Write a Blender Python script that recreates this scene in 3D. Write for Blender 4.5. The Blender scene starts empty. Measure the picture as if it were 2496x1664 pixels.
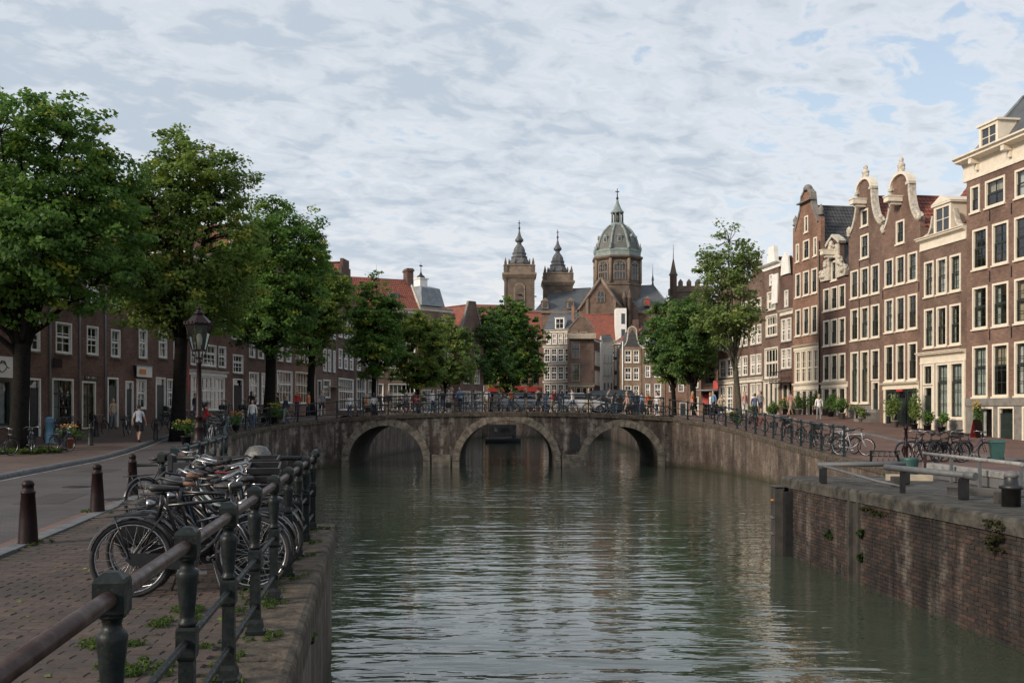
import bpy, math, random
import numpy as np
from math import sin, cos, pi, atan2, hypot, radians
from mathutils import Vector, Matrix
from mathutils.geometry import delaunay_2d_cdt

S = bpy.context.scene
COL = S.collection
rnd = random.Random(7)

# ------------------------------------------------------------------ camera
cam = bpy.data.cameras.new('camera')
cam_o = bpy.data.objects.new('camera', cam)
COL.objects.link(cam_o)
cam_o.location = (0, 0, 1.66)
cam_o.rotation_euler = (radians(90), 0, 0)
cam.sensor_width = 36.0
cam.lens = 34.6
cam.shift_y = 0.0713
cam.clip_start = 0.05
cam.clip_end = 3000
S.camera = cam_o

# ------------------------------------------------------------------ light
SUN_EL, SUN_AZ = radians(24), radians(236)     # azimuth clockwise from +Y: behind the camera, to the left
S.view_settings.view_transform = 'Standard'
S.view_settings.look = 'None'
S.view_settings.exposure = 1.6
S.view_settings.gamma = 1.0
S.view_settings.use_curve_mapping = False
S.render.engine = 'CYCLES'
S.cycles.use_denoising = True
S.cycles.max_bounces = 6
S.cycles.diffuse_bounces = 3
S.cycles.glossy_bounces = 3
S.cycles.transparent_max_bounces = 10
S.cycles.transmission_bounces = 3

W = bpy.data.worlds.new('World')
S.world = W
W.use_nodes = True
nt = W.node_tree
nt.nodes.clear()


def node(tree, typ, **kw):
    n = tree.nodes.new(typ)
    for k, v in kw.items():
        if k.startswith('_'):
            setattr(n, k[1:], v)
        else:
            key = k.replace('__', ' ')
            n.inputs[int(key[1:]) if key[0] == 'i' and key[1:].isdigit() else key].default_value = v
    return n


def math_node(tree, op, a, b=None, clamp=False):
    n = tree.nodes.new('ShaderNodeMath')
    n.operation = op
    n.use_clamp = clamp
    for i, v in enumerate((a, b)):
        if v is None:
            continue
        if isinstance(v, (int, float)):
            n.inputs[i].default_value = v
        else:
            tree.links.new(v, n.inputs[i])
    return n.outputs[0]


def ramp(tree, fac, stops, interp='LINEAR'):
    n = tree.nodes.new('ShaderNodeValToRGB')
    n.color_ramp.interpolation = interp
    el = n.color_ramp.elements
    while len(el) < len(stops):
        el.new(0.5)
    for e, (p, c) in zip(el, stops):
        e.position = p
        e.color = (c[0], c[1], c[2], 1) if isinstance(c, (tuple, list)) else (c, c, c, 1)
    tree.links.new(fac, n.inputs[0])
    return n.outputs[0]


def mixc(tree, fac, a, b, mode='MIX'):
    n = tree.nodes.new('ShaderNodeMix')
    n.data_type = 'RGBA'
    n.blend_type = mode
    for i, v in ((0, fac), (6, a), (7, b)):
        if isinstance(v, (int, float)):
            n.inputs[i].default_value = v
        elif isinstance(v, (tuple, list)):
            n.inputs[i].default_value = (v[0], v[1], v[2], 1)
        else:
            tree.links.new(v, n.inputs[i])
    return n.outputs[2]


def build_sky():
    L = nt.links.new
    sky = node(nt, 'ShaderNodeTexSky', _sky_type='NISHITA', _sun_disc=False, _sun_elevation=SUN_EL,
               _sun_rotation=SUN_AZ, _air_density=1.0, _dust_density=2.0, _ozone_density=1.0)
    bg1 = node(nt, 'ShaderNodeBackground')
    bg1.inputs['Strength'].default_value = 0.05
    L(sky.outputs[0], bg1.inputs['Color'])
    tc = nt.nodes.new('ShaderNodeTexCoord')
    sep = nt.nodes.new('ShaderNodeSeparateXYZ')
    L(tc.outputs['Generated'], sep.inputs[0])
    x, y, z = sep.outputs
    zz = math_node(nt, 'ADD', math_node(nt, 'MAXIMUM', z, 0.0), 0.17)
    u = math_node(nt, 'DIVIDE', x, zz)
    v = math_node(nt, 'DIVIDE', y, zz)
    # rows of altocumulus run obliquely across the view
    a = math_node(nt, 'ADD', math_node(nt, 'MULTIPLY', u, 0.80), math_node(nt, 'MULTIPLY', v, 0.42))
    b = math_node(nt, 'SUBTRACT', math_node(nt, 'MULTIPLY', v, 0.80), math_node(nt, 'MULTIPLY', u, 0.42))
    cmb = nt.nodes.new('ShaderNodeCombineXYZ')
    L(a, cmb.inputs[0]); L(b, cmb.inputs[1])
    P = cmb.outputs[0]

    def noise(scale, detail, rough, sx=1, sy=1, off=0, dist=0.0):
        mp = nt.nodes.new('ShaderNodeMapping')
        mp.inputs['Scale'].default_value = (sx, sy, 1)
        mp.inputs['Location'].default_value = (off, off * 0.7, off * 1.3)
        L(P, mp.inputs[0])
        n = node(nt, 'ShaderNodeTexNoise', Scale=scale, Detail=detail, Roughness=rough, Distortion=dist)
        L(mp.outputs[0], n.inputs['Vector'])
        return n.outputs[0]
    big = noise(0.32, 3, 0.5, 1.0, 1.0, 3.1)
    mid = noise(4.6, 5, 0.56, 0.9, 1.2, 8.2, 0.5)
    fine = noise(15.0, 4, 0.55, 0.92, 1.15, 1.7, 0.5)
    d = math_node(nt, 'ADD', math_node(nt, 'MULTIPLY', mid, 0.56), math_node(nt, 'MULTIPLY', fine, 0.44))
    # the sheet thins out to the right (positive x) and high up there
    side = math_node(nt, 'MULTIPLY', math_node(nt, 'MAXIMUM', math_node(nt, 'SUBTRACT', u, 0.25), -0.2), -0.085)
    cov = math_node(nt, 'ADD', math_node(nt, 'MULTIPLY', math_node(nt, 'SUBTRACT', big, 0.5), 0.30), side)
    d = math_node(nt, 'ADD', d, cov)
    cover = ramp(nt, d, [(0.34, 0.0), (0.43, 0.7), (0.50, 1.0)], 'EASE')
    col = ramp(nt, d, [(0.36, (0.300, 0.290, 0.284)), (0.42, (0.272, 0.275, 0.284)), (0.485, (0.222, 0.241, 0.264)), (0.60, (0.174, 0.200, 0.230))], 'EASE')
    # pale veil everywhere, denser towards the horizon
    veil = ramp(nt, z, [(0.0, 0.90), (0.10, 0.74), (0.35, 0.52), (0.8, 0.42)])
    veilc = ramp(nt, z, [(0.0, (0.330, 0.302, 0.288)), (0.10, (0.322, 0.304, 0.298)), (0.24, (0.250, 0.288, 0.324)), (0.6, (0.210, 0.262, 0.318))])
    hz = ramp(nt, z, [(0.0, 0.12), (0.07, 0.55), (0.20, 1.0)])
    fac = math_node(nt, 'MULTIPLY', cover, hz)
    bgv = nt.nodes.new('ShaderNodeBackground'); L(veilc, bgv.inputs[0])
    bgc = nt.nodes.new('ShaderNodeBackground'); L(col, bgc.inputs[0])
    m1 = nt.nodes.new('ShaderNodeMixShader'); L(veil, m1.inputs[0]); L(bg1.outputs[0], m1.inputs[1]); L(bgv.outputs[0], m1.inputs[2])
    m2 = nt.nodes.new('ShaderNodeMixShader'); L(fac, m2.inputs[0]); L(m1.outputs[0], m2.inputs[1]); L(bgc.outputs[0], m2.inputs[2])
    out = nt.nodes.new('ShaderNodeOutputWorld'); L(m2.outputs[0], out.inputs[0])


build_sky()
sun = bpy.data.lights.new('sun', 'SUN')
sun.energy = 1.3
sun.angle = radians(12)
sun.color = (1.0, 0.86, 0.70)
sun_o = bpy.data.objects.new('sun', sun)
COL.objects.link(sun_o)
sd = Vector((sin(SUN_AZ) * cos(SUN_EL), cos(SUN_AZ) * cos(SUN_EL), sin(SUN_EL)))
sun_o.rotation_euler = sd.to_track_quat('Z', 'Y').to_euler()


# ------------------------------------------------------------------ mesh helpers
class MB:
    def __init__(self):
        self.v, self.f, self.m, self.s, self.uv = [], [], [], [], None

    def face(self, pts, mi=0, sm=False):
        b = len(self.v)
        self.v += [tuple(p) for p in pts]
        self.f.append(tuple(range(b, b + len(pts)))); self.m.append(mi); self.s.append(sm)

    def add(self, vs, fs, mi=0, sm=False):
        b = len(self.v)
        self.v += [tuple(p) for p in vs]
        for f in fs:
            self.f.append(tuple(i + b for i in f)); self.m.append(mi); self.s.append(sm)

    def box(self, x0, y0, z0, x1, y1, z1, mi=0, c=0.0):
        x0, x1 = min(x0, x1), max(x0, x1); y0, y1 = min(y0, y1), max(y0, y1); z0, z1 = min(z0, z1), max(z0, z1)
        if c:
            vs = []
            for z, k in ((z0, c), (z0 + c, 0), (z1 - c, 0), (z1, c)):
                vs += [(x0 + k, y0 + k, z), (x1 - k, y0 + k, z), (x1 - k, y1 - k, z), (x0 + k, y1 - k, z)]
            fs = [(3, 2, 1, 0), (12, 13, 14, 15)]
            for r in range(3):
                for i in range(4):
                    j = (i + 1) % 4
                    fs.append((4 * r + i, 4 * r + j, 4 * r + 4 + j, 4 * r + 4 + i))
            self.add(vs, fs, mi)
            return self
        self.add([(x0, y0, z0), (x1, y0, z0), (x1, y1, z0), (x0, y1, z0), (x0, y0, z1), (x1, y0, z1), (x1, y1, z1), (x0, y1, z1)],
                 [(3, 2, 1, 0), (4, 5, 6, 7), (0, 1, 5, 4), (1, 2, 6, 5), (2, 3, 7, 6), (3, 0, 4, 7)], mi)
        return self

    def loft(self, rings, mi=0, sm=False, closed=True, caps=True):
        n = len(rings[0])
        vs = [p for r in rings for p in r]
        fs = []
        for k in range(len(rings) - 1):
            for i in range(n if closed else n - 1):
                j = (i + 1) % n
                fs.append((k * n + i, k * n + j, (k + 1) * n + j, (k + 1) * n + i))
        b = len(self.v)
        self.add(vs, fs, mi, sm)
        if caps:
            self.f.append(tuple(b + i for i in reversed(range(n)))); self.m.append(mi); self.s.append(False)
            self.f.append(tuple(b + (len(rings) - 1) * n + i for i in range(n))); self.m.append(mi); self.s.append(False)
        return self

    def lathe(self, prof, n=12, c=(0, 0), mi=0, sm=True, rot=0.0, caps=True):
        rings = [[(c[0] + r * cos(rot + 2 * pi * i / n), c[1] + r * sin(rot + 2 * pi * i / n), z) for i in range(n)] for r, z in prof]
        return self.loft(rings, mi, sm, True, caps)

    def sq(self, prof, c=(0, 0), mi=0):      # square sections (half width, z)
        rings = [[(c[0] + h * a, c[1] + h * b, z) for a, b in ((-1, -1), (1, -1), (1, 1), (-1, 1))] for h, z in prof]
        return self.loft(rings, mi, False)

    def tube(self, pts, r, n=6, mi=0, sm=True, closed=False, caps=True):
        P = [Vector(p) for p in pts]
        N = len(P)
        R = r if isinstance(r, (list, tuple)) else [r] * N
        rings = []
        up = None
        for i in range(N):
            if closed:
                t = P[(i + 1) % N] - P[i - 1]
            else:
                t = P[min(i + 1, N - 1)] - P[max(i - 1, 0)]
            if t.length < 1e-9:
                t = Vector((0, 0, 1))
            t.normalize()
            if up is None:
                a = Vector((0, 0, 1)) if abs(t.z) < 0.9 else Vector((1, 0, 0))
                up = (a - t * a.dot(t)).normalized()
            else:
                up = (up - t * up.dot(t))
                up = up.normalized() if up.length > 1e-6 else Vector((0, 0, 1))
            w = t.cross(up)
            rings.append([P[i] + (up * cos(2 * pi * k / n) + w * sin(2 * pi * k / n)) * R[i] for k in range(n)])
        if closed:
            rings.append(rings[0])
            return self.loft(rings, mi, sm, True, False)
        return self.loft(rings, mi, sm, True, caps)

    def prism(self, poly, y0, y1, mi=0, mi_side=None):     # outline in (x,z) pushed from y0 to y1
        n = len(poly)
        a = sum(poly[i][0] * poly[(i + 1) % n][1] - poly[(i + 1) % n][0] * poly[i][1] for i in range(n))
        if a < 0:
            poly = poly[::-1]
        self.face([(x, y0, z) for x, z in poly], mi)
        self.face([(x, y1, z) for x, z in reversed(poly)], mi)
        for i in range(n):
            (xa, za), (xb, zb) = poly[i], poly[(i + 1) % n]
            self.face([(xb, y0, zb), (xa, y0, za), (xa, y1, za), (xb, y1, zb)], mi if mi_side is None else mi_side)
        return self

    def mesh(self, name, mats):
        me = bpy.data.meshes.new(name)
        me.from_pydata(self.v, [], self.f)
        for m in mats:
            me.materials.append(m)
        me.polygons.foreach_set('material_index', self.m)
        me.polygons.foreach_set('use_smooth', self.s)
        me.update()
        return me

    def build(self, name, mats, parent=None, loc=None):
        if not isinstance(mats, (list, tuple)):
            mats = [mats]
        return link(name, self.mesh(name, mats), parent, loc)


def link(name, data, parent=None, loc=None, rot=None):
    o = bpy.data.objects.new(name, data)
    COL.objects.link(o)
    if parent is not None:
        o.parent = parent
    if loc is not None:
        o.location = loc
    if rot is not None:
        o.rotation_euler = rot
    return o


def tag(o, label=None, cat=None, group=None, kind=None):
    if label:
        for w in (' the ', ' a '):
            while len(label.split()) > 16 and w in label: label = w.join(label.split(w)[:-1]) + ' ' + label.split(w)[-1]
        o['label'] = label
    if cat: o['category'] = cat
    if group: o['group'] = group
    if kind: o['kind'] = kind
    return o


def empty(name, loc=(0, 0, 0), rz=0.0, label=None, cat=None, group=None):
    o = bpy.data.objects.new(name, None)
    COL.objects.link(o)
    o.location = loc
    o.rotation_euler = (0, 0, rz)
    o.empty_display_size = 0.2
    return tag(o, label, cat, group)


def copy_tree(o, parent=None):
    c = o.copy()
    COL.objects.link(c)
    c.parent = parent
    for ch in list(KIDS.get(o.name, o.children)):
        copy_tree(ch, c)
    return c


KIDS = {}


# ------------------------------------------------------------------ materials
MATS = {}


def base_mat(name):
    m = bpy.data.materials.new(name)
    m.use_nodes = True
    t = m.node_tree
    b = t.nodes['Principled BSDF']
    MATS[name] = m
    return m, t, b


def paint(name, col, rough=0.5, var=0.25, scale=3.0, bump=0.0, metal=0.0, col2=None, spec=0.5, thr=(0.4, 0.65), bscale=None):
    m, t, b = base_mat(name)
    L = t.links.new
    tc = t.nodes.new('ShaderNodeTexCoord')
    n = node(t, 'ShaderNodeTexNoise', Scale=scale, Detail=5.0, Roughness=0.6)
    L(tc.outputs['Object'], n.inputs['Vector'])
    c2 = col2 if col2 else tuple(c * (1 - var) for c in col)
    c1 = col if col2 else tuple(min(1, c * (1 + var)) for c in col)
    L(ramp(t, n.outputs[0], [(thr[0], c1), (thr[1], c2)]), b.inputs['Base Color'])
    b.inputs['Roughness'].default_value = rough
    b.inputs['Metallic'].default_value = metal
    b.inputs['Specular IOR Level'].default_value = spec
    if bump:
        n2 = node(t, 'ShaderNodeTexNoise', Scale=bscale or scale * 4, Detail=4.0)
        L(tc.outputs['Object'], n2.inputs['Vector'])
        bp = node(t, 'ShaderNodeBump', Strength=bump, Distance=0.02)
        L(n2.outputs[0], bp.inputs['Height'])
        L(bp.outputs[0], b.inputs['Normal'])
    return m


def worn_paint(name, col, worn, chip, rough=0.42, scale=16.0):
    """thick iron paint with worn areas and small chips"""
    m, t, b = base_mat(name)
    L = t.links.new
    ge = t.nodes.new('ShaderNodeNewGeometry')

    def nz(sc, det):
        n = node(t, 'ShaderNodeTexNoise', Scale=sc, Detail=det, Roughness=0.65); L(ge.outputs['Position'], n.inputs['Vector'])
        return n.outputs[0]
    c = mixc(t, ramp(t, nz(scale, 6.0), [(0.46, 0.0), (0.66, 1.0)]), col, worn)
    chips = math_node(t, 'MULTIPLY', ramp(t, nz(75.0, 3.0), [(0.62, 0.0), (0.66, 1.0)]), ramp(t, nz(7.0, 4.0), [(0.44, 0.0), (0.58, 1.0)]))
    c = mixc(t, chips, c, chip)
    L(c, b.inputs['Base Color'])
    L(ramp(t, nz(scale * 1.7, 4.0), [(0.35, rough - 0.08), (0.7, rough + 0.22)]), b.inputs['Roughness'])
    b.inputs['Specular IOR Level'].default_value = 0.28
    bp = node(t, 'ShaderNodeBump', Strength=0.28, Distance=0.006); L(nz(48.0, 4.0), bp.inputs['Height']); L(bp.outputs[0], b.inputs['Normal'])
    return m


def brick_mat(name, c1, c2, mortar, bw=0.215, rh=0.067, ms=0.007, uv=False, streak=0.0, moss=False, weather=0.38, bump=0.4, rough=0.85, flat=False):
    m, t, b = base_mat(name)
    L = t.links.new
    tc = t.nodes.new('ShaderNodeTexCoord')
    if uv:
        sp = t.nodes.new('ShaderNodeSeparateXYZ'); L(tc.outputs['UV'], sp.inputs[0])
        U, V = sp.outputs[0], sp.outputs[1]
    elif flat:
        sp = t.nodes.new('ShaderNodeSeparateXYZ'); L(tc.outputs['Object'], sp.inputs[0])
        U, V = sp.outputs[0], sp.outputs[1]
    else:
        sp = t.nodes.new('ShaderNodeSeparateXYZ'); L(tc.outputs['Object'], sp.inputs[0])
        sn = t.nodes.new('ShaderNodeSeparateXYZ'); L(tc.outputs['Normal'], sn.inputs[0])
        k = math_node(t, 'GREATER_THAN', math_node(t, 'ABSOLUTE', sn.outputs[0]), 0.7)
        U = math_node(t, 'ADD', math_node(t, 'MULTIPLY', sp.outputs[1], k), math_node(t, 'MULTIPLY', sp.outputs[0], math_node(t, 'SUBTRACT', 1.0, k)))
        V = sp.outputs[2]
    cb = t.nodes.new('ShaderNodeCombineXYZ'); L(U, cb.inputs[0]); L(V, cb.inputs[1])
    br = node(t, 'ShaderNodeTexBrick', Scale=1.0)
    br.inputs['Color1'].default_value = (*c1, 1); br.inputs['Color2'].default_value = (*c2, 1); br.inputs['Mortar'].default_value = (*mortar, 1)
    br.inputs['Mortar Size'].default_value = ms; br.inputs['Brick Width'].default_value = bw; br.inputs['Row Height'].default_value = rh
    br.inputs['Mortar Smooth'].default_value = 0.3
    L(cb.outputs[0], br.inputs['Vector'])
    col = br.outputs['Color']

    def nz(sx, sy, scale, detail=4.0):
        mp = t.nodes.new('ShaderNodeMapping'); mp.inputs['Scale'].default_value = (sx, sy, 1); L(cb.outputs[0], mp.inputs[0])
        n = node(t, 'ShaderNodeTexNoise', Scale=scale, Detail=detail, Roughness=0.62); L(mp.outputs[0], n.inputs['Vector'])
        return n.outputs[0]
    w = ramp(t, nz(1, 1, 0.55, 6.0), [(0.32, 1 - weather), (0.68, 1 + weather * 0.7)])
    col = mixc(t, 1.0, col, w, 'MULTIPLY')
    w2 = ramp(t, nz(1, 2.5, 3.5, 3.0), [(0.3, 1 - weather * 0.6), (0.7, 1 + weather * 0.6)])
    col = mixc(t, 1.0, col, w2, 'MULTIPLY')
    if streak:
        s = ramp(t, nz(1.3, 0.22, 1.2, 7.0), [(0.47, 0.0), (0.56, streak * 0.6), (0.66, streak)])
        s = math_node(t, 'MULTIPLY', s, ramp(t, nz(1, 1, 2.4, 5.0), [(0.38, 0.0), (0.58, 1.0)]))
        col = mixc(t, s, col, (0.36, 0.33, 0.285))
        s2 = ramp(t, nz(0.8, 0.13, 1.1, 6.0), [(0.50, 0.0), (0.66, 0.7)])
        col = mixc(t, s2, col, (0.018, 0.015, 0.014))
    if moss:
        mz = math_node(t, 'ADD', V, math_node(t, 'MULTIPLY', nz(1, 1, 1.5), 0.5))
        s3 = ramp(t, math_node(t, 'ADD', math_node(t, 'MULTIPLY', mz, 0.5), 1.0), [(0.20, 0.9), (0.44, 0.0)])
        col = mixc(t, s3, col, (0.040, 0.038, 0.020))
    L(col, b.inputs['Base Color'])
    b.inputs['Roughness'].default_value = rough
    b.inputs['Specular IOR Level'].default_value = 0.25
    if bump:
        bp = node(t, 'ShaderNodeBump', Strength=bump, Distance=0.012)
        L(br.outputs['Fac'], bp.inputs['Height']); bp.invert = True
        L(bp.outputs[0], b.inputs['Normal'])
    return m


def dirt_mat(name, c1, c2, grime, lime=0.0, gscale=0.7, bump=0.5):
    """small repeated pieces (bricks, pavers): own grain plus stains that run across many of them"""
    m, t, b = base_mat(name)
    L = t.links.new
    tc = t.nodes.new('ShaderNodeTexCoord')
    ge = t.nodes.new('ShaderNodeNewGeometry')
    n = node(t, 'ShaderNodeTexNoise', Scale=14.0, Detail=5.0, Roughness=0.65); L(ge.outputs['Position'], n.inputs['Vector'])
    col = ramp(t, n.outputs[0], [(0.36, c1), (0.64, c2)])

    def nz(sx, sy, sz, sc, det=5.0):
        mp = t.nodes.new('ShaderNodeMapping'); mp.inputs['Scale'].default_value = (sx, sy, sz); L(ge.outputs['Position'], mp.inputs[0])
        q = node(t, 'ShaderNodeTexNoise', Scale=sc, Detail=det, Roughness=0.62); L(mp.outputs[0], q.inputs['Vector'])
        return q.outputs[0]
    col = mixc(t, ramp(t, nz(1, 1, 1, gscale), [(0.40, 0.0), (0.62, 0.85)]), col, grime)
    if lime:
        f = math_node(t, 'MULTIPLY', ramp(t, nz(1.7, 1.7, 0.20, 1.0), [(0.50, 0.0), (0.66, 1.0)]), ramp(t, nz(1, 1, 1, 2.6), [(0.42, 0.0), (0.66, lime)]))
        col = mixc(t, f, col, (0.30, 0.275, 0.24))
        col = mixc(t, ramp(t, nz(1.2, 1.2, 0.12, 1.4), [(0.54, 0.0), (0.70, 0.85)]), col, (0.012, 0.011, 0.011))
    L(col, b.inputs['Base Color'])
    b.inputs['Roughness'].default_value = 0.85
    b.inputs['Specular IOR Level'].default_value = 0.25
    n2 = node(t, 'ShaderNodeTexNoise', Scale=60.0, Detail=3.0); L(ge.outputs['Position'], n2.inputs['Vector'])
    bp = node(t, 'ShaderNodeBump', Strength=bump, Distance=0.01); L(n2.outputs[0], bp.inputs['Height']); L(bp.outputs[0], b.inputs['Normal'])
    return m


def leaf_mat(name, dark, light, yellow):
    m, t, b = base_mat(name)
    L = t.links.new
    at = node(t, 'ShaderNodeAttribute', _attribute_name='tint')
    c = ramp(t, at.outputs['Fac'], [(0.0, dark), (0.62, light), (0.88, light), (1.0, yellow)])
    L(c, b.inputs['Base Color'])
    b.inputs['Roughness'].default_value = 0.55
    b.inputs['Specular IOR Level'].default_value = 0.3
    tr = t.nodes.new('ShaderNodeBsdfTranslucent'); L(c, tr.inputs[0])
    mx = node(t, 'ShaderNodeMixShader', Fac=0.5)
    L(b.outputs[0], mx.inputs[1]); L(tr.outputs[0], mx.inputs[2])
    L(mx.outputs[0], t.nodes['Material Output'].inputs[0])
    return m


def glass_mat(name, tint=(0.80, 0.84, 0.84), ior=1.5):
    m, t, b = base_mat(name)
    L = t.links.new
    tr = t.nodes.new('ShaderNodeBsdfTransparent'); tr.inputs[0].default_value = (*tint, 1)
    gl = t.nodes.new('ShaderNodeBsdfGlossy'); gl.inputs['Roughness'].default_value = 0.03
    tc = t.nodes.new('ShaderNodeTexCoord')
    n = node(t, 'ShaderNodeTexNoise', Scale=1.3, Detail=2.0); L(tc.outputs['Object'], n.inputs['Vector'])
    bp = node(t, 'ShaderNodeBump', Strength=0.25, Distance=0.03); L(n.outputs[0], bp.inputs['Height']); L(bp.outputs[0], gl.inputs['Normal'])
    fr = node(t, 'ShaderNodeFresnel', IOR=ior)
    f2 = math_node(t, 'ADD', math_node(t, 'MULTIPLY', fr.outputs[0], 1.5), 0.03, True)
    mx = t.nodes.new('ShaderNodeMixShader'); L(f2, mx.inputs[0]); L(tr.outputs[0], mx.inputs[1]); L(gl.outputs[0], mx.inputs[2])
    L(mx.outputs[0], t.nodes['Material Output'].inputs[0])
    return m


M = {}
M['brick_red'] = brick_mat('brick_red', (0.190, 0.108, 0.078), (0.145, 0.082, 0.062), (0.22, 0.19, 0.16))
M['brick_brown'] = brick_mat('brick_brown', (0.165, 0.100, 0.074), (0.128, 0.077, 0.060), (0.19, 0.165, 0.14))
M['brick_orange'] = brick_mat('brick_orange', (0.24, 0.122, 0.080), (0.19, 0.095, 0.065), (0.24, 0.21, 0.17))
M['brick_dark'] = brick_mat('brick_dark', (0.125, 0.066, 0.052), (0.100, 0.054, 0.044), (0.14, 0.12, 0.105))
M['brick_tan'] = brick_mat('brick_tan', (0.25, 0.165, 0.11), (0.21, 0.135, 0.095), (0.26, 0.22, 0.18))
M['brick_left'] = brick_mat('brick_left', (0.205, 0.112, 0.085), (0.155, 0.086, 0.067), (0.15, 0.128, 0.11))
M['quay_brick'] = brick_mat('quay_brick', (0.108, 0.074, 0.057), (0.076, 0.053, 0.043), (0.15, 0.135, 0.115), uv=True, streak=0.42, moss=True, weather=0.45)
M['bridge_brick'] = brick_mat('bridge_brick', (0.084, 0.058, 0.048), (0.052, 0.038, 0.033), (0.105, 0.092, 0.080), uv=True, streak=0.9, moss=True, weather=0.45, bw=0.24, rh=0.075)
M['church_brick'] = brick_mat('church_brick', (0.165, 0.105, 0.076), (0.125, 0.080, 0.060), (0.2, 0.16, 0.13), bw=0.5, rh=0.25, ms=0.02)
M['road'] = brick_mat('road', (0.088, 0.077, 0.078), (0.074, 0.066, 0.068), (0.052, 0.047, 0.046), bw=0.21, rh=0.07, flat=True, weather=0.2, bump=0.3)
M['road_patch'] = brick_mat('road_patch', (0.066, 0.056, 0.056), (0.056, 0.049, 0.050), (0.040, 0.036, 0.035), bw=0.21, rh=0.07, flat=True, weather=0.15, bump=0.3)
M['pavement'] = brick_mat('pavement', (0.122, 0.085, 0.073), (0.094, 0.067, 0.060), (0.058, 0.050, 0.042), bw=0.23, rh=0.115, flat=True, weather=0.25, bump=0.4)
M['pavement_red'] = brick_mat('pavement_red', (0.165, 0.098, 0.080), (0.135, 0.082, 0.070), (0.080, 0.062, 0.052), bw=0.22, rh=0.11, flat=True, weather=0.2, bump=0.3)
M['coping'] = paint('coping', (0.120, 0.098, 0.075), 0.9, scale=5.5, col2=(0.034, 0.029, 0.023), bump=1.0, thr=(0.36, 0.66), bscale=22, spec=0.2)
M['coping_dark'] = paint('coping_dark', (0.088, 0.082, 0.071), 0.85, scale=3.2, col2=(0.026, 0.025, 0.022), bump=1.0, thr=(0.36, 0.66), bscale=20, spec=0.2)
M['voussoir'] = paint('voussoir', (0.255, 0.215, 0.165), 0.85, scale=2.4, col2=(0.080, 0.068, 0.054), bump=0.4, thr=(0.36, 0.66))
M['barrel'] = paint('barrel', (0.085, 0.072, 0.060), 0.9, scale=1.5, col2=(0.040, 0.035, 0.030), bump=0.4)
M['cream'] = paint('cream', (0.68, 0.615, 0.505), 0.5, 0.07, scale=3.0)
M['white'] = paint('white', (0.74, 0.72, 0.68), 0.5, 0.08, scale=3.0)
M['offwhite'] = paint('offwhite', (0.62, 0.58, 0.50), 0.6, 0.12, scale=2.0)
M['stone_orn'] = paint('stone_orn', (0.56, 0.515, 0.435), 0.7, scale=5.0, col2=(0.32, 0.29, 0.24), bump=0.3)
M['sash'] = paint('sash', (0.018, 0.026, 0.024), 0.4, 0.2)
M['green_paint'] = worn_paint('green_paint', (0.0042, 0.0078, 0.0085), (0.012, 0.017, 0.017), (0.060, 0.032, 0.020))
M['rail_green'] = paint('rail_green', (0.006, 0.015, 0.017), 0.45, 0.3, scale=6)
M['rail_brown'] = worn_paint('rail_brown', (0.040, 0.021, 0.018), (0.075, 0.052, 0.046), (0.012, 0.012, 0.013), 0.34, 9.0)
M['maroon'] = paint('maroon', (0.010, 0.0032, 0.0035), 0.45, scale=12, col2=(0.018, 0.008, 0.0075), bump=0.2, thr=(0.5, 0.8), spec=0.22)
M['black'] = paint('black', (0.012, 0.012, 0.013), 0.45, 0.3, scale=8)
M['rubber'] = paint('rubber', (0.010, 0.010, 0.011), 0.8, 0.3, scale=20)
M['chrome'] = paint('chrome', (0.30, 0.30, 0.31), 0.34, 0.2, scale=30, metal=1.0)
M['bike_black'] = paint('bike_black', (0.010, 0.010, 0.012), 0.3, 0.3, scale=12)
M['bike_blue'] = paint('bike_blue', (0.016, 0.028, 0.055), 0.35, 0.3, scale=12)
M['bike_teal'] = paint('bike_teal', (0.08, 0.20, 0.22), 0.4, 0.3, scale=12)
M['bike_silver'] = paint('bike_silver', (0.42, 0.43, 0.44), 0.35, 0.2, scale=12)
M['bike_red'] = paint('bike_red', (0.22, 0.022, 0.020), 0.4, 0.25, scale=12)
M['saddle'] = paint('saddle', (0.020, 0.019, 0.019), 0.5, 0.3, scale=20, bump=0.2)
M['leather'] = paint('leather', (0.13, 0.06, 0.032), 0.6, 0.3, scale=20)
M['red_tile'] = paint('red_tile', (0.235, 0.066, 0.038), 0.75, scale=2.2, col2=(0.125, 0.044, 0.032), bump=0.3, thr=(0.35, 0.65))
M['dark_tile'] = paint('dark_tile', (0.058, 0.058, 0.060), 0.7, scale=2.0, col2=(0.032, 0.032, 0.034), bump=0.3)
M['slate'] = paint('slate', (0.080, 0.088, 0.098), 0.6, scale=1.2, col2=(0.056, 0.062, 0.070), bump=0.2)
M['lead'] = paint('lead', (0.21, 0.23, 0.25), 0.55, scale=2.0, col2=(0.14, 0.155, 0.17))
M['copper'] = paint('copper', (0.235, 0.285, 0.265), 0.7, scale=1.2, col2=(0.150, 0.180, 0.170), thr=(0.35, 0.65))
M['copper_dark'] = paint('copper_dark', (0.125, 0.125, 0.118), 0.65, scale=0.9, col2=(0.088, 0.088, 0.084), thr=(0.35, 0.65))
M['church_stone'] = paint('church_stone', (0.140, 0.105, 0.080), 0.85, scale=0.7, col2=(0.082, 0.062, 0.049), thr=(0.35, 0.65))
M['church_light'] = paint('church_light', (0.23, 0.180, 0.135), 0.85, scale=0.9, col2=(0.135, 0.104, 0.08), thr=(0.35, 0.65))
M['helm'] = paint('helm', (0.125, 0.130, 0.135), 0.5, scale=1.4, col2=(0.055, 0.058, 0.062), thr=(0.35, 0.65))
M['grey_stone'] = paint('grey_stone', (0.20, 0.185, 0.165), 0.8, scale=3.0, col2=(0.13, 0.12, 0.11), bump=0.2)
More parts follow.
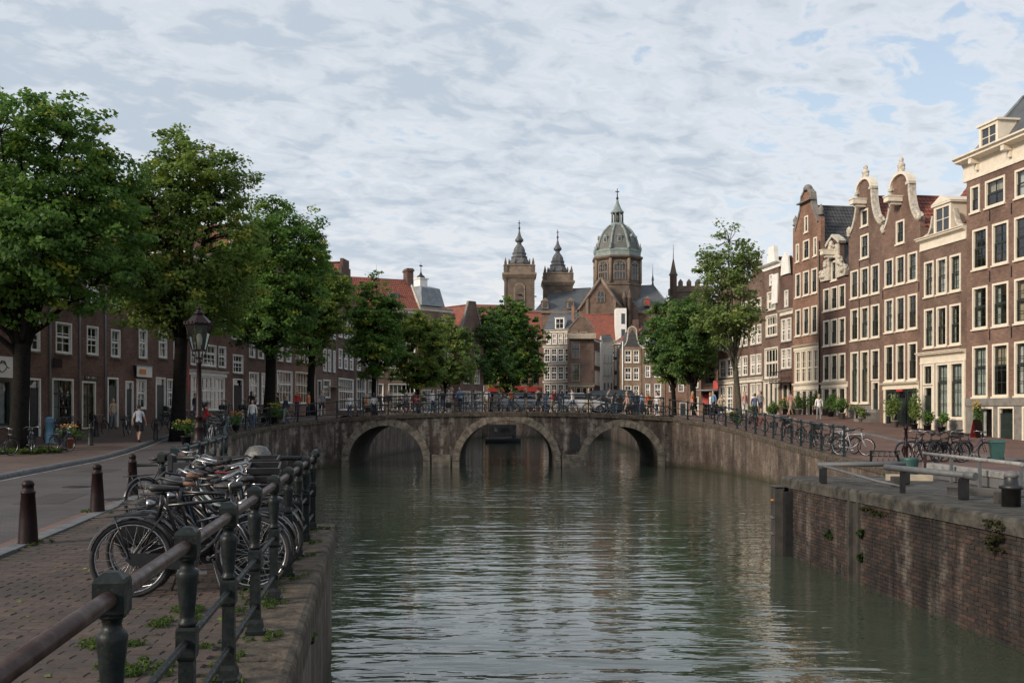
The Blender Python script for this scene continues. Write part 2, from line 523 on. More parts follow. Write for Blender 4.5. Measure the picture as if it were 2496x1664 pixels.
M['bark'] = paint('bark', (0.013, 0.0115, 0.010), 0.95, scale=8.0, col2=(0.006, 0.0055, 0.005), bump=0.8, spec=0.15)
M['bark_green'] = paint('bark_green', (0.075, 0.068, 0.045), 0.9, scale=6.0, col2=(0.035, 0.032, 0.024), bump=0.8)
M['leaf_a'] = leaf_mat('leaf_a', (0.0391, 0.0897, 0.023), (0.138, 0.2587, 0.0483), (0.414, 0.414, 0.0575))
M['leaf_b'] = leaf_mat('leaf_b', (0.056, 0.103, 0.0246), (0.1848, 0.2688, 0.0515), (0.448, 0.4032, 0.056))
M['leaf_c'] = leaf_mat('leaf_c', (0.0414, 0.0897, 0.031), (0.1265, 0.2242, 0.0575), (0.299, 0.345, 0.0633))
M['leaf_d'] = leaf_mat('leaf_d', (0.0858, 0.132, 0.0396), (0.209, 0.2915, 0.0825), (0.374, 0.396, 0.088))
M['grass'] = leaf_mat('grass', (0.030, 0.065, 0.014), (0.070, 0.115, 0.022), (0.16, 0.15, 0.035))
M['glass'] = glass_mat('glass')
M['lantern_glass'] = glass_mat('lantern_glass', (0.72, 0.76, 0.70))
M['curtain'] = paint('curtain', (0.42, 0.46, 0.43), 0.9, 0.15, scale=3.0)
M['curtain_cream'] = paint('curtain_cream', (0.46, 0.40, 0.30), 0.9, 0.15, scale=3.0)
M['curtain_white'] = paint('curtain_white', (0.60, 0.60, 0.58), 0.9, 0.1, scale=3.0)
M['curtain_dark'] = paint('curtain_dark', (0.12, 0.09, 0.08), 0.9, 0.2, scale=3.0)
M['room'] = paint('room', (0.10, 0.09, 0.08), 0.9, 0.2, scale=1.0)
M['skin'] = paint('skin', (0.42, 0.26, 0.19), 0.55, 0.1, scale=6)
M['hair_dark'] = paint('hair_dark', (0.022, 0.016, 0.012), 0.6, 0.3, scale=20)
M['hair_fair'] = paint('hair_fair', (0.26, 0.18, 0.09), 0.6, 0.3, scale=20)
CLOTH = {}
for nm, c in dict(navy=(0.018, 0.024, 0.048), black=(0.014, 0.014, 0.015), grey=(0.17, 0.175, 0.18), white=(0.62, 0.62, 0.60), red=(0.36, 0.022, 0.022),
                  orange=(0.46, 0.13, 0.035), pink=(0.48, 0.26, 0.23), blue=(0.12, 0.22, 0.36), beige=(0.40, 0.32, 0.22), denim=(0.060, 0.085, 0.14), pale=(0.44, 0.47, 0.53)).items():
    CLOTH[nm] = M['cloth_' + nm] = paint('cloth_' + nm, c, 0.85, 0.2, scale=9)
M['wood_dark'] = paint('wood_dark', (0.045, 0.040, 0.035), 0.8, scale=3.0, col2=(0.020, 0.018, 0.016), bump=0.5)
M['deck_wood'] = paint('deck_wood', (0.072, 0.069, 0.065), 0.8, scale=2.5, col2=(0.034, 0.032, 0.030), bump=0.5)
M['pale_steel'] = paint('pale_steel', (0.105, 0.11, 0.115), 0.6, scale=8.0, col2=(0.08, 0.083, 0.087), bump=0.2)
M['grey_panel'] = paint('grey_panel', (0.125, 0.125, 0.125), 0.6, scale=1.5, col2=(0.085, 0.085, 0.085))
M['paver'] = dirt_mat('paver', (0.098, 0.069, 0.060), (0.062, 0.046, 0.042), (0.050, 0.042, 0.037), 0, 0.9)
M['paver_b'] = dirt_mat('paver_b', (0.080, 0.062, 0.057), (0.054, 0.043, 0.041), (0.047, 0.041, 0.037), 0, 0.9)
M['paver_c'] = dirt_mat('paver_c', (0.108, 0.078, 0.063), (0.070, 0.053, 0.045), (0.054, 0.045, 0.038), 0, 0.9)
M['joint_soil'] = dirt_mat('joint_soil', (0.030, 0.025, 0.021), (0.022, 0.019, 0.016), (0.026, 0.030, 0.015), 0, 1.1)
M['line_paint'] = paint('line_paint', (0.30, 0.28, 0.24), 0.8, scale=6.0, col2=(0.13, 0.12, 0.11), thr=(0.42, 0.6))
M['kerb'] = paint('kerb', (0.120, 0.125, 0.130), 0.8, scale=4.0, col2=(0.070, 0.072, 0.074), bump=0.4)
M['pier_brick_a'] = dirt_mat('pier_brick_a', (0.070, 0.046, 0.038), (0.036, 0.026, 0.023), (0.017, 0.0145, 0.014), 0.42)
M['pier_brick_b'] = dirt_mat('pier_brick_b', (0.050, 0.038, 0.034), (0.024, 0.020, 0.019), (0.014, 0.0125, 0.0125), 0.42)
M['pier_brick_c'] = dirt_mat('pier_brick_c', (0.085, 0.052, 0.042), (0.046, 0.032, 0.027), (0.020, 0.016, 0.015), 0.42)
M['mortar'] = dirt_mat('mortar', (0.105, 0.096, 0.085), (0.055, 0.050, 0.045), (0.018, 0.017, 0.016), 0.7)
M['canvas'] = paint('canvas', (0.34, 0.29, 0.22), 0.8, 0.15, scale=3)
M['bin_green'] = paint('bin_green', (0.018, 0.060, 0.055), 0.5, 0.2)
M['bin_blue'] = paint('bin_blue', (0.10, 0.21, 0.30), 0.5, 0.2)
M['sign_red'] = paint('sign_red', (0.42, 0.03, 0.03), 0.5, 0.15)
M['sign_orange'] = paint('sign_orange', (0.60, 0.20, 0.05), 0.5, 0.1)
M['flower'] = paint('flower', (0.45, 0.17, 0.02), 0.7, 0.2, scale=30)
M['flower_yellow'] = paint('flower_yellow', (0.42, 0.28, 0.04), 0.7, 0.2, scale=30)
M['terracotta'] = paint('terracotta', (0.24, 0.10, 0.06), 0.8, 0.2)
M['plastic_wrap'] = paint('plastic_wrap', (0.075, 0.073, 0.070), 0.35, 0.5, scale=8, bump=0.8)
M['car_paint'] = paint('car_paint', (0.20, 0.205, 0.21), 0.3, 0.05)
M['car_dark'] = paint('car_dark', (0.020, 0.026, 0.034), 0.25, 0.1)
M['car_white'] = paint('car_white', (0.40, 0.40, 0.395), 0.3, 0.05)


def gz(Y):                                   # the streets rise to the bridge
    if Y <= 68:
        return 1.6 * max(0.0, (Y - 36) / 32.0) ** 1.7
    return 1.6 if Y < 76 else max(0.9, 1.6 - (Y - 76) * 0.02)


def lerp_path(pts, Y):
    for (ya, xa), (yb, xb) in zip(pts, pts[1:]):
        if Y <= yb:
            return xa + (xb - xa) * max(0.0, (Y - ya) / (yb - ya))
    return pts[-1][1]
# ------------------------------------------------------------------ ground, water, quays, bridge
WZ = -1.84
EDGE_L = [(-6, 0.29), (14.45, -2.65), (14.55, -4.9), (25, -7.05), (36, -10.3), (46, -13.1), (53, -15.2), (58, -15.0), (63.3, -13.4), (66, -11.4),
          (75.6, -11.4), (100, -9.2), (125, -7.6), (152, -4.6)]
EDGE_R = [(-6, 11.4), (12, 11.2), (25, 11.4), (30.6, 11.8), (35.5, 12.5), (40, 12.9), (47, 13.2), (53, 13.3), (58, 13.0), (63, 12.1), (66, 10.7),
          (75.6, 11.2), (100, 12.2), (152, 14.0)]
KERB_R = [(-6, -3.3), (12, -6.36), (25, -8.65), (36, -11.7), (44, -14.7), (52, -16.7), (60, -16.5), (66, -14.6), (72, -13.0)]
KERB_L = [(-6, -7.7), (26, -13.6), (50, -18.0), (60, -19.3), (72, -18.2), (95, -14.6), (125, -11.0)]
KERB_RR = [(-6, 14.2), (34, 17.9), (52, 19.3), (74, 17.6), (100, 17.6), (152, 20)]
el = lambda Y: lerp_path(EDGE_L, Y)
er = lambda Y: lerp_path(EDGE_R, Y)
kr = lambda Y: lerp_path(KERB_R, Y)
kl = lambda Y: lerp_path(KERB_L, Y)
krr = lambda Y: lerp_path(KERB_RR, Y)


def yrows(a, b, step=1.0, extra=()):
    n = max(1, int(round((b - a) / step)))
    ys = [a + (b - a) * i / n for i in range(n + 1)] + [e for e in extra if a < e < b]
    return sorted(set(round(y, 4) for y in ys))


def strip(name, fa, fb, ya, yb, dz, mat, extra=(14.45, 14.55), kind='structure'):
    m = MB()
    ys = yrows(ya, yb, 1.0, extra)
    for y0, y1 in zip(ys, ys[1:]):
        m.face([(fa(y0), y0, gz(y0) + dz), (fb(y0), y0, gz(y0) + dz), (fb(y1), y1, gz(y1) + dz), (fa(y1), y1, gz(y1) + dz)])
    return tag(m.build(name, mat), kind=kind)


strip('pavement_bed', lambda y: kr(y) + 0.29, lambda y: el(y) - 0.30, -6, 16.0, -0.016, M['joint_soil'])
pav_far = strip('quayside_pavement', lambda y: kr(y) + 0.29, lambda y: el(y) - 0.30, 16.0, 66.5, 0.0, M['pavement'])
strip('road', lambda y: kl(y) + 0.0, lambda y: kr(y) - 0.0, -6, 72, -0.07, M['road'])
strip('left_pavement', lambda y: -60, lambda y: kl(y) - 0.21, -6, 72, 0.04, M['pavement'])
strip('far_left_street', lambda y: -60, lambda y: el(y) - 0.3, 72, 152, 0.0, M['pavement'])
strip('bridge_approach', lambda y: kr(y) - 0.0, lambda y: el(y) - 0.3, 66.5, 72, -0.01, M['pavement'])
strip('right_street', lambda y: er(y) + 0.3, lambda y: krr(y), -6, 152, 0.0, M['pavement_red'])
strip('right_pavement', lambda y: krr(y) + 0.2, lambda y: 70, -6, 152, 0.06, M['pavement_red'])
m = MB(); m.face([(-120, 152, 0.9), (120, 152, 0.9), (120, 420, 0.9), (-120, 420, 0.9)])
tag(m.build('ground', M['pavement']), kind='structure')

# far end of the ground, well below everything, out to the horizon
m = MB(); m.face([(-1500, -300, -2.7), (1500, -300, -2.7), (1500, 2400, -2.7), (-1500, 2400, -2.7)])
tag(m.build('terrain', M['pavement']), kind='structure')


def water_mat():
    m, t, b = base_mat('water')
    L = t.links.new
    b.inputs['Base Color'].default_value = (0.046, 0.059, 0.040, 1)
    b.inputs['Roughness'].default_value = 0.012
    b.inputs['IOR'].default_value = 1.60
    b.inputs['Specular IOR Level'].default_value = 0.6
    tc = t.nodes.new('ShaderNodeTexCoord')

    def nz(sx, sy, sc, det, rot=0.0, dist=0.4):
        mp = t.nodes.new('ShaderNodeMapping'); mp.inputs['Scale'].default_value = (sx, sy, 1); mp.inputs['Rotation'].default_value = (0, 0, rot)
        L(tc.outputs['Object'], mp.inputs[0])
        n = node(t, 'ShaderNodeTexNoise', Scale=sc, Detail=det, Roughness=0.5, Distortion=dist); L(mp.outputs[0], n.inputs['Vector'])
        return n.outputs[0]
    h = math_node(t, 'MULTIPLY', nz(0.50, 1.35, 0.95, 2.0, 0.06), 1.0)
    h = math_node(t, 'ADD', h, math_node(t, 'MULTIPLY', nz(0.6, 1.6, 2.4, 2.0, -0.12), 0.30))
    h = math_node(t, 'ADD', h, math_node(t, 'MULTIPLY', nz(0.8, 1.4, 7.0, 1.0, 0.2), 0.022))
    # wind patches: calm and ruffled areas
    w = ramp(t, nz(0.5, 1.0, 0.16, 2.0), [(0.35, 0.55), (0.62, 1.0)])
    bp = node(t, 'ShaderNodeBump', Distance=0.066)
    L(math_node(t, 'MULTIPLY', w, 0.85), bp.inputs['Strength'])
    L(h, bp.inputs['Height']); L(bp.outputs[0], b.inputs['Normal'])
    return m


m = MB(); m.face([(-32, -25, WZ), (32, -25, WZ), (32, 153, WZ), (-32, 153, WZ)])
tag(m.build('canal_water', water_mat()), kind='structure')


def uvmesh(name, faces, mats, parent=None):          # faces: list of (points, uvs, material index)
    vs, fs, uvs, mi = [], [], [], []
    for p, u, k in faces:
        b = len(vs); vs += [tuple(q) for q in p]; fs.append(tuple(range(b, b + len(p)))); uvs += list(u); mi.append(k)
    me = bpy.data.meshes.new(name)
    me.from_pydata(vs, [], fs)
    for q in (mats if isinstance(mats, list) else [mats]):
        me.materials.append(q)
    uv = me.uv_layers.new(name='UVMap')
    uv.data.foreach_set('uv', np.array(uvs, dtype=np.float32).ravel())
    me.polygons.foreach_set('material_index', mi)
    me.update()
    return link(name, me, parent)


def path_len(pts):
    out = [0.0]
    for a, b in zip(pts, pts[1:]):
        out.append(out[-1] + hypot(b[0] - a[0], b[1] - a[1]))
    return out


def resample(pts, step):
    Ls = path_len(pts)
    n = max(1, int(round(Ls[-1] / step)))
    out = []
    for i in range(n + 1):
        s = Ls[-1] * i / n
        k = 0
        while k < len(pts) - 2 and Ls[k + 1] < s:
            k += 1
        f = (s - Ls[k]) / max(1e-9, Ls[k + 1] - Ls[k])
        a, b = pts[k], pts[k + 1]
        out.append(tuple(a[j] + (b[j] - a[j]) * f for j in range(len(a))))
    return out


def stone(parent, a, b, nrm, w_out, w_in, h, mat, gap=0.006, name='coping_stone'):
    """one coping stone from a to b (top edge points on the wall line); nrm points over the water"""
    a, b = Vector(a), Vector(b)
    d = (b - a).normalized()
    a, b = a + d * gap, b - d * gap
    c = min(0.05, h * 0.25)
    j = rnd.uniform(-0.008, 0.008)
    sec = [(-w_in, -h), (w_out, -h), (w_out, -c * 1.2 + j), (w_out - c * 0.4, -c * 0.35 + j), (w_out - c * 1.3, j), (-w_in, j)]
    m = MB()
    R = []
    for q in (a, b):
        R.append([q + nrm * x + Vector((0, 0, z)) for x, z in sec])
    m.loft(R)
    for i, f in enumerate(m.f):      # keep the faces turned outwards whichever way the path runs
        pass
    return m.build(name, mat, parent)


def quay(name, label, pts, side, brick, stone_mat, step=1.25, h=0.26, w_out=0.05, w_in=0.42, zb=-2.7):
    """pts (x, y, z of the top). side +1: water lies to the right of the path's direction"""
    root = empty(name, (0, 0, 0), 0, label, 'quay wall')
    Ls = path_len(pts)
    faces = []
    for i in range(len(pts) - 1):
        a, b = pts[i], pts[i + 1]
        q = [(a[0], a[1], zb), (b[0], b[1], zb), (b[0], b[1], b[2] - h + 0.002), (a[0], a[1], a[2] - h + 0.002)]
        u = [(Ls[i], zb), (Ls[i + 1], zb), (Ls[i + 1], b[2] - h), (Ls[i], a[2] - h)]
        faces.append((q, u, 0))
    uvmesh('wall', faces, brick, root)
    pl = resample(pts, step)
    for a, b in zip(pl, pl[1:]):
        d = Vector((b[0] - a[0], b[1] - a[1], 0)).normalized()
        n = Vector((d.y, -d.x, 0)) * side
        stone(root, a, b, n, w_out, w_in, h, stone_mat)
    return root


def edge_pts(E, y0, y1, step=1.0, dz=0.0):
    ys = sorted(set(yrows(y0, y1, step) + [y for y, _ in E if y0 < y < y1]))
    return [(lerp_path(E, y), y, gz(y) + dz) for y in ys]


quay('quay_wall', 'old brick quay wall with worn stone coping under the black railing posts beside the bicycles', edge_pts(EDGE_L, -5, 14.45, 2.0), 1, M['quay_brick'], M['coping'], 1.3, 0.30, 0.06, 0.40)
# the corner and the stretch running back to the bridge
cp = [(-2.65, 14.45, 0), (-4.9, 14.52, 0)]
pts = [(-4.9, 14.52, 0.0)] + edge_pts(EDGE_L, 15, 65.4, 1.0) + [(-11.45, 66.0, 1.47)]
quay('quay_wall', 'brick wing wall with white lime streaks curving from the street to the left end of the bridge', pts, 1, M['bridge_brick'], M['coping'])
quay('quay_wall', 'short end wall of the near quay facing the bridge behind the bicycles', cp, -1, M['quay_brick'], M['coping'], 1.1)
pts = edge_pts(EDGE_R, -5, 65.4, 1.0) + [(10.75, 66.0, 1.5)]
quay('quay_wall', 'long brown brick quay wall under the railing and bicycles on the right bank', pts, -1, M['quay_brick'], M['coping'])
quay('quay_wall', 'brick quay wall seen under the left arch of the bridge', edge_pts(EDGE_L, 75.6, 152, 3.0), 1, M['quay_brick'], M['coping'], 3.0)
quay('quay_wall', 'brick quay wall beyond the bridge on the right bank', edge_pts(EDGE_R, 75.6, 152, 3.0), -1, M['quay_brick'], M['coping'], 3.0)
quay('quay_wall', 'far quay wall closing the canal beyond the middle arch', [(-4.6, 152, 0.9), (14.0, 152, 0.9)], 1, M['quay_brick'], M['coping'], 3.0)


# kerbs: stones along the road
def kerb(name, label, E, y0, y1, width, top, mat, side, step=1.0):
    root = tag(empty(name), kind='structure')
    root['label'] = label
    P = resample([(lerp_path(E, y), y) for y in yrows(y0, y1, 1.0)], step)
    for a, b in zip(P, P[1:]):
        za, zb = gz(a[1]) + top, gz(b[1]) + top
        d = Vector((b[0] - a[0], b[1] - a[1], 0)).normalized()
        n = Vector((d.y, -d.x, 0)) * side
        stone(root, (a[0], a[1], za), (b[0], b[1], zb), n, 0.0, width, 0.2, mat, 0.004, 'kerb_stone')


kerb('road_kerb', 'grey kerb stones between the road and the brick pavement', KERB_R, 8, 44, 0.28, 0.015, M['kerb'], -1, 1.0)
kerb('far_kerb', 'blue-grey raised kerb on the far side of the road', KERB_L, 20, 72, 0.20, 0.055, M['kerb'], 1, 1.2)
kerb('right_bank_kerb', 'pale kerb between the street and the pavement in front of the houses', KERB_RR, 24, 76, 0.20, 0.075, M['kerb'], -1, 1.6)

strip('gutter', lambda y: kr(y) - 0.26, lambda y: kr(y) - 0.002, 8, 44, -0.063, M['pavement_red'])
strip('road_marking', lambda y: kl(y) + 0.16, lambda y: kl(y) + 0.27, 20, 60, -0.064, M['line_paint'])


def manhole(x, y, rz, label):
    m = MB(); m.lathe([(0.33, -0.07), (0.33, -0.058), (0.30, -0.056)], 20)
    for i in range(-2, 3): m.box(-0.2, i * 0.09 - 0.02, -0.056, 0.2, i * 0.09 + 0.02, -0.051)
    o = m.build('manhole_cover', M['black'], None, (x, y, gz(y))); tag(o, label, 'manhole')


# brick paving of the near quay, laid in rows
def paving():
    root = tag(empty('brick_pavement'), kind='structure')
    BX, BY = 0.232, 0.118
    meshes = []
    for k in range(9):
        m = MB(); r = random.Random(k)
        m.box(-0.1145, -0.0535, -0.03, 0.1145, 0.0535, 0, 0, 0.006)
        vs = [(x + r.uniform(-.002, .002), y + r.uniform(-.002, .002), z + (r.uniform(-.003, .003) if z > -0.02 else 0)) for x, y, z in m.v]
        m.v = vs
        meshes.append(m.mesh('brick', [M[('paver', 'paver_b', 'paver_c')[k % 3]]]))
    cells = []
    y = 2.4
    row = 0
    while y < 16.0:
        x = el(y) - 0.42
        x -= 0.116 + (row % 2) * 0.116
        while x > kr(y) + 0.40:
            wob = 0.012 * sin(x * 2.1 + y) + 0.018 * sin(y * 1.7)
            cells.append((x, y + 0.045 * x * 0.0 + wob, row))
            x -= BX
        row += 1
        y += BY
    inview = sorted([c for c in cells if c[1] > 6.05 and c[0] / c[1] > -0.53], key=lambda c: c[1] - 0.25 * abs(c[0] / c[1] + 0.35))
    first = set(inview[:300])
    big = MB()
    for c in cells:
        k = rnd.randrange(9)
        dz = 0.004 * sin(c[0] * 1.3 + c[1] * 0.9) + rnd.uniform(-0.004, 0.004)
        rz = rnd.uniform(-0.018, 0.018)
        if c in first:
            o = link('brick', meshes[k], root, (c[0], c[1], dz - 0.002), (rnd.uniform(-.02, .02), rnd.uniform(-.012, .012), rz))
        else:
            hx, hy = 0.1145, 0.0535
            ca, sa = cos(rz), sin(rz)
            t = rnd.uniform(-.012, .012)
            p = [(c[0] + ca * a - sa * b, c[1] + sa * a + ca * b, dz - 0.002 + t * a * 8 * 0.11) for a, b in ((-hx, -hy), (hx, -hy), (hx, hy), (-hx, hy))]
            q = [(u, v, -0.03) for u, v, _ in p]
            b0 = len(big.v)
            big.v += q + p
            for f in ((4, 5, 6, 7), (0, 1, 5, 4), (1, 2, 6, 5), (2, 3, 7, 6), (3, 0, 4, 7)):
                big.f.append(tuple(i + b0 for i in f)); big.m.append(k % 3); big.s.append(False)
    o = big.build('brick_field', [M['paver'], M['paver_b'], M['paver_c']], root)
    tag(o, kind='stuff')


paving()
for k, (x, y, w, l, lab) in enumerate([(-9.2, 19.0, 0.9, 2.6, 'dark repaired patch in the road'), (-12.6, 29.5, 1.1, 2.0, 'repaired patch in the road near the far kerb')]):
    m = MB(); m.face([(x - w / 2, y, -0.066), (x + w / 2, y + 0.1, -0.066), (x + w / 2 - 0.2 * l, y + l, -0.066), (x - w / 2 - 0.17 * l, y + l, -0.066)]); tag(m.build('road_patch', M['road_patch']), kind='structure')
manhole(-8.05, 20.0, 0, 'small iron drain cover at the gutter beside the barrier post')
manhole(-10.4, 23.5, 0, 'round iron manhole cover in the road near the second maroon bollard')


# ------------------------------------------------------------------ bridge
BY0, BY1 = 66.0, 75.6
ARCHES = [(-8.46, 2.51, 0.92, 21), (-0.365, 3.17, 1.27, 27), (7.37, 2.43, 0.84, 21)]
ZS = -1.45
ctop = lambda x: 1.86 - 0.0030 * x * x


def bridge():
    root = empty('stone_bridge', (0, BY0, 0), 0, 'three-arched brown brick bridge with pale stone arch rings across the canal', 'bridge')
    x0, x1, zb, h = -11.5, 10.8, -2.7, 0.30

    def arc(cx, a, top, grow, n=28):
        b = top - ZS
        return [(cx + (a + grow) * cos(pi * i / n), ZS + (b + grow) * sin(pi * i / n)) for i in range(n + 1)]
    from mathutils.geometry import tessellate_polygon
    N = 24
    poly = [(x0, zb)] + [(x0 + (x1 - x0) * i / N, ctop(x0 + (x1 - x0) * i / N) - h + 0.002) for i in range(N + 1)] + [(x1, zb)]
    for cx, a, top, n in reversed(ARCHES):
        A = arc(cx, a, top, 0.22)
        poly += [(A[0][0], zb)] + A + [(A[-1][0], zb)]
    tri = tessellate_polygon([[Vector((x, z, 0)) for x, z in poly]])
    for y, nm in ((0.0, 'wall'), (BY1 - BY0, 'wall')):
        faces = []
        for t in tri:
            p = [poly[i] for i in t]
            ar = (p[1][0] - p[0][0]) * (p[2][1] - p[0][1]) - (p[2][0] - p[0][0]) * (p[1][1] - p[0][1])
            if (ar < 0) == (y == 0.0):
                p = p[::-1]
            faces.append(([(x, y, z) for x, z in p], p, 0))
        uvmesh(nm, faces, M['bridge_brick'], root)
    for cx, a, top, n in ARCHES:
        b = top - ZS
        m = MB()
        R = []
        for y in (0.35, 3, 6, BY1 - BY0 + 0.02):
            A = arc(cx, a, top, 0.015, 24)
            A = [(A[0][0], zb)] + A + [(A[-1][0], zb)]
            R.append([(x, y, z) for x, z in A])
        m.loft(R, 0, False, False, False)
        m.build('arch_vault', M['barrel'], root)
        for i in range(n):
            t0, t1 = pi * (i + 0.03) / n, pi * (i + 0.97) / n
            g = 0.50 if i % 2 else 0.46
            m = MB()
            pr = rnd.uniform(0.05, 0.085)
            P = [(cx + (a + q) * cos(t), ZS + (b + q) * sin(t)) for t, q in ((t0, 0), (t0, g), (t1, g), (t1, 0))]
            m.prism(P, -pr, 0.45)
            m.build('voussoir', M['voussoir'], root)
        for s in (-1, 1):
            m = MB()
            xa, xb = cx + s * a, cx + s * (a + 0.46)
            m.box(xa, -0.09, zb, xb, 0.45, ZS - 0.02, 0, 0.02)
            m.build('jamb_stone', M['voussoir'], root)
    # coping
    xs = [x0 + (x1 - x0) * i / 16 for i in range(17)]
    for a, b in zip(xs, xs[1:]):
        stone(root, (a, 0, ctop(a)), (b, 0, ctop(b)), Vector((0, -1, 0)), 0.14, 0.36, h, M['coping'])
    for a, b in zip(xs, xs[1:]):
        stone(root, (a, BY1 - BY0, ctop(a)), (b, BY1 - BY0, ctop(b)), Vector((0, 1, 0)), 0.10, 0.36, h, M['coping'])
    # deck
    m = MB()
    for i in range(N):
        a, b = x0 - 1.2 + (x1 - x0 + 2.6) * i / N, x0 - 1.2 + (x1 - x0 + 2.6) * (i + 1) / N
        m.face([(a, 0.3, ctop(a) - 0.06), (b, 0.3, ctop(b) - 0.06), (b, BY1 - BY0 - 0.3, ctop(b) - 0.06), (a, BY1 - BY0 - 0.3, ctop(a) - 0.06)])
    m.build('deck', M['pavement_red'], root)
    # iron plate on the right pier, pilaster strips
    m = MB(); m.box(3.95, -0.05, -0.75, 4.5, 0.1, 0.25, 0, 0.01); m.build('iron_door', M['black'], root)
    for x in (-4.75, 3.98):
        m = MB(); m.box(x - 0.62, -0.13, zb, x + 0.62, 0.2, -1.02, 0, 0.05); m.build('pier_base', M['voussoir'], root)
    for x, z in ((-6.6, 0.55), (5.6, 0.75), (-11.0, 0.3), (10.3, 0.3)):
        m = MB(); m.box(x - 0.02, -0.03, z - 0.25, x + 0.02, 0.02, z + 0.25); m.box(x - 0.18, -0.025, z - 0.02, x + 0.18, 0.015, z + 0.02); m.build('wall_anchor', M['black'], root)
    return root


bridge()
# ------------------------------------------------------------------ houses
WIN_CACHE = {}


def win_frame_mesh(w, h, fw, mat):
    key = ('f', round(w, 2), round(h, 2), fw, mat.name)
    if key not in WIN_CACHE:
        m = MB()
        y0, y1 = -0.035, 0.12
        m.box(0, y0, 0, fw, y1, h); m.box(w - fw, y0, 0, w, y1, h)
        m.box(fw, y0, h - fw, w - fw, y1, h); m.box(fw, y0, 0, w - fw, y1, fw * 0.8)
        WIN_CACHE[key] = m.mesh('window', [mat])
    return WIN_CACHE[key]


def win_sash_mesh(w, h, fw, cols, rows, mat, bar, split):
    key = ('s', round(w, 2), round(h, 2), fw, cols, rows, mat.name, bar, split)
    if key not in WIN_CACHE:
        m = MB()
        x0, x1, z0, z1 = fw, w - fw, fw * 0.8, h - fw
        e = bar * 1.4
        for a, b, ya in ((z0, z0 + (z1 - z0) * split, 0.045), (z0 + (z1 - z0) * split, z1, 0.075)) if split else ((z0, z1, 0.05),):
            yb = ya + 0.035
            m.box(x0, ya, a, x0 + e, yb, b); m.box(x1 - e, ya, a, x1, yb, b)
            m.box(x0 + e, ya, a, x1 - e, yb, a + e); m.box(x0 + e, ya, b - e, x1 - e, yb, b)
        for i in range(1, cols):
            x = x0 + (x1 - x0) * i / cols
            m.box(x - bar / 2, 0.052, z0 + e, x + bar / 2, 0.098, z1 - e)
        for i in range(1, rows):
            z = z0 + (z1 - z0) * i / rows
            if split and abs(z - (z0 + (z1 - z0) * split)) < 0.05:
                continue
            m.box(x0 + e, 0.056, z - bar / 2, x1 - e, 0.094, z + bar / 2)
        WIN_CACHE[key] = m.mesh('sash', [mat])
    return WIN_CACHE[key]


def curtain_mesh(w, h, mode, seed):
    key = ('c', round(w, 2), round(h, 2), mode, seed)
    if key not in WIN_CACHE:
        m = MB()
        r = random.Random(seed)
        spans = {'full': [(0.03, 0.97)], 'sides': [(0.03, 0.24), (0.76, 0.97)], 'one': [(0.03, 0.55)], 'half': [(0.03, 0.97)]}[mode]
        zt = h * 0.96
        zb = h * 0.03 if mode != 'half' else h * r.uniform(0.35, 0.75)
        for a, b in spans:
            n = max(6, int((b - a) * w / 0.06))
            for i in range(n):
                xa, xb = w * (a + (b - a) * i / n), w * (a + (b - a) * (i + 1) / n)
                ya, yb = 0.26 + 0.03 * (i % 2), 0.26 + 0.03 * ((i + 1) % 2)
                m.face([(xa, ya, zb), (xb, yb, zb), (xb, yb, zt), (xa, ya, zt)])
        WIN_CACHE[key] = m.mesh('curtain', [M[('curtain', 'curtain_cream', 'curtain_white', 'curtain_dark', 'curtain', 'curtain_cream')[seed % 6]]])
    return WIN_CACHE[key]


def pane_mesh(w, h, fw):
    key = ('p', round(w, 2), round(h, 2), fw)
    if key not in WIN_CACHE:
        m = MB(); m.face([(fw, 0.088, fw * 0.8), (w - fw, 0.088, fw * 0.8), (w - fw, 0.088, h - fw), (fw, 0.088, h - fw)])
        WIN_CACHE[key] = m.mesh('pane', [M['glass']])
    return WIN_CACHE[key]


def window(root, x0, z0, x1, z1, frame='cream', sash='sash', cols=2, rows=4, fw=0.11, bar=0.03, split=0.52, curtain=None, sill=True, y=0.0, name='window'):
    w, h = round(x1 - x0, 2), round(z1 - z0, 2)
    o = link(name, win_frame_mesh(w, h, fw, M[frame]), root, (x0, y, z0))
    link('sash', win_sash_mesh(w, h, fw, cols, rows, M[sash], bar, split), o)
    link('pane', pane_mesh(w, h, fw), o)
    if curtain is None:
        curtain = rnd.choice(['full', 'sides', 'sides', None, None, 'one', 'half'])
    if curtain:
        link('curtain', curtain_mesh(w, h, curtain, rnd.randrange(6)), o)
    if sill:
        key = ('sl', w, frame)
        if key not in WIN_CACHE:
            m = MB(); m.box(-0.05, -0.10, -0.09, w + 0.05, 0.06, -0.002)
            WIN_CACHE[key] = m.mesh('sill', [M[frame] if frame == 'cream' else M['grey_stone']])
        link('sill', WIN_CACHE[key], o)
    return o


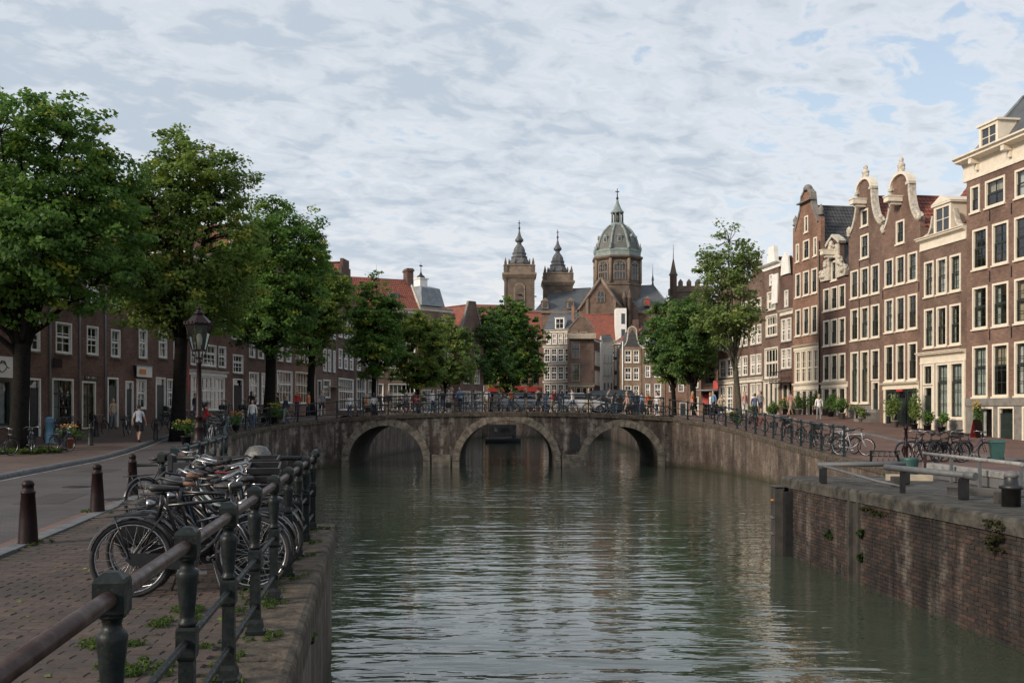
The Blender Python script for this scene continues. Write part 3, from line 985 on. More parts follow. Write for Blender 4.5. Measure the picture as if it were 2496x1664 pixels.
def door(root, x0, z0, x1, z1, mat='sash', frame='cream', light=0.45):
    w, h = x1 - x0, z1 - z0
    m = MB(); fw = 0.10
    m.box(0, -0.03, 0, fw, 0.14, h); m.box(w - fw, -0.03, 0, w, 0.14, h); m.box(fw, -0.03, h - fw, w - fw, 0.14, h)
    o = m.build('door', M[frame], root, (x0, 0, z0))
    m = MB()
    hl = h - light - fw
    m.box(fw, 0.05, 0, w - fw, 0.10, hl, 0)
    for a, b in ((0.12, 0.45), (0.52, 0.92)):
        m.box(fw + 0.1, 0.035, hl * a, w - fw - 0.1, 0.05, hl * b, 0, 0.006)
    m.box(fw, 0.03, hl, w - fw, 0.11, hl + 0.06)
    m.build('door_leaf', M[mat], o)
    m = MB(); m.face([(fw, 0.08, hl + 0.06), (w - fw, 0.08, hl + 0.06), (w - fw, 0.08, h - fw), (fw, 0.08, h - fw)]); m.build('pane', M['glass'], o)
    m = MB(); m.tube([(w - fw - 0.12, 0.0, 1.0), (w - fw - 0.12, 0.05, 1.0)], 0.025, 6); m.build('handle', M['chrome'], o)
    return o


def facade(root, W, outline, holes, D, mat, zb=-1.2, reveal=0.16, side_h=None, name='wall'):
    """outline: points (x, z) of the top edge from right to left; holes: (x0,z0,x1,z1)"""
    pts = [(0, zb), (W, zb)] + outline
    n0 = len(pts)
    V = [Vector(p) for p in pts]
    F = [list(range(n0))]
    for x0, z0, x1, z1 in holes:
        b = len(V)
        V += [Vector((x0, z0)), Vector((x0, z1)), Vector((x1, z1)), Vector((x1, z0))]
        F.append([b, b + 1, b + 2, b + 3])
    vs, es, fs, ov, oe, of = delaunay_2d_cdt(V, [], F, 1, 1e-5)
    m = MB()

    def inside_hole(c):
        return any(x0 < c[0] < x1 and z0 < c[1] < z1 for x0, z0, x1, z1 in holes)
    for f in fs:
        p = [vs[i] for i in f]
        c = (sum(q[0] for q in p) / len(p), sum(q[1] for q in p) / len(p))
        if inside_hole(c):
            continue
        ar = sum(p[i][0] * p[(i + 1) % len(p)][1] - p[(i + 1) % len(p)][0] * p[i][1] for i in range(len(p)))
        if ar < 0:
            p = p[::-1]
        m.face([(q[0], 0, q[1]) for q in p])
    for x0, z0, x1, z1 in holes:
        for (a, b) in (((x0, z0), (x0, z1)), ((x0, z1), (x1, z1)), ((x1, z1), (x1, z0)), ((x1, z0), (x0, z0))):
            m.face([(a[0], 0, a[1]), (b[0], 0, b[1]), (b[0], reveal, b[1]), (a[0], reveal, a[1])])
    if D:
        # parapet thickness and side and back walls
        for a, b in zip([(W, zb)] + outline, outline + [(0, zb)]):
            m.face([(a[0], 0, a[1]), (a[0], 0.30, a[1]), (b[0], 0.30, b[1]), (b[0], 0, b[1])])
        hs = side_h if side_h else min(z for x, z in outline)
        m.face([(0, 0.3, zb), (0, D, zb), (0, D, hs), (0, 0.3, hs)][::-1])
        m.face([(W, 0.3, zb), (W, D, zb), (W, D, hs), (W, 0.3, hs)])
        m.face([(0, D, zb), (W, D, zb), (W, D, hs), (0, D, hs)][::-1])
        # inner face of the gable so that it is solid above the eaves
        hi = [p for p in outline if p[1] >= hs]
        if len(hi) > 2:
            t = [(x, 0.30, z) for x, z in hi]
            m.face(t[::-1])
    return m.build(name, mat, root)


TILE_MESH = {}


def tile_roof(root, o, u, v, n, lu, lv, mat, tw=0.26, th=0.34, single=0, rows_from=0):
    """roof plane from corner o along unit u (eaves) and unit v (up the slope); a base sheet plus courses of curved tiles"""
    o, u, v, n = Vector(o), Vector(u).normalized(), Vector(v).normalized(), Vector(n).normalized()
    m = MB(); m.face([o, o + u * lu, o + u * lu + v * lv, o + v * lv])
    base = m.build('roof', mat, root)
    nu, nv = int(lu / tw), int(lv / th)
    big = MB()

    def prof(k):
        P = []
        for i in range(5):
            f = i / 4
            P.append((f, 0.045 * sin(pi * f) ** 0.8 if i < 4 else 0.0))
        return P
    key = (mat.name, tw, th)
    if key not in TILE_MESH:
        t = MB()
        pr = prof(0)
        lo = [(f * tw, -0.02, h + 0.035) for f, h in pr]
        hi = [(f * tw, th * 1.05, h + 0.004) for f, h in pr]
        t.loft([lo, hi], 0, True, False, False)
        for a, b in zip(pr, pr[1:]):
            t.face([(a[0] * tw, -0.02, 0), (b[0] * tw, -0.02, 0), (b[0] * tw, -0.02, b[1] + 0.035), (a[0] * tw, -0.02, a[1] + 0.035)])
        TILE_MESH[key] = (t, t.mesh('tile', [mat]))
    t, tm = TILE_MESH[key]
    rot = Matrix((u, v, n)).transposed()
    cnt = 0
    order = [(i, j) for j in range(nv) for i in range(nu)]
    for i, j in order:
        p = o + u * (i * lu / nu) + v * (j * lv / nv) + n * (0.012 + rnd.uniform(0, 0.012))
        if cnt < single:
            ob = link('tile', tm, root)
            ob.matrix_local = Matrix.Translation(p) @ rot.to_4x4()
            cnt += 1
        else:
            b0 = len(big.v)
            big.v += [tuple(p + rot @ Vector(q)) for q in t.v]
            for f in t.f:
                big.f.append(tuple(a + b0 for a in f)); big.m.append(0); big.s.append(True)
    if big.f:
        tag(big.build('tile_courses', mat, root), kind='stuff')
    return base


def perp_roof(root, W, D, eave, ridge, mat, y0=0.25, tiles=None, single=(0, 0), over=0.0):
    """saddle roof with its ridge running back from the facade"""
    h = ridge - eave
    L = hypot(W / 2, h)
    if tiles:
        tile_roof(root, (W + over, y0, eave), (0, 1, 0), (-(W / 2 + over), 0, h), (h, 0, W / 2), D - y0, L, mat, single=single[0])
        tile_roof(root, (-over, D, eave), (0, -1, 0), ((W / 2 + over), 0, h), (-h, 0, W / 2), D - y0, L, mat, single=single[1])
    else:
        m = MB()
        m.face([(W, y0, eave), (W, D, eave), (W / 2, D, ridge), (W / 2, y0, ridge)])
        m.face([(0, D, eave), (0, y0, eave), (W / 2, y0, ridge), (W / 2, D, ridge)])
        m.build('roof', mat, root)
    m = MB()
    m.face([(W, D, eave), (0, D, eave), (W / 2, D, ridge)])
    m.tube([(W / 2, y0, ridge + 0.03), (W / 2, D, ridge + 0.03)], 0.11, 6)
    m.build('ridge', mat, root)


def par_roof(root, W, D, eave, ridge, mat, tiles=None, single=0, y0=0.0, hip=0.0):
    """saddle roof with its ridge parallel to the facade, gable walls at the sides"""
    h = ridge - eave
    yr = D / 2
    if tiles:
        tile_roof(root, (0, y0, eave), (1, 0, 0), (0, yr - y0, h), (0, -h, yr - y0), W, hypot(yr - y0, h), mat, single=single)
    else:
        m = MB(); m.face([(0, y0, eave), (W, y0, eave), (W - hip, yr, ridge), (hip, yr, ridge)])
        if hip:
            m.face([(W, y0, eave), (W, D, eave), (W - hip, yr, ridge)]); m.face([(0, D, eave), (0, y0, eave), (hip, yr, ridge)])
        m.build('roof', mat, root)
    m = MB(); m.face([(W, D, eave), (0, D, eave), (hip, yr, ridge), (W - hip, yr, ridge)])
    m.tube([(hip, yr, ridge + 0.02), (W - hip, yr, ridge + 0.02)], 0.11, 6)
    m.build('ridge', mat, root)
    if not hip:
        return [((0, y0), (0, yr), (0, D)), ((W, y0), (W, yr), (W, D))]


def gable_ends(root, W, D, eave, ridge, mat):
    for x, s in ((0.0, 1), (W, -1)):
        m = MB()
        p = [(x, 0, eave), (x, D, eave), (x, D / 2, ridge)]
        m.face(p if s < 0 else p[::-1]); m.build('gable_wall', mat, root)


def cornice(root, x0, x1, z0, z1, proj=0.45, mat='cream', frieze=True, brackets=0, name='cornice'):
    h = z1 - z0
    m = MB()
    prof = [(0.0, z0), (-0.07, z0), (-0.07, z0 + h * 0.10), (-0.04, z0 + h * 0.14), (-0.04, z0 + h * 0.62), (-0.10, z0 + h * 0.66), (-0.14, z0 + h * 0.74),
            (-proj * 0.8, z0 + h * 0.80), (-proj * 0.8, z0 + h * 0.88), (-proj, z0 + h * 0.93), (-proj, z1), (0.30, z1)]
    ra = [(x0, y, z) for y, z in prof] + [(x0, 0.30, z0)]
    rb = [(x1, y, z) for y, z in prof] + [(x1, 0.30, z0)]
    m.loft([ra, rb])
    o = m.build(name, M[mat], root)
    for i in range(brackets):
        x = x0 + (x1 - x0) * (i + 0.5) / brackets if brackets > 2 else (x0 + 0.3 if i == 0 else x1 - 0.3)
        m = MB()
        m.box(x - 0.12, -proj * 0.75, z0 + h * 0.55, x + 0.12, -0.03, z0 + h * 0.79, 0, 0.03); m.box(x - 0.09, -0.2, z0 + h * 0.28, x + 0.09, -0.03, z0 + h * 0.55, 0, 0.03)
        m.build('bracket', M[mat], o)
    return o


def trim_ribbon(root, pts, y0, y1, th, mat, name='gable_trim'):
    """moulding that follows the gable's edge: pts (x, z)"""
    m = MB()
    R = []
    n = len(pts)
    for i in range(n):
        a, b = pts[max(0, i - 1)], pts[min(n - 1, i + 1)]
        d = Vector((b[0] - a[0], b[1] - a[1]))
        d = d.normalized() if d.length > 1e-6 else Vector((1, 0))
        nx, nz = d.y, -d.x
        x, z = pts[i]
        R.append([(x - nx * th * 0.1, y0, z - nz * th * 0.1), (x + nx * th, y0, z + nz * th), (x + nx * th, y1, z + nz * th), (x - nx * th * 0.1, y1, z - nz * th * 0.1)])
    m.loft(R)
    return m.build(name, mat, root)


def scroll(root, x, z, s, r, mat, y0=-0.12, y1=0.22):
    """carved volute and leaves at a gable's shoulder; s is the side it curls to"""
    m = MB()
    n = 14
    P = []
    for i in range(n):
        t = i / (n - 1)
        a = t * 2.2 * pi
        q = r * (1 - 0.72 * t)
        P.append((x + s * (q * cos(a)), z + q * sin(a)))
    for a, b in zip(P, P[1:]):
        m.tube([(a[0], (y0 + y1) / 2, a[1]), (b[0], (y0 + y1) / 2, b[1])], 0.10, 6)
    for k in range(7):
        q = rnd.uniform(0.10, 0.19)
        cx, cz = x + s * rnd.uniform(-0.5, 0.35) * r, z + rnd.uniform(-0.5, 1.3) * r
        m.lathe([(0.02, cz - q), (q * 0.8, cz - q * 0.5), (q, cz), (q * 0.7, cz + q * 0.6), (0.02, cz + q)], 7, (cx, y0 + 0.06), 0)
    return m.build('scroll', mat, root)


def finial(root, x, z, h, mat):
    m = MB()
    m.lathe([(0.16, z), (0.24, z + 0.05 * h), (0.13, z + 0.16 * h), (0.20, z + 0.32 * h), (0.25, z + 0.46 * h), (0.17, z + 0.60 * h), (0.10, z + 0.68 * h), (0.15, z + 0.80 * h), (0.12, z + 0.92 * h), (0.03, z + h)], 9, (x, 0.05))
    m.lathe([(0.02, z + 0.1 * h), (0.12, z + 0.2 * h), (0.10, z + 0.35 * h), (0.02, z + 0.42 * h)], 7, (x - 0.22, 0.05))
    m.lathe([(0.02, z + 0.05 * h), (0.12, z + 0.15 * h), (0.10, z + 0.28 * h), (0.02, z + 0.35 * h)], 7, (x + 0.22, 0.05))
    return m.build('finial', mat, root)


def hoist(root, x, z, mat='cream', w=0.55):
    m = MB(); m.box(x - w / 2, -0.95, z, x + w / 2, -0.02, z + 0.30, 0, 0.02); m.box(x - w * 0.55, -1.0, z + 0.30, x + w * 0.55, 0.0, z + 0.37)
    m.box(x - w * 0.3, -0.7, z - 0.16, x + w * 0.3, -0.02, z - 0.002)
    o = m.build('hoist_beam', M[mat], root)
    m = MB(); m.tube([(x, -0.78, z - 0.165), (x, -0.78, z - 0.34), (x + 0.05, -0.78, z - 0.40), (x + 0.09, -0.78, z - 0.34)], 0.02, 5); m.build('hook', M['black'], o)
    return o


def dormer(root, x0, x1, z0, z1, y0, depth, pediment=0.4, mat='cream', roofmat='lead', cols=2):
    w = x1 - x0
    m = MB()
    m.box(x0, y0, z0, x0 + 0.18, y0 + depth, z1); m.box(x1 - 0.18, y0, z0, x1, y0 + depth, z1); m.box(x0 + 0.18, y0, z1 - 0.16, x1 - 0.18, y0 + depth, z1)
    m.box(x0 + 0.18, y0, z0, x1 - 0.18, y0 + depth, z0 + 0.08)
    m.box(x0 - 0.12, y0 - 0.10, z1 + 0.002, x1 + 0.12, y0 + depth, z1 + 0.10)
    o = m.build('dormer', M[mat], root)
    if pediment:
        m = MB(); m.prism([(x0 - 0.14, z1 + 0.102), (x1 + 0.14, z1 + 0.102), ((x0 + x1) / 2, z1 + 0.10 + pediment)], y0 - 0.12, y0 + depth); m.build('pediment', M[mat], o)
    m = MB(); m.box(x0 + 0.18, y0 + 0.08, z0 + 0.08, x1 - 0.18, y0 + 0.1, z1 - 0.16); m.build('pane', M['window_dark'], o)
    m = MB()
    for i in range(1, cols):
        x = x0 + 0.18 + (w - 0.36) * i / cols
        m.box(x - 0.025, y0 + 0.04, z0 + 0.08, x + 0.025, y0 + 0.078, z1 - 0.16)
    m.box(x0 + 0.18, y0 + 0.05, (z0 + z1) / 2 - 0.02, x1 - 0.18, y0 + 0.076, (z0 + z1) / 2 + 0.02)
    m.build('sash', M[mat if mat == 'white' else 'cream'], o)
    return o


M['window_dark'] = paint('window_dark', (0.022, 0.025, 0.028), 0.06, 0.3, scale=1.5, spec=0.9)


def house(name, label, p0, p1, base, outline_fn, holes, D, mat, group=None, cat='house', side_h=None):
    W = hypot(p1[0] - p0[0], p1[1] - p0[1])
    root = empty(name, (p0[0], p0[1], base), atan2(p1[1] - p0[1], p1[0] - p0[0]), label, cat, group)
    ol = outline_fn(W) if callable(outline_fn) else outline_fn
    facade(root, W, ol, holes, D, mat, side_h=side_h)
    return root, W


def bell(W, eave, shoulder_in, z_neck, z_top, neck):
    """outline of a bell gable, right to left"""
    c = W / 2
    P = [(W, eave)]
    for i in range(9):
        t = i / 8
        P.append((W - 0.05 - (W / 2 - neck - 0.05) * (1 - (1 - t) ** 2.0) * 1.0, eave + 0.02 + (z_neck - eave) * t ** 1.45))
    for i in range(1, 10):
        a = pi * i / 10
        P.append((c + neck * cos(a), z_neck + (z_top - z_neck) * sin(a)))
    left = [(W - x, z) for x, z in reversed(P[:10])]
    return P + left


WROW = lambda xs, z0, z1: [(a, z0, b, z1) for a, b in xs]


def anchors(root, xs, z, mat='black'):
    for x in xs:
        m = MB(); m.box(x - 0.025, -0.04, z - 0.28, x + 0.025, -0.004, z + 0.28, 0, 0.008); m.build('wall_anchor', M[mat], root)


def shopfront_posts(root, xs, z0, z1, mat='cream', w=0.16):
    for x in xs:
        m = MB(); m.box(x - w / 2, -0.08, z0, x + w / 2, 0.12, z1, 0, 0.015); m.box(x - w * 0.7, -0.11, z0, x + w * 0.7, 0.10, z0 + 0.25); m.build('post', M[mat], root)


def sheet(root, x0, z0, x1, z1, y, mat, name):
    m = MB(); m.box(x0, y, z0, x1, y + 0.03, z1); return m.build(name, M[mat], root)


# ---- right bank, from the near end
def right_houses():
    # R5: tall brick house with a cornice, running out of the frame
    p0, u = (24.53, 53.09), Vector((25.7 - 24.53, 45.62 - 53.09)).normalized()
    Wd = 13.0
    p1 = (p0[0] + u.x * Wd, p0[1] + u.y * Wd)
    xs_a = [(0.35, 1.15), (1.6, 3.2), (3.95, 5.5), (5.95, 7.4), (7.9, 9.3), (9.8, 11.2)]
    xs = [(0.52, 1.80), (2.18, 3.46), (3.92, 5.2), (5.66, 6.94), (7.4, 8.68), (9.14, 10.42), (10.9, 12.2)]
    holes = WROW(xs_a, 12.23, 13.64) + WROW(xs, 9.16, 11.29) + WROW(xs, 6.0, 8.22) + WROW(xs, 2.40, 5.10)
    bs = [(1.0, 2.3), (2.64, 3.92), (4.5, 5.8), (6.3, 7.6)]
    holes += WROW(bs, 0.05, 1.88)
    root, W = house('canal_house', 'tall brown brick house at the right edge with a deep cream cornice and slate roof dormer', p0, p1, 0.19, [(Wd, 14.0), (0, 14.0)], holes, 11, M['brick_red'], 'canal houses on the right bank')
    for a, b in xs_a:
        window(root, a, 12.23, b, 13.64, cols=2 if b - a > 1 else 1, rows=2, split=0.5)
    for a, b in xs:
        window(root, a, 9.16, b, 11.29, rows=4, cols=2, split=0.54, bar=0.035)
        window(root, a, 6.0, b, 8.22, rows=4, cols=2, split=0.54, bar=0.035)
        window(root, a, 2.40, b, 5.10, rows=4, cols=2, split=0.6, bar=0.035)
    for i, (a, b) in enumerate(bs):
        if i == 1: door(root, a, 0.05, b, 1.88, light=0.3)
        else: window(root, a, 0.05, b, 1.88, rows=1, cols=2, split=0, sill=False)
    m = MB(); m.box(0.0, -0.10, 1.90, Wd, -0.004, 2.33, 0, 0.02)
    m.box(0.0, -0.05, -1, 1.0, -0.004, 1.90); m.box(2.3, -0.05, -1, 2.64, -0.004, 1.90); m.box(3.92, -0.05, -1, 4.5, -0.004, 1.90); m.box(5.8, -0.05, -1, 6.3, -0.004, 1.9); m.box(7.6, -0.05, -1, Wd, -0.004, 1.9)
    m.build('plinth', M['grey_stone'], root)
    cornice(root, -0.25, Wd, 14.0, 15.25, 0.75, 'cream', brackets=5)
    m = MB()
    e = 15.25
    m.face([(0, 0.1, e), (Wd, 0.1, e), (Wd, 2.2, e + 2.9), (1.6, 2.2, e + 2.9)]); m.face([(0, 11, e), (0, 0.1, e), (1.6, 2.2, e + 2.9), (1.6, 9, e + 2.9)]); m.face([(1.6, 2.2, e + 2.9), (Wd, 2.2, e + 2.9), (Wd, 9, e + 2.9), (1.6, 9, e + 2.9)])
    m.build('roof', M['slate'], root)
    m = MB(); m.tube([(0.0, 0.1, e + .03), (1.6, 2.2, e + 2.95)], 0.09, 6); m.tube([(1.6, 2.2, e + 2.93), (Wd, 2.2, e + 2.93)], 0.1, 6); m.build('ridge', M['lead'], root)
    dormer(root, 1.2, 2.75, 15.27, 16.55, -0.1, 2.2, 0, 'cream', cols=2)
    dormer(root, 5.6, 7.1, 15.27, 16.55, -0.1, 2.2, 0, 'cream', cols=2)
    anchors(root, [1.98, 3.7, 5.45, 7.2], 11.8); anchors(root, [1.98, 3.7, 5.45, 7.2], 8.65); anchors(root, [1.98, 3.7, 5.45], 5.6)

    # R4: house with white cornice and pedimented dormer, cream shopfront
    g = 'canal houses on the right bank'
    xs = [(0.45, 1.42), (1.68, 2.68), (2.95, 3.97)]
    holes = WROW(xs, 7.94, 9.96) + WROW(xs, 5.01, 7.24) + [(0.35, 0.15, 1.30, 4.05), (1.55, 0.9, 4.25, 4.05)]
    root, W = house('canal_house', 'brick house with white cornice, pedimented dormer and tall cream shopfront', (23.85, 57.52), (24.53, 53.09), 0.50, [(4.48, 10.7), (0, 10.7)], holes, 11, M['brick_brown'], g)
    for a, b in xs:
        window(root, a, 7.94, b, 9.96, rows=4, cols=2, curtain='full'); window(root, a, 5.01, b, 7.24, rows=4, cols=2, curtain=rnd.choice(['full', 'sides']))
    cornice(root, 0.02, W - 0.02, 10.64, 11.36, 0.38, 'cream')
    tile_roof(root, (0, 0.5, 11.2), (1, 0, 0), (0, 3.1, 4.1), (0, -4.1, 3.1), W, hypot(3.1, 4.1), M['red_tile'], single=220)
    m = MB(); m.face([(0, 3.6, 15.3), (W, 3.6, 15.3), (W, 11, 12.0), (0, 11, 12.0)]); m.face([(0, .5, 11.2), (0, 3.6, 15.3), (0, 11, 12), (0, 11, 11.0)]); m.build('ridge', M['red_tile'], root)
    dormer(root, 1.35, 3.0, 11.37, 12.95, 0.02, 2.4, 0.42, 'cream', cols=2)
    for s, x in ((-1, 1.2), (1, 3.15)):
        trim_ribbon(root, [(x + s * 0.9, 11.38), (x + s * 0.45, 11.50), (x + s * 0.18, 11.85), (x, 12.5)] if s > 0 else [(x, 12.5), (x - 0.18, 11.85), (x - 0.45, 11.5), (x - 0.9, 11.38)], 0.05, 0.3, 0.14, M['stone_orn'], 'scroll')
    window(root, 0.35, 2.85, 1.30, 4.05, cols=2, rows=2, split=0, sill=False); door(root, 0.35, 0.15, 1.30, 2.80, light=0.5)
    window(root, 1.62, 0.95, 2.86, 4.05, cols=2, rows=4, split=0.68, curtain='full'); window(root, 2.96, 0.95, 4.20, 4.05, cols=2, rows=4, split=0.68, curtain='full')
    shopfront_posts(root, [0.22, 1.46, 2.91, 4.32], 0.0, 4.06)
    cornice(root, 0.05, W - 0.05, 4.07, 4.72, 0.40, 'cream', name='shop_cornice')
    sheet(root, 1.5, -0.5, 4.3, 0.88, -0.03, 'grey_stone', 'plinth')

    # R3b: second bell gable
    xs = [(0.32, 1.32), (1.62, 2.62), (2.93, 3.93)]
    holes = [(1.62, 11.27, 2.56, 12.68)] + WROW(xs, 8.82, 10.53) + WROW(xs, 6.0, 8.06) + WROW(xs, 2.98, 5.20) + [(0.45, 0.05, 4.0, 2.45)]
    root, W = house('canal_house', 'bell-gabled brick house with arched pediment top, red tiled roof and dark shopfront', (23.2, 61.67), (23.85, 57.52), 0.74, lambda W: bell(W, 12.25, 0, 14.75, 15.45, 0.95), holes, 11, M['brick_red'], g, side_h=12.0)
    ol = bell(W, 12.25, 0, 14.75, 15.45, 0.95)
    window(root, 1.62, 11.27, 2.56, 12.68, rows=3, cols=2)
    for i, (z0, z1) in enumerate(((8.82, 10.53), (6.0, 8.06), (2.98, 5.20))):
        for a, b in xs: window(root, a, z0, b, z1, rows=4, cols=2)
    trim_ribbon(root, ol[1:10], -0.10, 0.34, 0.17, M['stone_orn']); trim_ribbon(root, ol[-10:-1], -0.10, 0.34, 0.17, M['stone_orn'])
    trim_ribbon(root, ol[9:20], -0.16, 0.34, 0.15, M['cream'], 'pediment')
    for s in (-1, 1): m = MB(); m.box(W / 2 + s * 0.75, -0.15, 14.62, W / 2 + s * 1.2, 0.3, 14.80, 0, 0.02); m.build('capital', M['stone_orn'], root)
    scroll(root, 0.10, 12.45, -1, 0.30, M['stone_orn']); scroll(root, W - 0.10, 12.45, 1, 0.30, M['stone_orn'])
    finial(root, W / 2, 15.55, 0.95, M['stone_orn']); hoist(root, W / 2, 13.75)
    perp_roof(root, W, 11, 11.9, 14.1, M['red_tile'], tiles=True, single=(140, 0))
    m = MB(); m.box(1.0, 7.5, 13.3, 1.9, 8.2, 14.75, 0, 0.03); m.build('chimney', M['brick_dark'], root)
    cornice(root, 0.1, W - 0.1, 2.46, 2.86, 0.30, 'cream', name='shop_cornice')
    shopfront_posts(root, [0.36, 4.08], 0.0, 2.45)
    window(root, 0.5, 0.1, 1.65, 2.40, cols=2, rows=1, split=0.75, frame='sash', sash='sash', sill=False); door(root, 1.8, 0.05, 2.75, 2.42, frame='sash'); window(root, 2.85, 0.1, 3.95, 2.40, cols=2, rows=1, split=0.75, frame='sash', sash='sash', sill=False)
    sheet(root, 1.7, 2.32, 2.4, 2.45, -0.06, 'sign_red', 'sign')
    anchors(root, [0.1, W - 0.1], 8.4)

    # R3a: first bell gable
    xs = [(0.30, 1.32), (1.62, 2.66), (2.95, 3.98)]
    holes = [(1.68, 12.88, 2.58, 13.97), (1.60, 10.81, 2.66, 12.34)] + WROW(xs, 8.35, 10.2) + WROW(xs, 5.57, 7.66) + WROW(xs[:2], 1.42, 4.81) + [(2.95, 2.83, 3.98, 4.81), (3.02, 1.0, 3.94, 2.78), (0.8, 0.05, 1.45, 0.95), (2.0, 0.05, 2.65, 0.95)]
    root, W = house('canal_house', 'bell-gabled brick house with carved white scrolls and two attic windows, left of the dark shopfront', (22.55, 65.92), (23.2, 61.67), 0.99, lambda W: bell(W, 12.55, 0, 15.2, 15.9, 0.88), holes, 11, M['brick_brown'], g, side_h=12.2)
    ol = bell(W, 12.55, 0, 15.2, 15.9, 0.88)
    window(root, 1.68, 12.88, 2.58, 13.97, rows=2, cols=2, split=0); window(root, 1.60, 10.81, 2.66, 12.34, rows=4, cols=2)
    for z0, z1 in ((8.35, 10.2), (5.57, 7.66)):
        for a, b in xs: window(root, a, z0, b, z1, rows=4, cols=2)
    for a, b in xs[:2]: window(root, a, 1.42, b, 4.81, rows=5, cols=2, split=0.66)
    window(root, 2.95, 2.83, 3.98, 4.81, rows=3, cols=2, sill=False); door(root, 3.02, 1.0, 3.94, 2.78)
    trim_ribbon(root, ol[1:10], -0.10, 0.34, 0.17, M['stone_orn']); trim_ribbon(root, ol[-10:-1], -0.10, 0.34, 0.17, M['stone_orn'])
    trim_ribbon(root, ol[9:20], -0.16, 0.34, 0.15, M['cream'], 'pediment')
    for s in (-1, 1): m = MB(); m.box(W / 2 + s * 0.70, -0.15, 15.07, W / 2 + s * 1.12, 0.3, 15.25, 0, 0.02); m.build('capital', M['stone_orn'], root)
    scroll(root, 0.10, 12.75, -1, 0.30, M['stone_orn']); scroll(root, W - 0.10, 12.75, 1, 0.30, M['stone_orn'])
    finial(root, W / 2, 15.98, 0.85, M['stone_orn']); hoist(root, W / 2, 14.25)
    perp_roof(root, W, 11, 12.1, 14.75, M['red_tile'], tiles=True)
    m = MB(); m.box(0, -0.06, -1, W, -0.004, 0.05); m.box(0, -0.06, .95, 3.0, -0.004, 1.25, 0, 0.02); m.box(0, -0.06, 0.05, .8, -0.004, .95); m.box(1.45, -0.06, 0.05, 2.0, -0.004, .95); m.box(2.65, -0.06, 0.05, 3.0, -0.004, .95); m.build('plinth', M['grey_stone'], root)
    for a in (0.8, 2.0): window(root, a, 0.05, a + 0.65, 0.95, rows=1, cols=1, split=0, sill=False, fw=0.07)
    m = MB()
    for k in range(5): m.box(2.95, -0.30 * (5 - k), -1, 4.05, -0.30 * (4 - k) - 0.002 * (k < 4), 0.2 * (k + 1) + 0.0)
    m.build('stoop', M['grey_stone'], root)
    anchors(root, [1.45, 2.82], 10.6); anchors(root, [1.45, 2.82], 8.0)

    # R2: lower house with white carved neck gable
    xs = [(0.42, 1.36), (1.52, 2.50), (2.66, 3.62)]
    holes = [(1.62, 9.62, 2.42, 10.97)] + WROW(xs, 7.62, 9.19) + WROW(xs, 5.18, 6.97) + WROW(xs, 2.73, 4.54) + [(0.35, 0.42, 3.7, 2.2)]
    nk = [(4.04, 9.6), (3.55, 9.65), (3.1, 10.3), (2.9, 11.1), (2.82, 12.1), (2.02, 12.55), (1.22, 12.1), (1.14, 11.1), (0.94, 10.3), (0.49, 9.65), (0, 9.6)]
    root, W = house('canal_house', 'narrow dark brick house with ornate white carved neck gable between two taller gables', (21.93, 69.91), (22.55, 65.92), 1.29, nk, holes, 11, M['brick_dark'], g, side_h=9.5)
    window(root, 1.62, 9.62, 2.42, 10.97, rows=3, cols=2)
    for z0, z1 in ((7.62, 9.19), (5.18, 6.97), (2.73, 4.54)):
        for a, b in xs: window(root, a, z0, b, z1, rows=3, cols=2)
    for s in (-1, 1):
        c = W / 2
        m = MB(); m.prism([(c + s * 0.46, 9.7), (c + s * 1.75, 9.75), (c + s * 1.9, 10.1), (c + s * 1.65, 10.5), (c + s * 1.3, 10.55), (c + s * 1.1, 10.9), (c + s * 0.85, 11.2), (c + s * 0.46, 11.15)], -0.16, 0.10); m.build('carved_wing', M['stone_orn'], root)
        scroll(root, c + s * 1.45, 10.15, s, 0.38, M['stone_orn'], -0.26, 0.1); scroll(root, c + s * 1.0, 10.75, s, 0.24, M['stone_orn'], -0.26, 0.1)
    trim_ribbon(root, [(2.95, 12.05), (2.6, 12.3), (2.02, 12.62), (1.44, 12.3), (1.09, 12.05)], -0.2, 0.35, 0.18, M['stone_orn'], 'pediment')
    m = MB(); m.prism([(1.25, 11.15), (2.8, 11.15), (2.8, 12.05), (1.25, 12.05)], -0.10, -0.004); m.build('carved_panel', M['stone_orn'], root); hoist(root, W / 2, 11.35, w=0.4); scroll(root, W / 2, 11.85, 1, 0.25, M['stone_orn'], -0.3, 0.0)
    perp_roof(root, W, 11, 9.4, 12.2, M['dark_tile'])
    m = MB(); m.box(3.3, 2.0, 9.5, 4.2, 3.4, 12.2); m.build('white_attic', M['white'], root)
    cornice(root, 0.1, W - 0.1, 2.22, 2.60, 0.22, 'cream', name='shop_cornice'); shopfront_posts(root, [0.38, 1.45, 2.6, 3.68], 0.3, 2.2)
    for a in (0.48, 1.55, 2.7): window(root, a, 0.45, a + 0.9, 2.18, cols=1, rows=1, split=0, sill=False, fw=0.05)
    sheet(root, 0.3, -1, 3.75, 0.40, -0.03, 'grey_stone', 'plinth')

    # R1: spout gable with cream glazed first floor
    xs = [(0.45, 1.35), (1.75, 2.75), (3.10, 4.05)]
    holes = [(1.98, 13.51, 2.58, 14.72), (0.55, 11.56, 1.1, 12.9), (1.76, 11.56, 2.80, 12.95), (3.46, 11.56, 4.0, 12.9)] + WROW(xs, 8.9, 10.69) + WROW(xs, 6.02, 8.0) + [(0.35, 2.5, 4.25, 4.9), (0.35, -0.1, 4.25, 1.95)]
    ol = [(4.56, 13.0), (4.56, 14.2), (4.15, 14.35), (4.1, 13.9), (3.15, 15.35), (3.0, 16.2), (2.28, 16.75), (1.56, 16.2), (1.41, 15.35), (0.46, 13.9), (0.41, 14.35), (0, 14.2), (0, 13.0)]
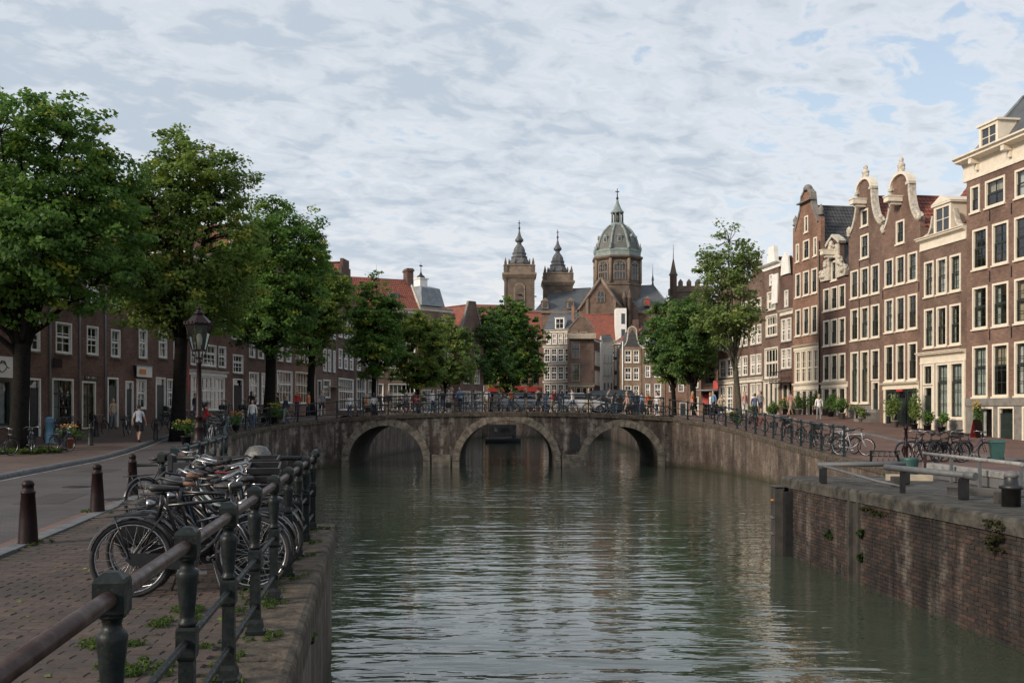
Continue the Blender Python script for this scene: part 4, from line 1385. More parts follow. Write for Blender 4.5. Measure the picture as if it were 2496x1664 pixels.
    root, W = house('canal_house', 'tall spout-gabled brick house with grey stone edging and a cream glazed first floor', (21.24, 74.41), (21.93, 69.91), 1.50, ol, holes, 11, M['brick_orange'], g, side_h=12.4)
    window(root, 1.98, 13.51, 2.58, 14.72, rows=3, cols=1); window(root, 0.55, 11.56, 1.1, 12.9, cols=1, rows=3); window(root, 1.76, 11.56, 2.80, 12.95, cols=2, rows=4); window(root, 3.46, 11.56, 4.0, 12.9, cols=1, rows=3)
    for z0, z1 in ((8.9, 10.69), (6.02, 8.0)):
        for a, b in xs: window(root, a, z0, b, z1, rows=3, cols=2)
    trim_ribbon(root, ol[3:10], -0.08, 0.36, 0.16, M['grey_stone'])
    for x in (0.2, 4.36):
        m = MB(); m.lathe([(0.2, 14.35), (0.25, 14.45), (0.14, 14.55), (0.22, 14.8), (0.1, 15.0), (0.03, 15.15)], 8, (x, 0.12)); m.build('finial', M['grey_stone'], root)
    m = MB(); m.lathe([(0.34, 16.55), (0.36, 16.75), (0.22, 16.95), (0.05, 17.02)], 8, (2.28, 0.12)); m.build('finial', M['grey_stone'], root); m = MB(); m.box(1.2, -0.3, 15.7, 3.35, 0.2, 15.80); m.build('ledge', M['grey_stone'], root)
    perp_roof(root, W, 12, 12.3, 15.4, M['dark_tile'], tiles=True)
    w4 = (4.25 - 0.35) / 4
    for i in range(4): window(root, 0.35 + i * w4, 2.5, 0.35 + (i + 1) * w4, 4.9, frame='cream', sash='cream', cols=2, rows=3, split=0.45, sill=False, curtain=rnd.choice(['half', 'sides', None]))
    cornice(root, 0.2, W - 0.2, 4.92, 5.28, 0.28, 'cream', name='shop_cornice'); cornice(root, 0.2, W - 0.2, 1.97, 2.48, 0.22, 'cream', name='shop_lintel')
    shopfront_posts(root, [0.4, 1.45, 2.55, 3.5, 4.2], -0.2, 1.95)
    for i, a in enumerate((0.52, 1.57, 2.67, 3.6)): window(root, a, -0.1, a + (0.8 if i < 3 else 0.5), 1.93, cols=1, rows=1, split=0, sill=False, fw=0.05)
    for nm, x in (('drainpipe', 4.5),):
        m = MB(); m.tube([(x, -0.08, 0), (x, -0.08, 12.5)], 0.05, 6); m.build(nm, M['black'], root)

    # farther houses
    xs = [(0.15, 0.75), (0.85, 1.5), (1.55, 2.1)]
    holes = [(0.8, 8.4, 1.5, 9.7)] + WROW([(0.2, 1.1), (1.15, 2.05)], 5.77, 7.54) + WROW([(0.2, 1.1), (1.15, 2.05)], 3.68, 5.24) + [(0.3, 0.2, 2.0, 2.6)]
    root, W = house('canal_house', 'very narrow leaning brick house squeezed beside the spout gable with an iron balcony', (20.89, 76.67), (21.24, 74.41), 1.5, [(2.28, 10.5), (1.8, 10.8), (1.5, 12.3), (0.78, 12.3), (0.48, 10.8), (0, 10.5)], holes, 10, M['brick_dark'], g, side_h=10.4)
    window(root, 0.8, 8.4, 1.5, 9.7, frame='offwhite', sash='white', rows=3)
    for z0, z1 in ((5.77, 7.54), (3.68, 5.24)):
        for a, b in ((0.2, 1.1), (1.15, 2.05)): window(root, a, z0, b, z1, frame='offwhite', sash='white', rows=3)
    m = MB(); m.prism([(0.4, 10.9), (1.9, 10.9), (1.7, 12.2), (1.14, 12.6), (0.6, 12.2)], -0.15, -0.01); m.build('gable_trim', M['white'], root); cornice(root, 0, W, 7.8, 8.2, 0.25, 'offwhite')
    m = MB()
    for i in range(9): m.tube([(0.1 + i * 0.26, -0.9, 2.6), (0.1 + i * 0.26, -0.9, 3.4)], 0.02, 4)
    m.box(0.05, -0.95, 2.55, 2.25, -0.01, 2.62); m.box(0.05, -0.93, 3.38, 2.25, -0.87, 3.44); m.build('balcony', M['black'], root)
    door(root, 0.4, 0.2, 1.4, 2.55)
    perp_roof(root, W, 10, 10.3, 11.8, M['dark_tile'])

    holes = [(1.3, 10.4, 2.0, 11.3), (0.85, 8.44, 2.45, 9.95), (0.6, 6.36, 2.8, 8.09), (0.35, 3.02, 2.95, 5.5), (0.3, 0.3, 3.0, 2.8)]
    root, W = house('canal_house', 'narrow house with white boarded gable and wide cream-framed windows behind the canal tree', (20.39, 79.95), (20.89, 76.67), 1.5, [(3.32, 10.2), (2.9, 11.7), (0.4, 11.7), (0, 10.2)], holes, 10, M['brick_brown'], g, side_h=10.1)
    window(root, 1.3, 10.4, 2.0, 11.3, frame='white', sash='white', rows=2)
    for (a, z0, b, z1), c in zip(holes[1:4], (3, 4, 4)): window(root, a, z0, b, z1, frame='offwhite', sash='offwhite', cols=c, rows=2, bar=0.07)
    cornice(root, -0.1, W + 0.1, 11.7, 12.15, 0.4, 'white'); m = MB(); m.prism([(1.9, 8.9), (2.9, 8.9), (3.1, 11.2), (1.95, 11.2)][::-1], -0.1, -0.01); m.prism([(0.9, 12.16), (2.4, 12.16), (2.2, 13.5), (1.1, 13.5)], -0.05, 0.3); m.build('gable_trim', M['white'], root)
    cornice(root, 0, W, 2.85, 3.0, 0.2, 'offwhite', name='shop_lintel'); shopfront_posts(root, [0.35, 1.2, 2.1, 2.95], 0, 2.8, 'offwhite'); window(root, 1.25, .3, 2.05, 2.75, cols=1, rows=1, split=0, sill=False); door(root, 2.15, .3, 2.9, 2.75); window(root, .4, .3, 1.15, 2.75, cols=1, rows=1, split=0, sill=False)
    perp_roof(root, W, 10, 10.0, 12.6, M['red_tile'])

    u2 = Vector((20.39 - 19.0, 79.95 - 89.0)).normalized()
    q = Vector((20.39, 79.95))
    info = [(2.9, 12.6, 'brick_brown', 'brown house with cream shop windows half hidden by the canal tree'), (3.3, 11.8, 'brick_dark', 'dark brick house behind the canal tree, third from the white boarded gable'), (4.0, 12.4, 'brick_red', 'last brick house of the right row, deep behind the canal tree')]
    for w, h, bm, lab in info:
        p = q - u2 * w
        xs = [(0.3, w / 2 - 0.1), (w / 2 + 0.1, w - 0.3)]
        rows = [(0.4, 2.8), (3.5, 5.2), (6.0, 7.6), (8.4, 9.8)]
        holes = sum([WROW(xs, a, b) for a, b in rows], [])
        root, W = house('canal_house', lab, (p.x, p.y), (q.x, q.y), 1.45, [(w, h - 1.6), (w * 0.72, h), (w * 0.28, h), (0, h - 1.6)], holes, 10, M[bm], g, side_h=h - 1.7)
        for a, z0, b, z1 in holes: window(root, a, z0, b, z1, frame='offwhite', sash='white', rows=3, cols=2, bar=0.05)
        cornice(root, w * 0.22, w * 0.78, h, h + 0.3, 0.25, 'white'); cornice(root, 0.05, w - 0.05, 2.9, 3.3, 0.2, 'offwhite', name='shop_lintel')
        perp_roof(root, W, 10, h - 1.8, h - 0.4, M['red_tile'])
        q = p


right_houses()
# ------------------------------------------------------------------ houses of the left bank
def row_house(name, label, p0, p1, base, H, rows, D=9, mat='brick_left', top='eave', frame='white', sash='white', cols=None, cat='house', group=None, roof='red_tile', ridge=3.0, doors=(), shop=None, extra_holes=(), stepped=False, wcols=2, wrows=3, bar=0.045, curt=None, yr=0.0, tiles=False):
    """rows: list of (z0, z1, [(x0, x1)...])"""
    W = hypot(p1[0] - p0[0], p1[1] - p0[1])
    holes = [(a, z0, b, z1) for z0, z1, xs in rows for a, b in xs] + [tuple(d) for d in doors] + list(extra_holes)
    c = W / 2
    if top == 'eave':
        ol = [(W, H), (0, H)]
    elif top == 'step':
        n = 5
        ol = [(W, H)]
        for i in range(n):
            x = W - (W / 2 - 0.5) * i / n
            z = H + ridge * (i + 1) / n
            ol += [(x, z), (W - (W / 2 - 0.5) * (i + 1) / n, z)]
        ol += [(W - x, z) for x, z in reversed(ol)]
        seen = []
        for q in ol:
            if not seen or hypot(q[0] - seen[-1][0], q[1] - seen[-1][1]) > 1e-3: seen.append(q)
        ol = seen
    elif top == 'spout':
        ol = [(W, H), (c + 0.5, H + ridge), (c - 0.5, H + ridge), (0, H)]
    elif top == 'bell':
        ol = bell(W, H, 0, H + ridge * 0.8, H + ridge, max(0.55, W * 0.2))
    elif top == 'neck':
        ol = [(W, H), (c + W * 0.26, H + 0.1), (c + W * 0.24, H + ridge * 0.85), (c, H + ridge), (c - W * 0.24, H + ridge * 0.85), (c - W * 0.26, H + 0.1), (0, H)]
    root = empty(name, (p0[0], p0[1], base), atan2(p1[1] - p0[1], p1[0] - p0[0]), label, cat, group)
    facade(root, W, ol, holes, D, M[mat], side_h=H - 0.05)
    for z0, z1, xs in rows:
        for a, b in xs:
            wc = wcols if b - a < 1.5 else max(2, int(round((b - a) / 0.6)))
            window(root, a, z0, b, z1, frame=frame, sash=sash, cols=wc, rows=wrows, fw=0.09, bar=bar, split=0.55 if b - a < 1.6 else 0.6, curtain=curt)
    for d in doors:
        door(root, *d, mat=rnd.choice(['black', 'sash', 'maroon']), frame=frame)
    if top == 'eave':
        cornice(root, -0.05, W + 0.05, H - 0.45, H + 0.02, 0.35, 'offwhite')
        par_roof(root, W, D, H, H + ridge, M[roof], tiles=tiles, single=120 if tiles else 0)
        gable_ends(root, W, D, H - 0.05, H + ridge, M[mat])
    else:
        perp_roof(root, W, D, H - 0.1, H + ridge * 0.92, M[roof])
        if top in ('bell', 'spout', 'neck'):
            trim_ribbon(root, ol, -0.08, 0.34, 0.16, M['stone_orn'] if top != 'spout' else M['grey_stone'])
    return root, W


def on_line(P, t):
    """point at distance t along a polyline"""
    for a, b in zip(P, P[1:]):
        d = hypot(b[0] - a[0], b[1] - a[1])
        if t <= d or b is P[-1]:
            return (a[0] + (b[0] - a[0]) * t / d, a[1] + (b[1] - a[1]) * t / d)
        t -= d


GL = 'houses on the left bank'


def left_houses():
    def mk(p0, p1): return p0, p1
    # the plain brown row behind the first trees
    r, W = row_house('shop_house', 'brown brick house with a white bird sign over its shop window at the left edge', (-26.6, 41.6), (-25.19, 49.64), 0.1, 9.0,
                     [(4.95, 6.4, [(0.8, 1.9), (3.2, 4.3), (5.6, 6.7)]), (7.2, 8.3, [(0.8, 1.9), (3.2, 4.3), (5.6, 6.7)])], extra_holes=[(4.4, 1.0, 8.0, 3.3), (0.5, 0.9, 3.6, 3.2)], ridge=2.6, cat='shop')
    window(r, 4.4, 1.0, 8.0, 3.3, frame='sash', sash='sash', cols=3, rows=1, split=0, curtain='sides'); window(r, 0.5, 0.9, 3.6, 3.2, frame='sash', sash='sash', cols=3, rows=1, split=0)
    s = sheet(r, 6.4, 3.40, 8.05, 4.45, -0.10, 'white', 'sign')
    m = MB()     # the bird on the sign, drawn in brown strokes
    def stroke(P, w): m.tube([(x, -0.11, z) for x, z in P], w, 5)
    B = [(7.0, 3.98), (7.12, 4.10), (7.30, 4.14), (7.50, 4.06), (7.62, 3.92), (7.50, 3.80), (7.34, 3.68), (7.20, 3.66), (7.06, 3.74), (7.02, 3.86)]
    stroke(B + [B[0]], 0.022); stroke([(7.0, 3.98), (6.86, 3.92), (7.02, 3.88)], 0.018); stroke([(7.12, 4.10), (7.2, 4.2), (7.42, 4.2), (7.5, 4.06)], 0.03); stroke([(7.62, 3.92), (7.78, 3.88)], 0.02)
    m.build('bird_emblem', M['maroon'], s)
    r, W = row_house('row_house', 'brown brick terrace house with a cream doorway behind the first big tree', (-25.19, 49.64), (-24.67, 52.41), 0.30, 9.6,
                     [(4.65, 6.35, [(1.0, 2.1)]), (7.3, 8.7, [(1.0, 2.1)]), (1.2, 3.2, [(0.25, 0.95)])], doors=[(1.15, 0.1, 2.15, 3.25)], group=GL, ridge=2.8)
    r, W = row_house('row_house', 'brown brick terrace house with a dark glazed shopfront beside grey drainpipes', (-24.67, 52.41), (-24.2, 54.91), 0.42, 10.2,
                     [(4.55, 6.25, [(0.55, 1.95)]), (7.4, 8.9, [(0.55, 1.95)])], extra_holes=[(0.25, 0.15, 2.1, 3.2)], group=GL, ridge=2.8)
    window(r, 0.25, 0.15, 2.1, 3.2, frame='offwhite', sash='sash', cols=3, rows=2, split=0.75, curtain='one', sill=False)
    m = MB(); m.tube([(0.02, -0.08, 0), (0.02, -0.08, 9.8)], 0.055, 6); m.build('drainpipe', M['lead'], r)
    sheet(r, 0.0, 3.75, 0.75, 4.25, -0.28, 'maroon', 'sign')
    r, W = row_house('row_house', 'wide brown brick house with two dark doorways and a small dark name sign', (-24.2, 54.91), (-23.39, 59.23), 0.55, 10.2,
                     [(4.5, 6.15, [(0.75, 1.85), (3.1, 4.05)]), (7.4, 8.9, [(0.75, 1.85), (3.1, 4.05)])], doors=[(2.75, 0.05, 3.85, 3.3)], extra_holes=[(0.3, 0.3, 1.6, 3.0)], group=GL, ridge=2.8)
    window(r, 0.3, 0.3, 1.6, 3.0, frame='offwhite', sash='sash', cols=2, rows=4, split=0.7, curtain='full', sill=False)
    sheet(r, 0.55, 3.08, 1.75, 3.32, -0.06, 'black', 'sign')
    m = MB()
    for i in range(7): m.box(0.64 + i * 0.15, -0.067, 3.14, 0.66 + i * 0.15 + 0.05 * (i % 3 == 1), -0.061, 3.27)
    m.build('lettering', M['offwhite'], r)
    for x in (0.03, 2.45):
        m = MB(); m.tube([(x, -0.08, 0), (x, -0.08, 9.8)], 0.045, 6); m.build('drainpipe', M['lead'], r)
    r, W = row_house('row_house', 'brown brick house with a white boxed sign bearing an orange panel above its window', (-23.39, 59.23), (-22.76, 62.63), 0.80, 10.0,
                     [(4.35, 6.15, [(1.65, 2.6)]), (7.3, 8.7, [(1.65, 2.6)]), (1.2, 3.05, [(1.4, 2.5)])], doors=[(0.2, 0.05, 1.05, 2.9)], group=GL, ridge=2.8)
    s = sheet(r, 1.0, 3.18, 2.7, 3.85, -0.30, 'white', 'sign'); sheet(r, 1.25, 3.36, 1.95, 3.66, -0.335, 'sign_orange', 'sign_panel')
    m = MB(); m.box(0.95, -0.34, 3.852, 2.75, -0.01, 3.92); m.build('sign_roof', M['lead'], r)
    r, W = row_house('row_house', 'brown brick house with white entrance frame behind the second tree', (-22.76, 62.63), (-22.03, 66.51), 1.0, 11.0,
                     [(4.3, 6.2, [(0.5, 1.5), (2.3, 3.3)]), (7.6, 9.2, [(0.5, 1.5), (2.3, 3.3)]), (1.1, 3.0, [(1.5, 2.35), (2.6, 3.6)])], doors=[(0.15, 0.05, 1.3, 3.05)], group=GL, ridge=3.0)
    sheet(r, 3.72, 2.2, 3.92, 3.9, -0.25, 'sign_red', 'banner')
    # taller houses towards the bridge
    r, W = row_house('canal_house', 'brown house with a wide white eight-light window below three white sashes', (-22.03, 66.51), (-20.86, 72.67), 1.25, 11.6,
                     [(3.8, 5.35, [(0.6, 1.5), (1.9, 4.2), (4.55, 5.7)]), (6.4, 8.2, [(0.6, 1.6), (2.5, 3.6), (4.55, 5.7)]), (9.0, 10.6, [(0.6, 1.6), (2.5, 3.6), (4.55, 5.7)]), (0.7, 3.1, [(0.6, 5.5)])], group=GL, ridge=3.4)
    cornice(r, 0.4, 5.8, 3.12, 3.5, 0.25, 'white', name='shop_cornice')
    r, W = row_house('canal_house', 'narrow house with a white framed entrance between two wide windowed houses', (-20.86, 72.67), (-20.33, 75.2), 1.45, 12.0,
                     [(3.3, 4.7, [(0.5, 2.1)]), (5.8, 7.5, [(0.3, 1.1), (1.4, 2.2)]), (8.5, 10.2, [(0.3, 1.1), (1.4, 2.2)])], doors=[(0.5, 0.1, 2.1, 2.9)], group=GL, top='neck', ridge=2.6)
    r, W = row_house('canal_house', 'grey-brown house with tall white paired windows behind the third tree trunk', (-20.33, 75.2), (-19.3, 80.15), 1.45, 12.2,
                     [(1.0, 3.5, [(0.5, 2.1), (2.6, 4.5)]), (4.6, 6.4, [(0.5, 1.5), (2.0, 3.0), (3.5, 4.5)]), (7.4, 9.2, [(0.5, 1.5), (2.0, 3.0), (3.5, 4.5)])], group=GL, top='bell', ridge=3.0, mat='brick_brown')
    r, W = row_house('canal_house', 'red-brown house with tall white shop windows just right of the third tree trunk', (-19.3, 80.15), (-18.56, 83.72), 1.4, 11.8,
                     [(1.2, 3.9, [(0.35, 3.3)]), (4.65, 6.3, [(0.5, 1.5), (2.1, 3.1)]), (7.4, 9.2, [(0.5, 1.5), (2.1, 3.1)])], group=GL, top='spout', ridge=3.0, mat='brick_red')
    r, W = row_house('canal_house', 'orange brick house with a big cream multi-pane window on the ground floor', (-18.56, 83.72), (-17.65, 88.78), 1.3, 12.0,
                     [(1.3, 4.05, [(0.35, 4.75)]), (4.9, 6.6, [(0.35, 1.4), (1.9, 3.2), (3.6, 4.8)]), (7.7, 9.5, [(0.35, 1.4), (1.9, 3.2), (3.6, 4.8)])], group=GL, top='step', ridge=3.2, mat='brick_orange', frame='cream', sash='offwhite')
    r, W = row_house('canal_house', 'brown house with two tall narrow white windows and a dark doorway left of the fourth tree', (-17.65, 88.78), (-16.75, 94.1), 1.2, 11.4,
                     [(4.45, 6.5, [(1.75, 2.55), (3.0, 3.75), (4.4, 4.95)]), (7.6, 9.4, [(1.75, 2.55), (3.0, 3.75), (4.4, 4.95)]), (2.0, 3.7, [(1.7, 3.6)])], doors=[(0.3, 0.1, 1.3, 3.6)], group=GL, top='eave', ridge=2.8, mat='brick_brown')
    m = MB(); m.box(2.9, -1.3, 3.0, 5.2, -0.02, 3.1); m.build('awning', M['canvas'], r)
    r, W = row_house('canal_house', 'tall house with a grey stepped gable rising above the trees on the left bank', (-16.75, 94.1), (-15.9, 99.6), 1.1, 12.0,
                     [(1.0, 4.1, [(0.5, 5.1)]), (5.0, 6.9, [(0.5, 1.6), (2.2, 3.3), (3.9, 5.0)]), (8.0, 9.8, [(0.5, 1.6), (2.2, 3.3), (3.9, 5.0)]), (12.2, 13.6, [(2.2, 3.2)])], group=GL, top='step', ridge=3.8, mat='brick_dark')
    # the long red roof and the houses behind the bank trees
    r, W = row_house('canal_house', 'long house under a big red tiled roof with a brown chimneyed end gable, behind the bank trees', (-18.8, 116.0), (-11.2, 119.5), 0.95, 13.4,
                     [(1.2, 4.4, [(0.5, 3.8), (4.4, 7.8)]), (5.2, 7.2, [(0.6, 1.8), (2.6, 3.8), (4.6, 5.8), (6.6, 7.8)]), (8.2, 10.2, [(0.6, 1.8), (2.6, 3.8), (4.6, 5.8), (6.6, 7.8)])], group=GL, ridge=4.0, mat='brick_tan', tiles=True, D=8)
    dormer(r, 5.0, 6.1, 14.0, 15.4, 1.4, 2.2, 0.0, 'lead')
    m = MB(); m.box(W - 0.5, 3.2, 15.6, W + 0.3, 4.8, 18.9, 0, 0.03); m.box(W - 0.6, 3.1, 18.5, W + 0.4, 4.9, 18.75, 0, 0.03); m.build('chimney', M['brick_dark'], r)
    m = MB(); m.tube([(W + 0.08, y, z) for y, z in ((0.0, 13.3), (1.4, 14.8), (2.7, 16.0), (3.8, 17.2))], 0.26, 4); m.build('gable_trim', M['stone_orn'], r)
    m = MB(); m.box(W + 0.003, 3.4, 11.2, W + 0.05, 4.4, 13.4); m.build('window', M['white'], r)
    r, W = row_house('canal_house', 'brown house between the stepped gable and the red roofed house', (-15.9, 99.6), (-14.6, 107.5), 0.95, 11.0,
                     [(1.2, 4.4, [(0.5, 3.6), (4.3, 7.4)]), (5.2, 7.2, [(0.6, 1.8), (3.4, 4.6), (6.2, 7.4)]), (8.2, 9.9, [(0.6, 1.8), (3.4, 4.6), (6.2, 7.4)])], group=GL, ridge=3.0, mat='brick_brown')
    # slate mansard with a cupola
    r, W = row_house('corner_house', 'corner house with a grey slate mansard, white cupola and weathervane above the trees', (-12.0, 126.0), (-7.9, 130.0), 0.9, 14.6,
                     [(1.0, 4.0, [(0.5, 2.6), (3.1, 5.2)]), (5.0, 7.2, [(0.7, 1.8), (2.3, 3.4), (3.9, 5.0)]), (8.0, 10.2, [(0.7, 1.8), (2.3, 3.4), (3.9, 5.0)]), (11.2, 13.2, [(0.7, 1.8), (2.3, 3.4), (3.9, 5.0)])], group=GL, ridge=0.3, mat='brick_tan', roof='slate', D=6)
    m = MB(); m.loft([[(0.9, 0.4, 14.9), (W - 0.9, 0.4, 14.9), (W - 0.9, 5.6, 14.9), (0.9, 5.6, 14.9)], [(1.3, 1.0, 17.3), (W - 1.3, 1.0, 17.3), (W - 1.3, 5.0, 17.3), (1.3, 5.0, 17.3)], [(1.9, 1.9, 17.6), (W - 1.9, 1.9, 17.6), (W - 1.9, 4.2, 17.6), (1.9, 4.2, 17.6)]])
    m.build('mansard', M['lead'], r)
    m = MB(); m.box(W / 2 - 0.62, 2.4, 17.6, W / 2 + 0.62, 3.6, 18.6); m.box(W / 2 - 0.75, 2.25, 18.6, W / 2 + 0.75, 3.75, 18.75); o = m.build('cupola', M['white'], r)
    m = MB(); m.lathe([(0.6, 18.75), (0.5, 19.0), (0.2, 19.25), (0.07, 19.6), (0.04, 20.2), (0.015, 20.9)], 8, (W / 2, 3.0)); m.box(W / 2 - 0.25, 2.98, 20.3, W / 2 + 0.25, 3.02, 20.5); m.build('weathervane', M['black'], o)
    # more roofs between the trees
    r, W = row_house('canal_house', 'brown house with a chimney and small grey gable seen above the dark bank tree', (-7.1, 135.0), (-4.0, 138.0), 0.9, 11.4,
                     [(1.0, 4.0, [(0.4, 1.9), (2.3, 3.9)]), (5.0, 7.0, [(0.6, 1.6), (2.6, 3.6)]), (7.9, 9.6, [(0.6, 1.6), (2.6, 3.6)])], group=GL, top='spout', ridge=5.0, mat='brick_brown', frame='offwhite')
    m = MB(); m.box(-1.0, 3.2, 10, 0.3, 4.4, 15.6, 0, 0.04); m.build('chimney', M['brick_dark'], r)
    r, W = row_house('canal_house', 'house with a hipped red roof between the bank trees, left of the twin towers', (-6.8, 183.0), (-1.0, 184.0), 0.9, 18.6,
                     [(1.0, 4.2, [(0.5, 2.6), (3.2, 5.4)]), (5.0, 7.2, [(0.6, 1.6), (2.4, 3.4), (4.2, 5.2)]), (8.4, 10.6, [(0.6, 1.6), (2.4, 3.4), (4.2, 5.2)]), (12, 14, [(0.6, 1.6), (2.4, 3.4), (4.2, 5.2)])], group=GL, ridge=3.0, mat='brick_red', frame='white')


left_houses()


# ------------------------------------------------------------------ houses closing the view
GC = 'houses closing the canal view'


def grid(W, n, m=0.35, gap=0.3):
    w = (W - 2 * m - gap * (n - 1)) / n
    return [(m + i * (w + gap), m + i * (w + gap) + w) for i in range(n)]


def far_houses():
    B = 0.9
    # red shopfronts under the big tree
    r, W = row_house('shop_house', 'low house with dark red shopfronts under the rightmost bank tree', (-4.5, 170), (5.2, 170), B, 14.0,
                     [(0.6, 4.6, grid(9.7, 4, 0.4, 0.5)), (6.0, 8.6, grid(9.7, 5, 0.6, 0.7)), (9.8, 12.2, grid(9.7, 5, 0.6, 0.7))], group=GC, mat='brick_red', ridge=4.8, frame='maroon', sash='maroon')
    sheet(r, 0.3, 4.7, 9.4, 5.6, -0.3, 'bike_red', 'fascia')
    # curved bay house
    W0 = 4.9
    n = 4
    r, W = row_house('corner_house', 'white framed corner house of stacked bay windows under a grey roof', (5.3, 166.5), (10.0, 165), B, 15.0,
                     [(z, z + 2.3, grid(4.93, 4, 0.15, 0.12)) for z in (0.4, 3.6, 6.6, 9.6)] + [(12.6, 14.4, grid(4.93, 4, 0.5, 0.25))], group=GC, mat='brick_tan', ridge=3.2, frame='white', sash='white', wrows=4, bar=0.07, roof='slate', curt=False)
    for z in (3.05, 6.15, 9.15, 12.1):
        cornice(r, -0.1, W + 0.1, z, z + 0.35, 0.35, 'white', name='band')
    dormer(r, 2.0, 3.6, 15.2, 17.0, 0.2, 2.0, 0, 'white')
    m = MB(); m.box(4.4, 2.0, 16.0, 4.9, 2.6, 19.3, 0, 0.03); m.build('chimney', M['brick_orange'], r)
    # brown house with awning
    r, W = row_house('corner_house', 'brown corner house with a timber balcony band and open dark attic', (9.3, 160.0), (13.3, 160.0), B, 14.8,
                     [(0.4, 5.2, grid(4.0, 4, 0.15, 0.25)), (6.2, 9.0, [(0.4, 1.7)]), (10.0, 12.6, [(0.4, 1.7)]), (13.0, 14.2, [(0.3, 1.4), (1.7, 2.9)])], group=GC, mat='brick_brown', ridge=1.8, frame='canvas', sash='black', roof='dark_tile', top='spout')
    m = MB(); m.box(-0.2, -0.9, 13.0, 4.3, -0.02, 13.9, 0, 0.03); m.build('balcony', M['canvas'], r)
    cornice(r, -0.1, 4.1, 5.3, 5.8, 0.3, 'canvas', name='shop_cornice')
    # its receding side along the alley
    r, W = row_house('alley_house', 'brown house front receding into the alley beside the white house', (13.4, 160.4), (14.9, 166.5), B, 13.2,
                     [(0.4, 4.6, grid(6.28, 4, 0.3, 0.3)), (5.6, 8.0, grid(6.28, 4, 0.5, 0.5)), (8.8, 11.2, grid(6.28, 4, 0.5, 0.5))], group=GC, mat='brick_dark', ridge=1.2, frame='offwhite', roof='red_tile', D=3.5)
    r, W = row_house('alley_house', 'narrow house with a plain white upper front deep in the alley', (15.9, 172), (17.7, 172), B, 13.7,
                     [(z, z + 1.6, grid(1.8, 3, 0.2, 0.3)) for z in (7.6, 9.8)] + [(0.4, 6.4, grid(1.8, 3, 0.1, 0.15))], group=GC, mat='offwhite', ridge=1.2, top='eave', roof='dark_tile', frame='white', sash='sash')
    r, W = row_house('alley_house', 'dark narrow house front of many small windows right of the white front', (17.8, 172), (19.4, 170), B, 13.4,
                     [(z, z + 1.9, grid(2.56, 3, 0.2, 0.25)) for z in (0.6, 3.2, 5.8, 8.4, 10.8)], group=GC, mat='brick_dark', ridge=2.4, frame='offwhite', sash='white', bar=0.06)
    # red roof and white gable behind
    r, W = row_house('back_house', 'house behind with a broad red tiled roof and a white stair tower', (13.6, 188), (20.6, 188), B, 14.9, [(11.0, 13.0, grid(7.0, 3, 0.8, 1.0))], group=GC, mat='brick_red', ridge=5.4, frame='white')
    m = MB(); m.box(6.2, -0.6, 10, 8.2, 2.5, 21.0, 0, 0.03); o = m.build('stair_tower', M['white'], r)
    for z in (12, 15, 18):
        m = MB(); m.box(7.2, -0.64, z, 7.9, -0.602, z + 2.0); m.build('pane', M['window_dark'], o)
    # two brown houses on the right of the alley
    Y = 158
    r, W = row_house('canal_house', 'tan brick house with two columns of cream windows under a dark rounded gable', (17.8, Y), (20.8, Y), B, 11.6,
                     [(z, z + 2.0, [(0.28, 1.38), (1.68, 2.62)]) for z in (0.5, 3.4, 6.3, 9.1)], group=GC, mat='brick_tan', ridge=3.2, top='bell', frame='cream', sash='white', roof='dark_tile', bar=0.06)
    m = MB(); m.prism([(0.05, 11.65), (2.95, 11.65), (2.2, 13.4), (1.5, 14.4), (0.8, 13.4)], -0.03, -0.004); m.build('gable_panel', M['dark_tile'], r)
    m = MB(); m.tube([(-0.05, -0.1, 0), (-0.05, -0.1, 12.5)], 0.09, 6); m.build('drainpipe', M['white'], r)
    m = MB(); m.box(1.9, 2, 13.5, 2.8, 2.8, 16.2, 0, 0.03); m.build('chimney', M['brick_dark'], r)
    r, W = row_house('canal_house', 'tan brick house with white windows and a white hoist block on its roof edge', (20.9, Y), (24.6, Y), B, 11.8,
                     [(z, z + h, [(0.5, 1.3), (1.95, 3.05)]) for z, h in ((3.6, 2.1), (6.7, 1.9), (9.5, 1.4))] + [(0.6, 2.9, [(1.95, 2.75)])], doors=[(0.25, 0.1, 1.4, 3.0)], group=GC, mat='brick_tan', ridge=1.6, frame='white', sash='white', roof='dark_tile', bar=0.06)
    m = MB(); m.box(0.5, -0.5, 11.9, 1.2, 0.4, 13.0, 0, 0.03); m.build('hoist_block', M['white'], r)
    r, W = row_house('canal_house', 'low red-brown house with a garage wall beside the right bank trees', (24.7, Y), (28.2, Y), B, 7.0,
                     [(4.4, 6.4, [(0.5, 1.4), (2.0, 2.9)])], doors=[(2.2, 0.1, 3.3, 2.7)], group=GC, mat='brick_orange', ridge=2.0, frame='offwhite')
    r, W = row_house('canal_house', 'dark brick house behind the trunks of the right bank trees', (28.3, Y), (37.0, Y - 2), B, 8.6,
                     [(5.0, 7.4, grid(8.9, 5, 0.5, 0.6)), (0.6, 3.6, grid(8.9, 5, 0.4, 0.5))], group=GC, mat='brick_red', ridge=3.4, frame='offwhite')
    # awninged shop at the right bank's far corner
    r, W = row_house('shop_house', 'red brick corner shop with a flat awning between the right bank trees', (19.5, 101.5), (22.6, 99.5), 1.2, 6.9,
                     [(0.3, 2.7, grid(3.69, 3, 0.2, 0.2)), (3.6, 5.6, grid(3.69, 2, 0.5, 0.5))], group=GC, mat='brick_orange', ridge=2.2, frame='black', sash='black', cat='shop')
    m = MB(); m.box(-0.3, -2.0, 2.85, 4.0, -0.02, 2.98); o = m.build('awning', M['lead'], r)
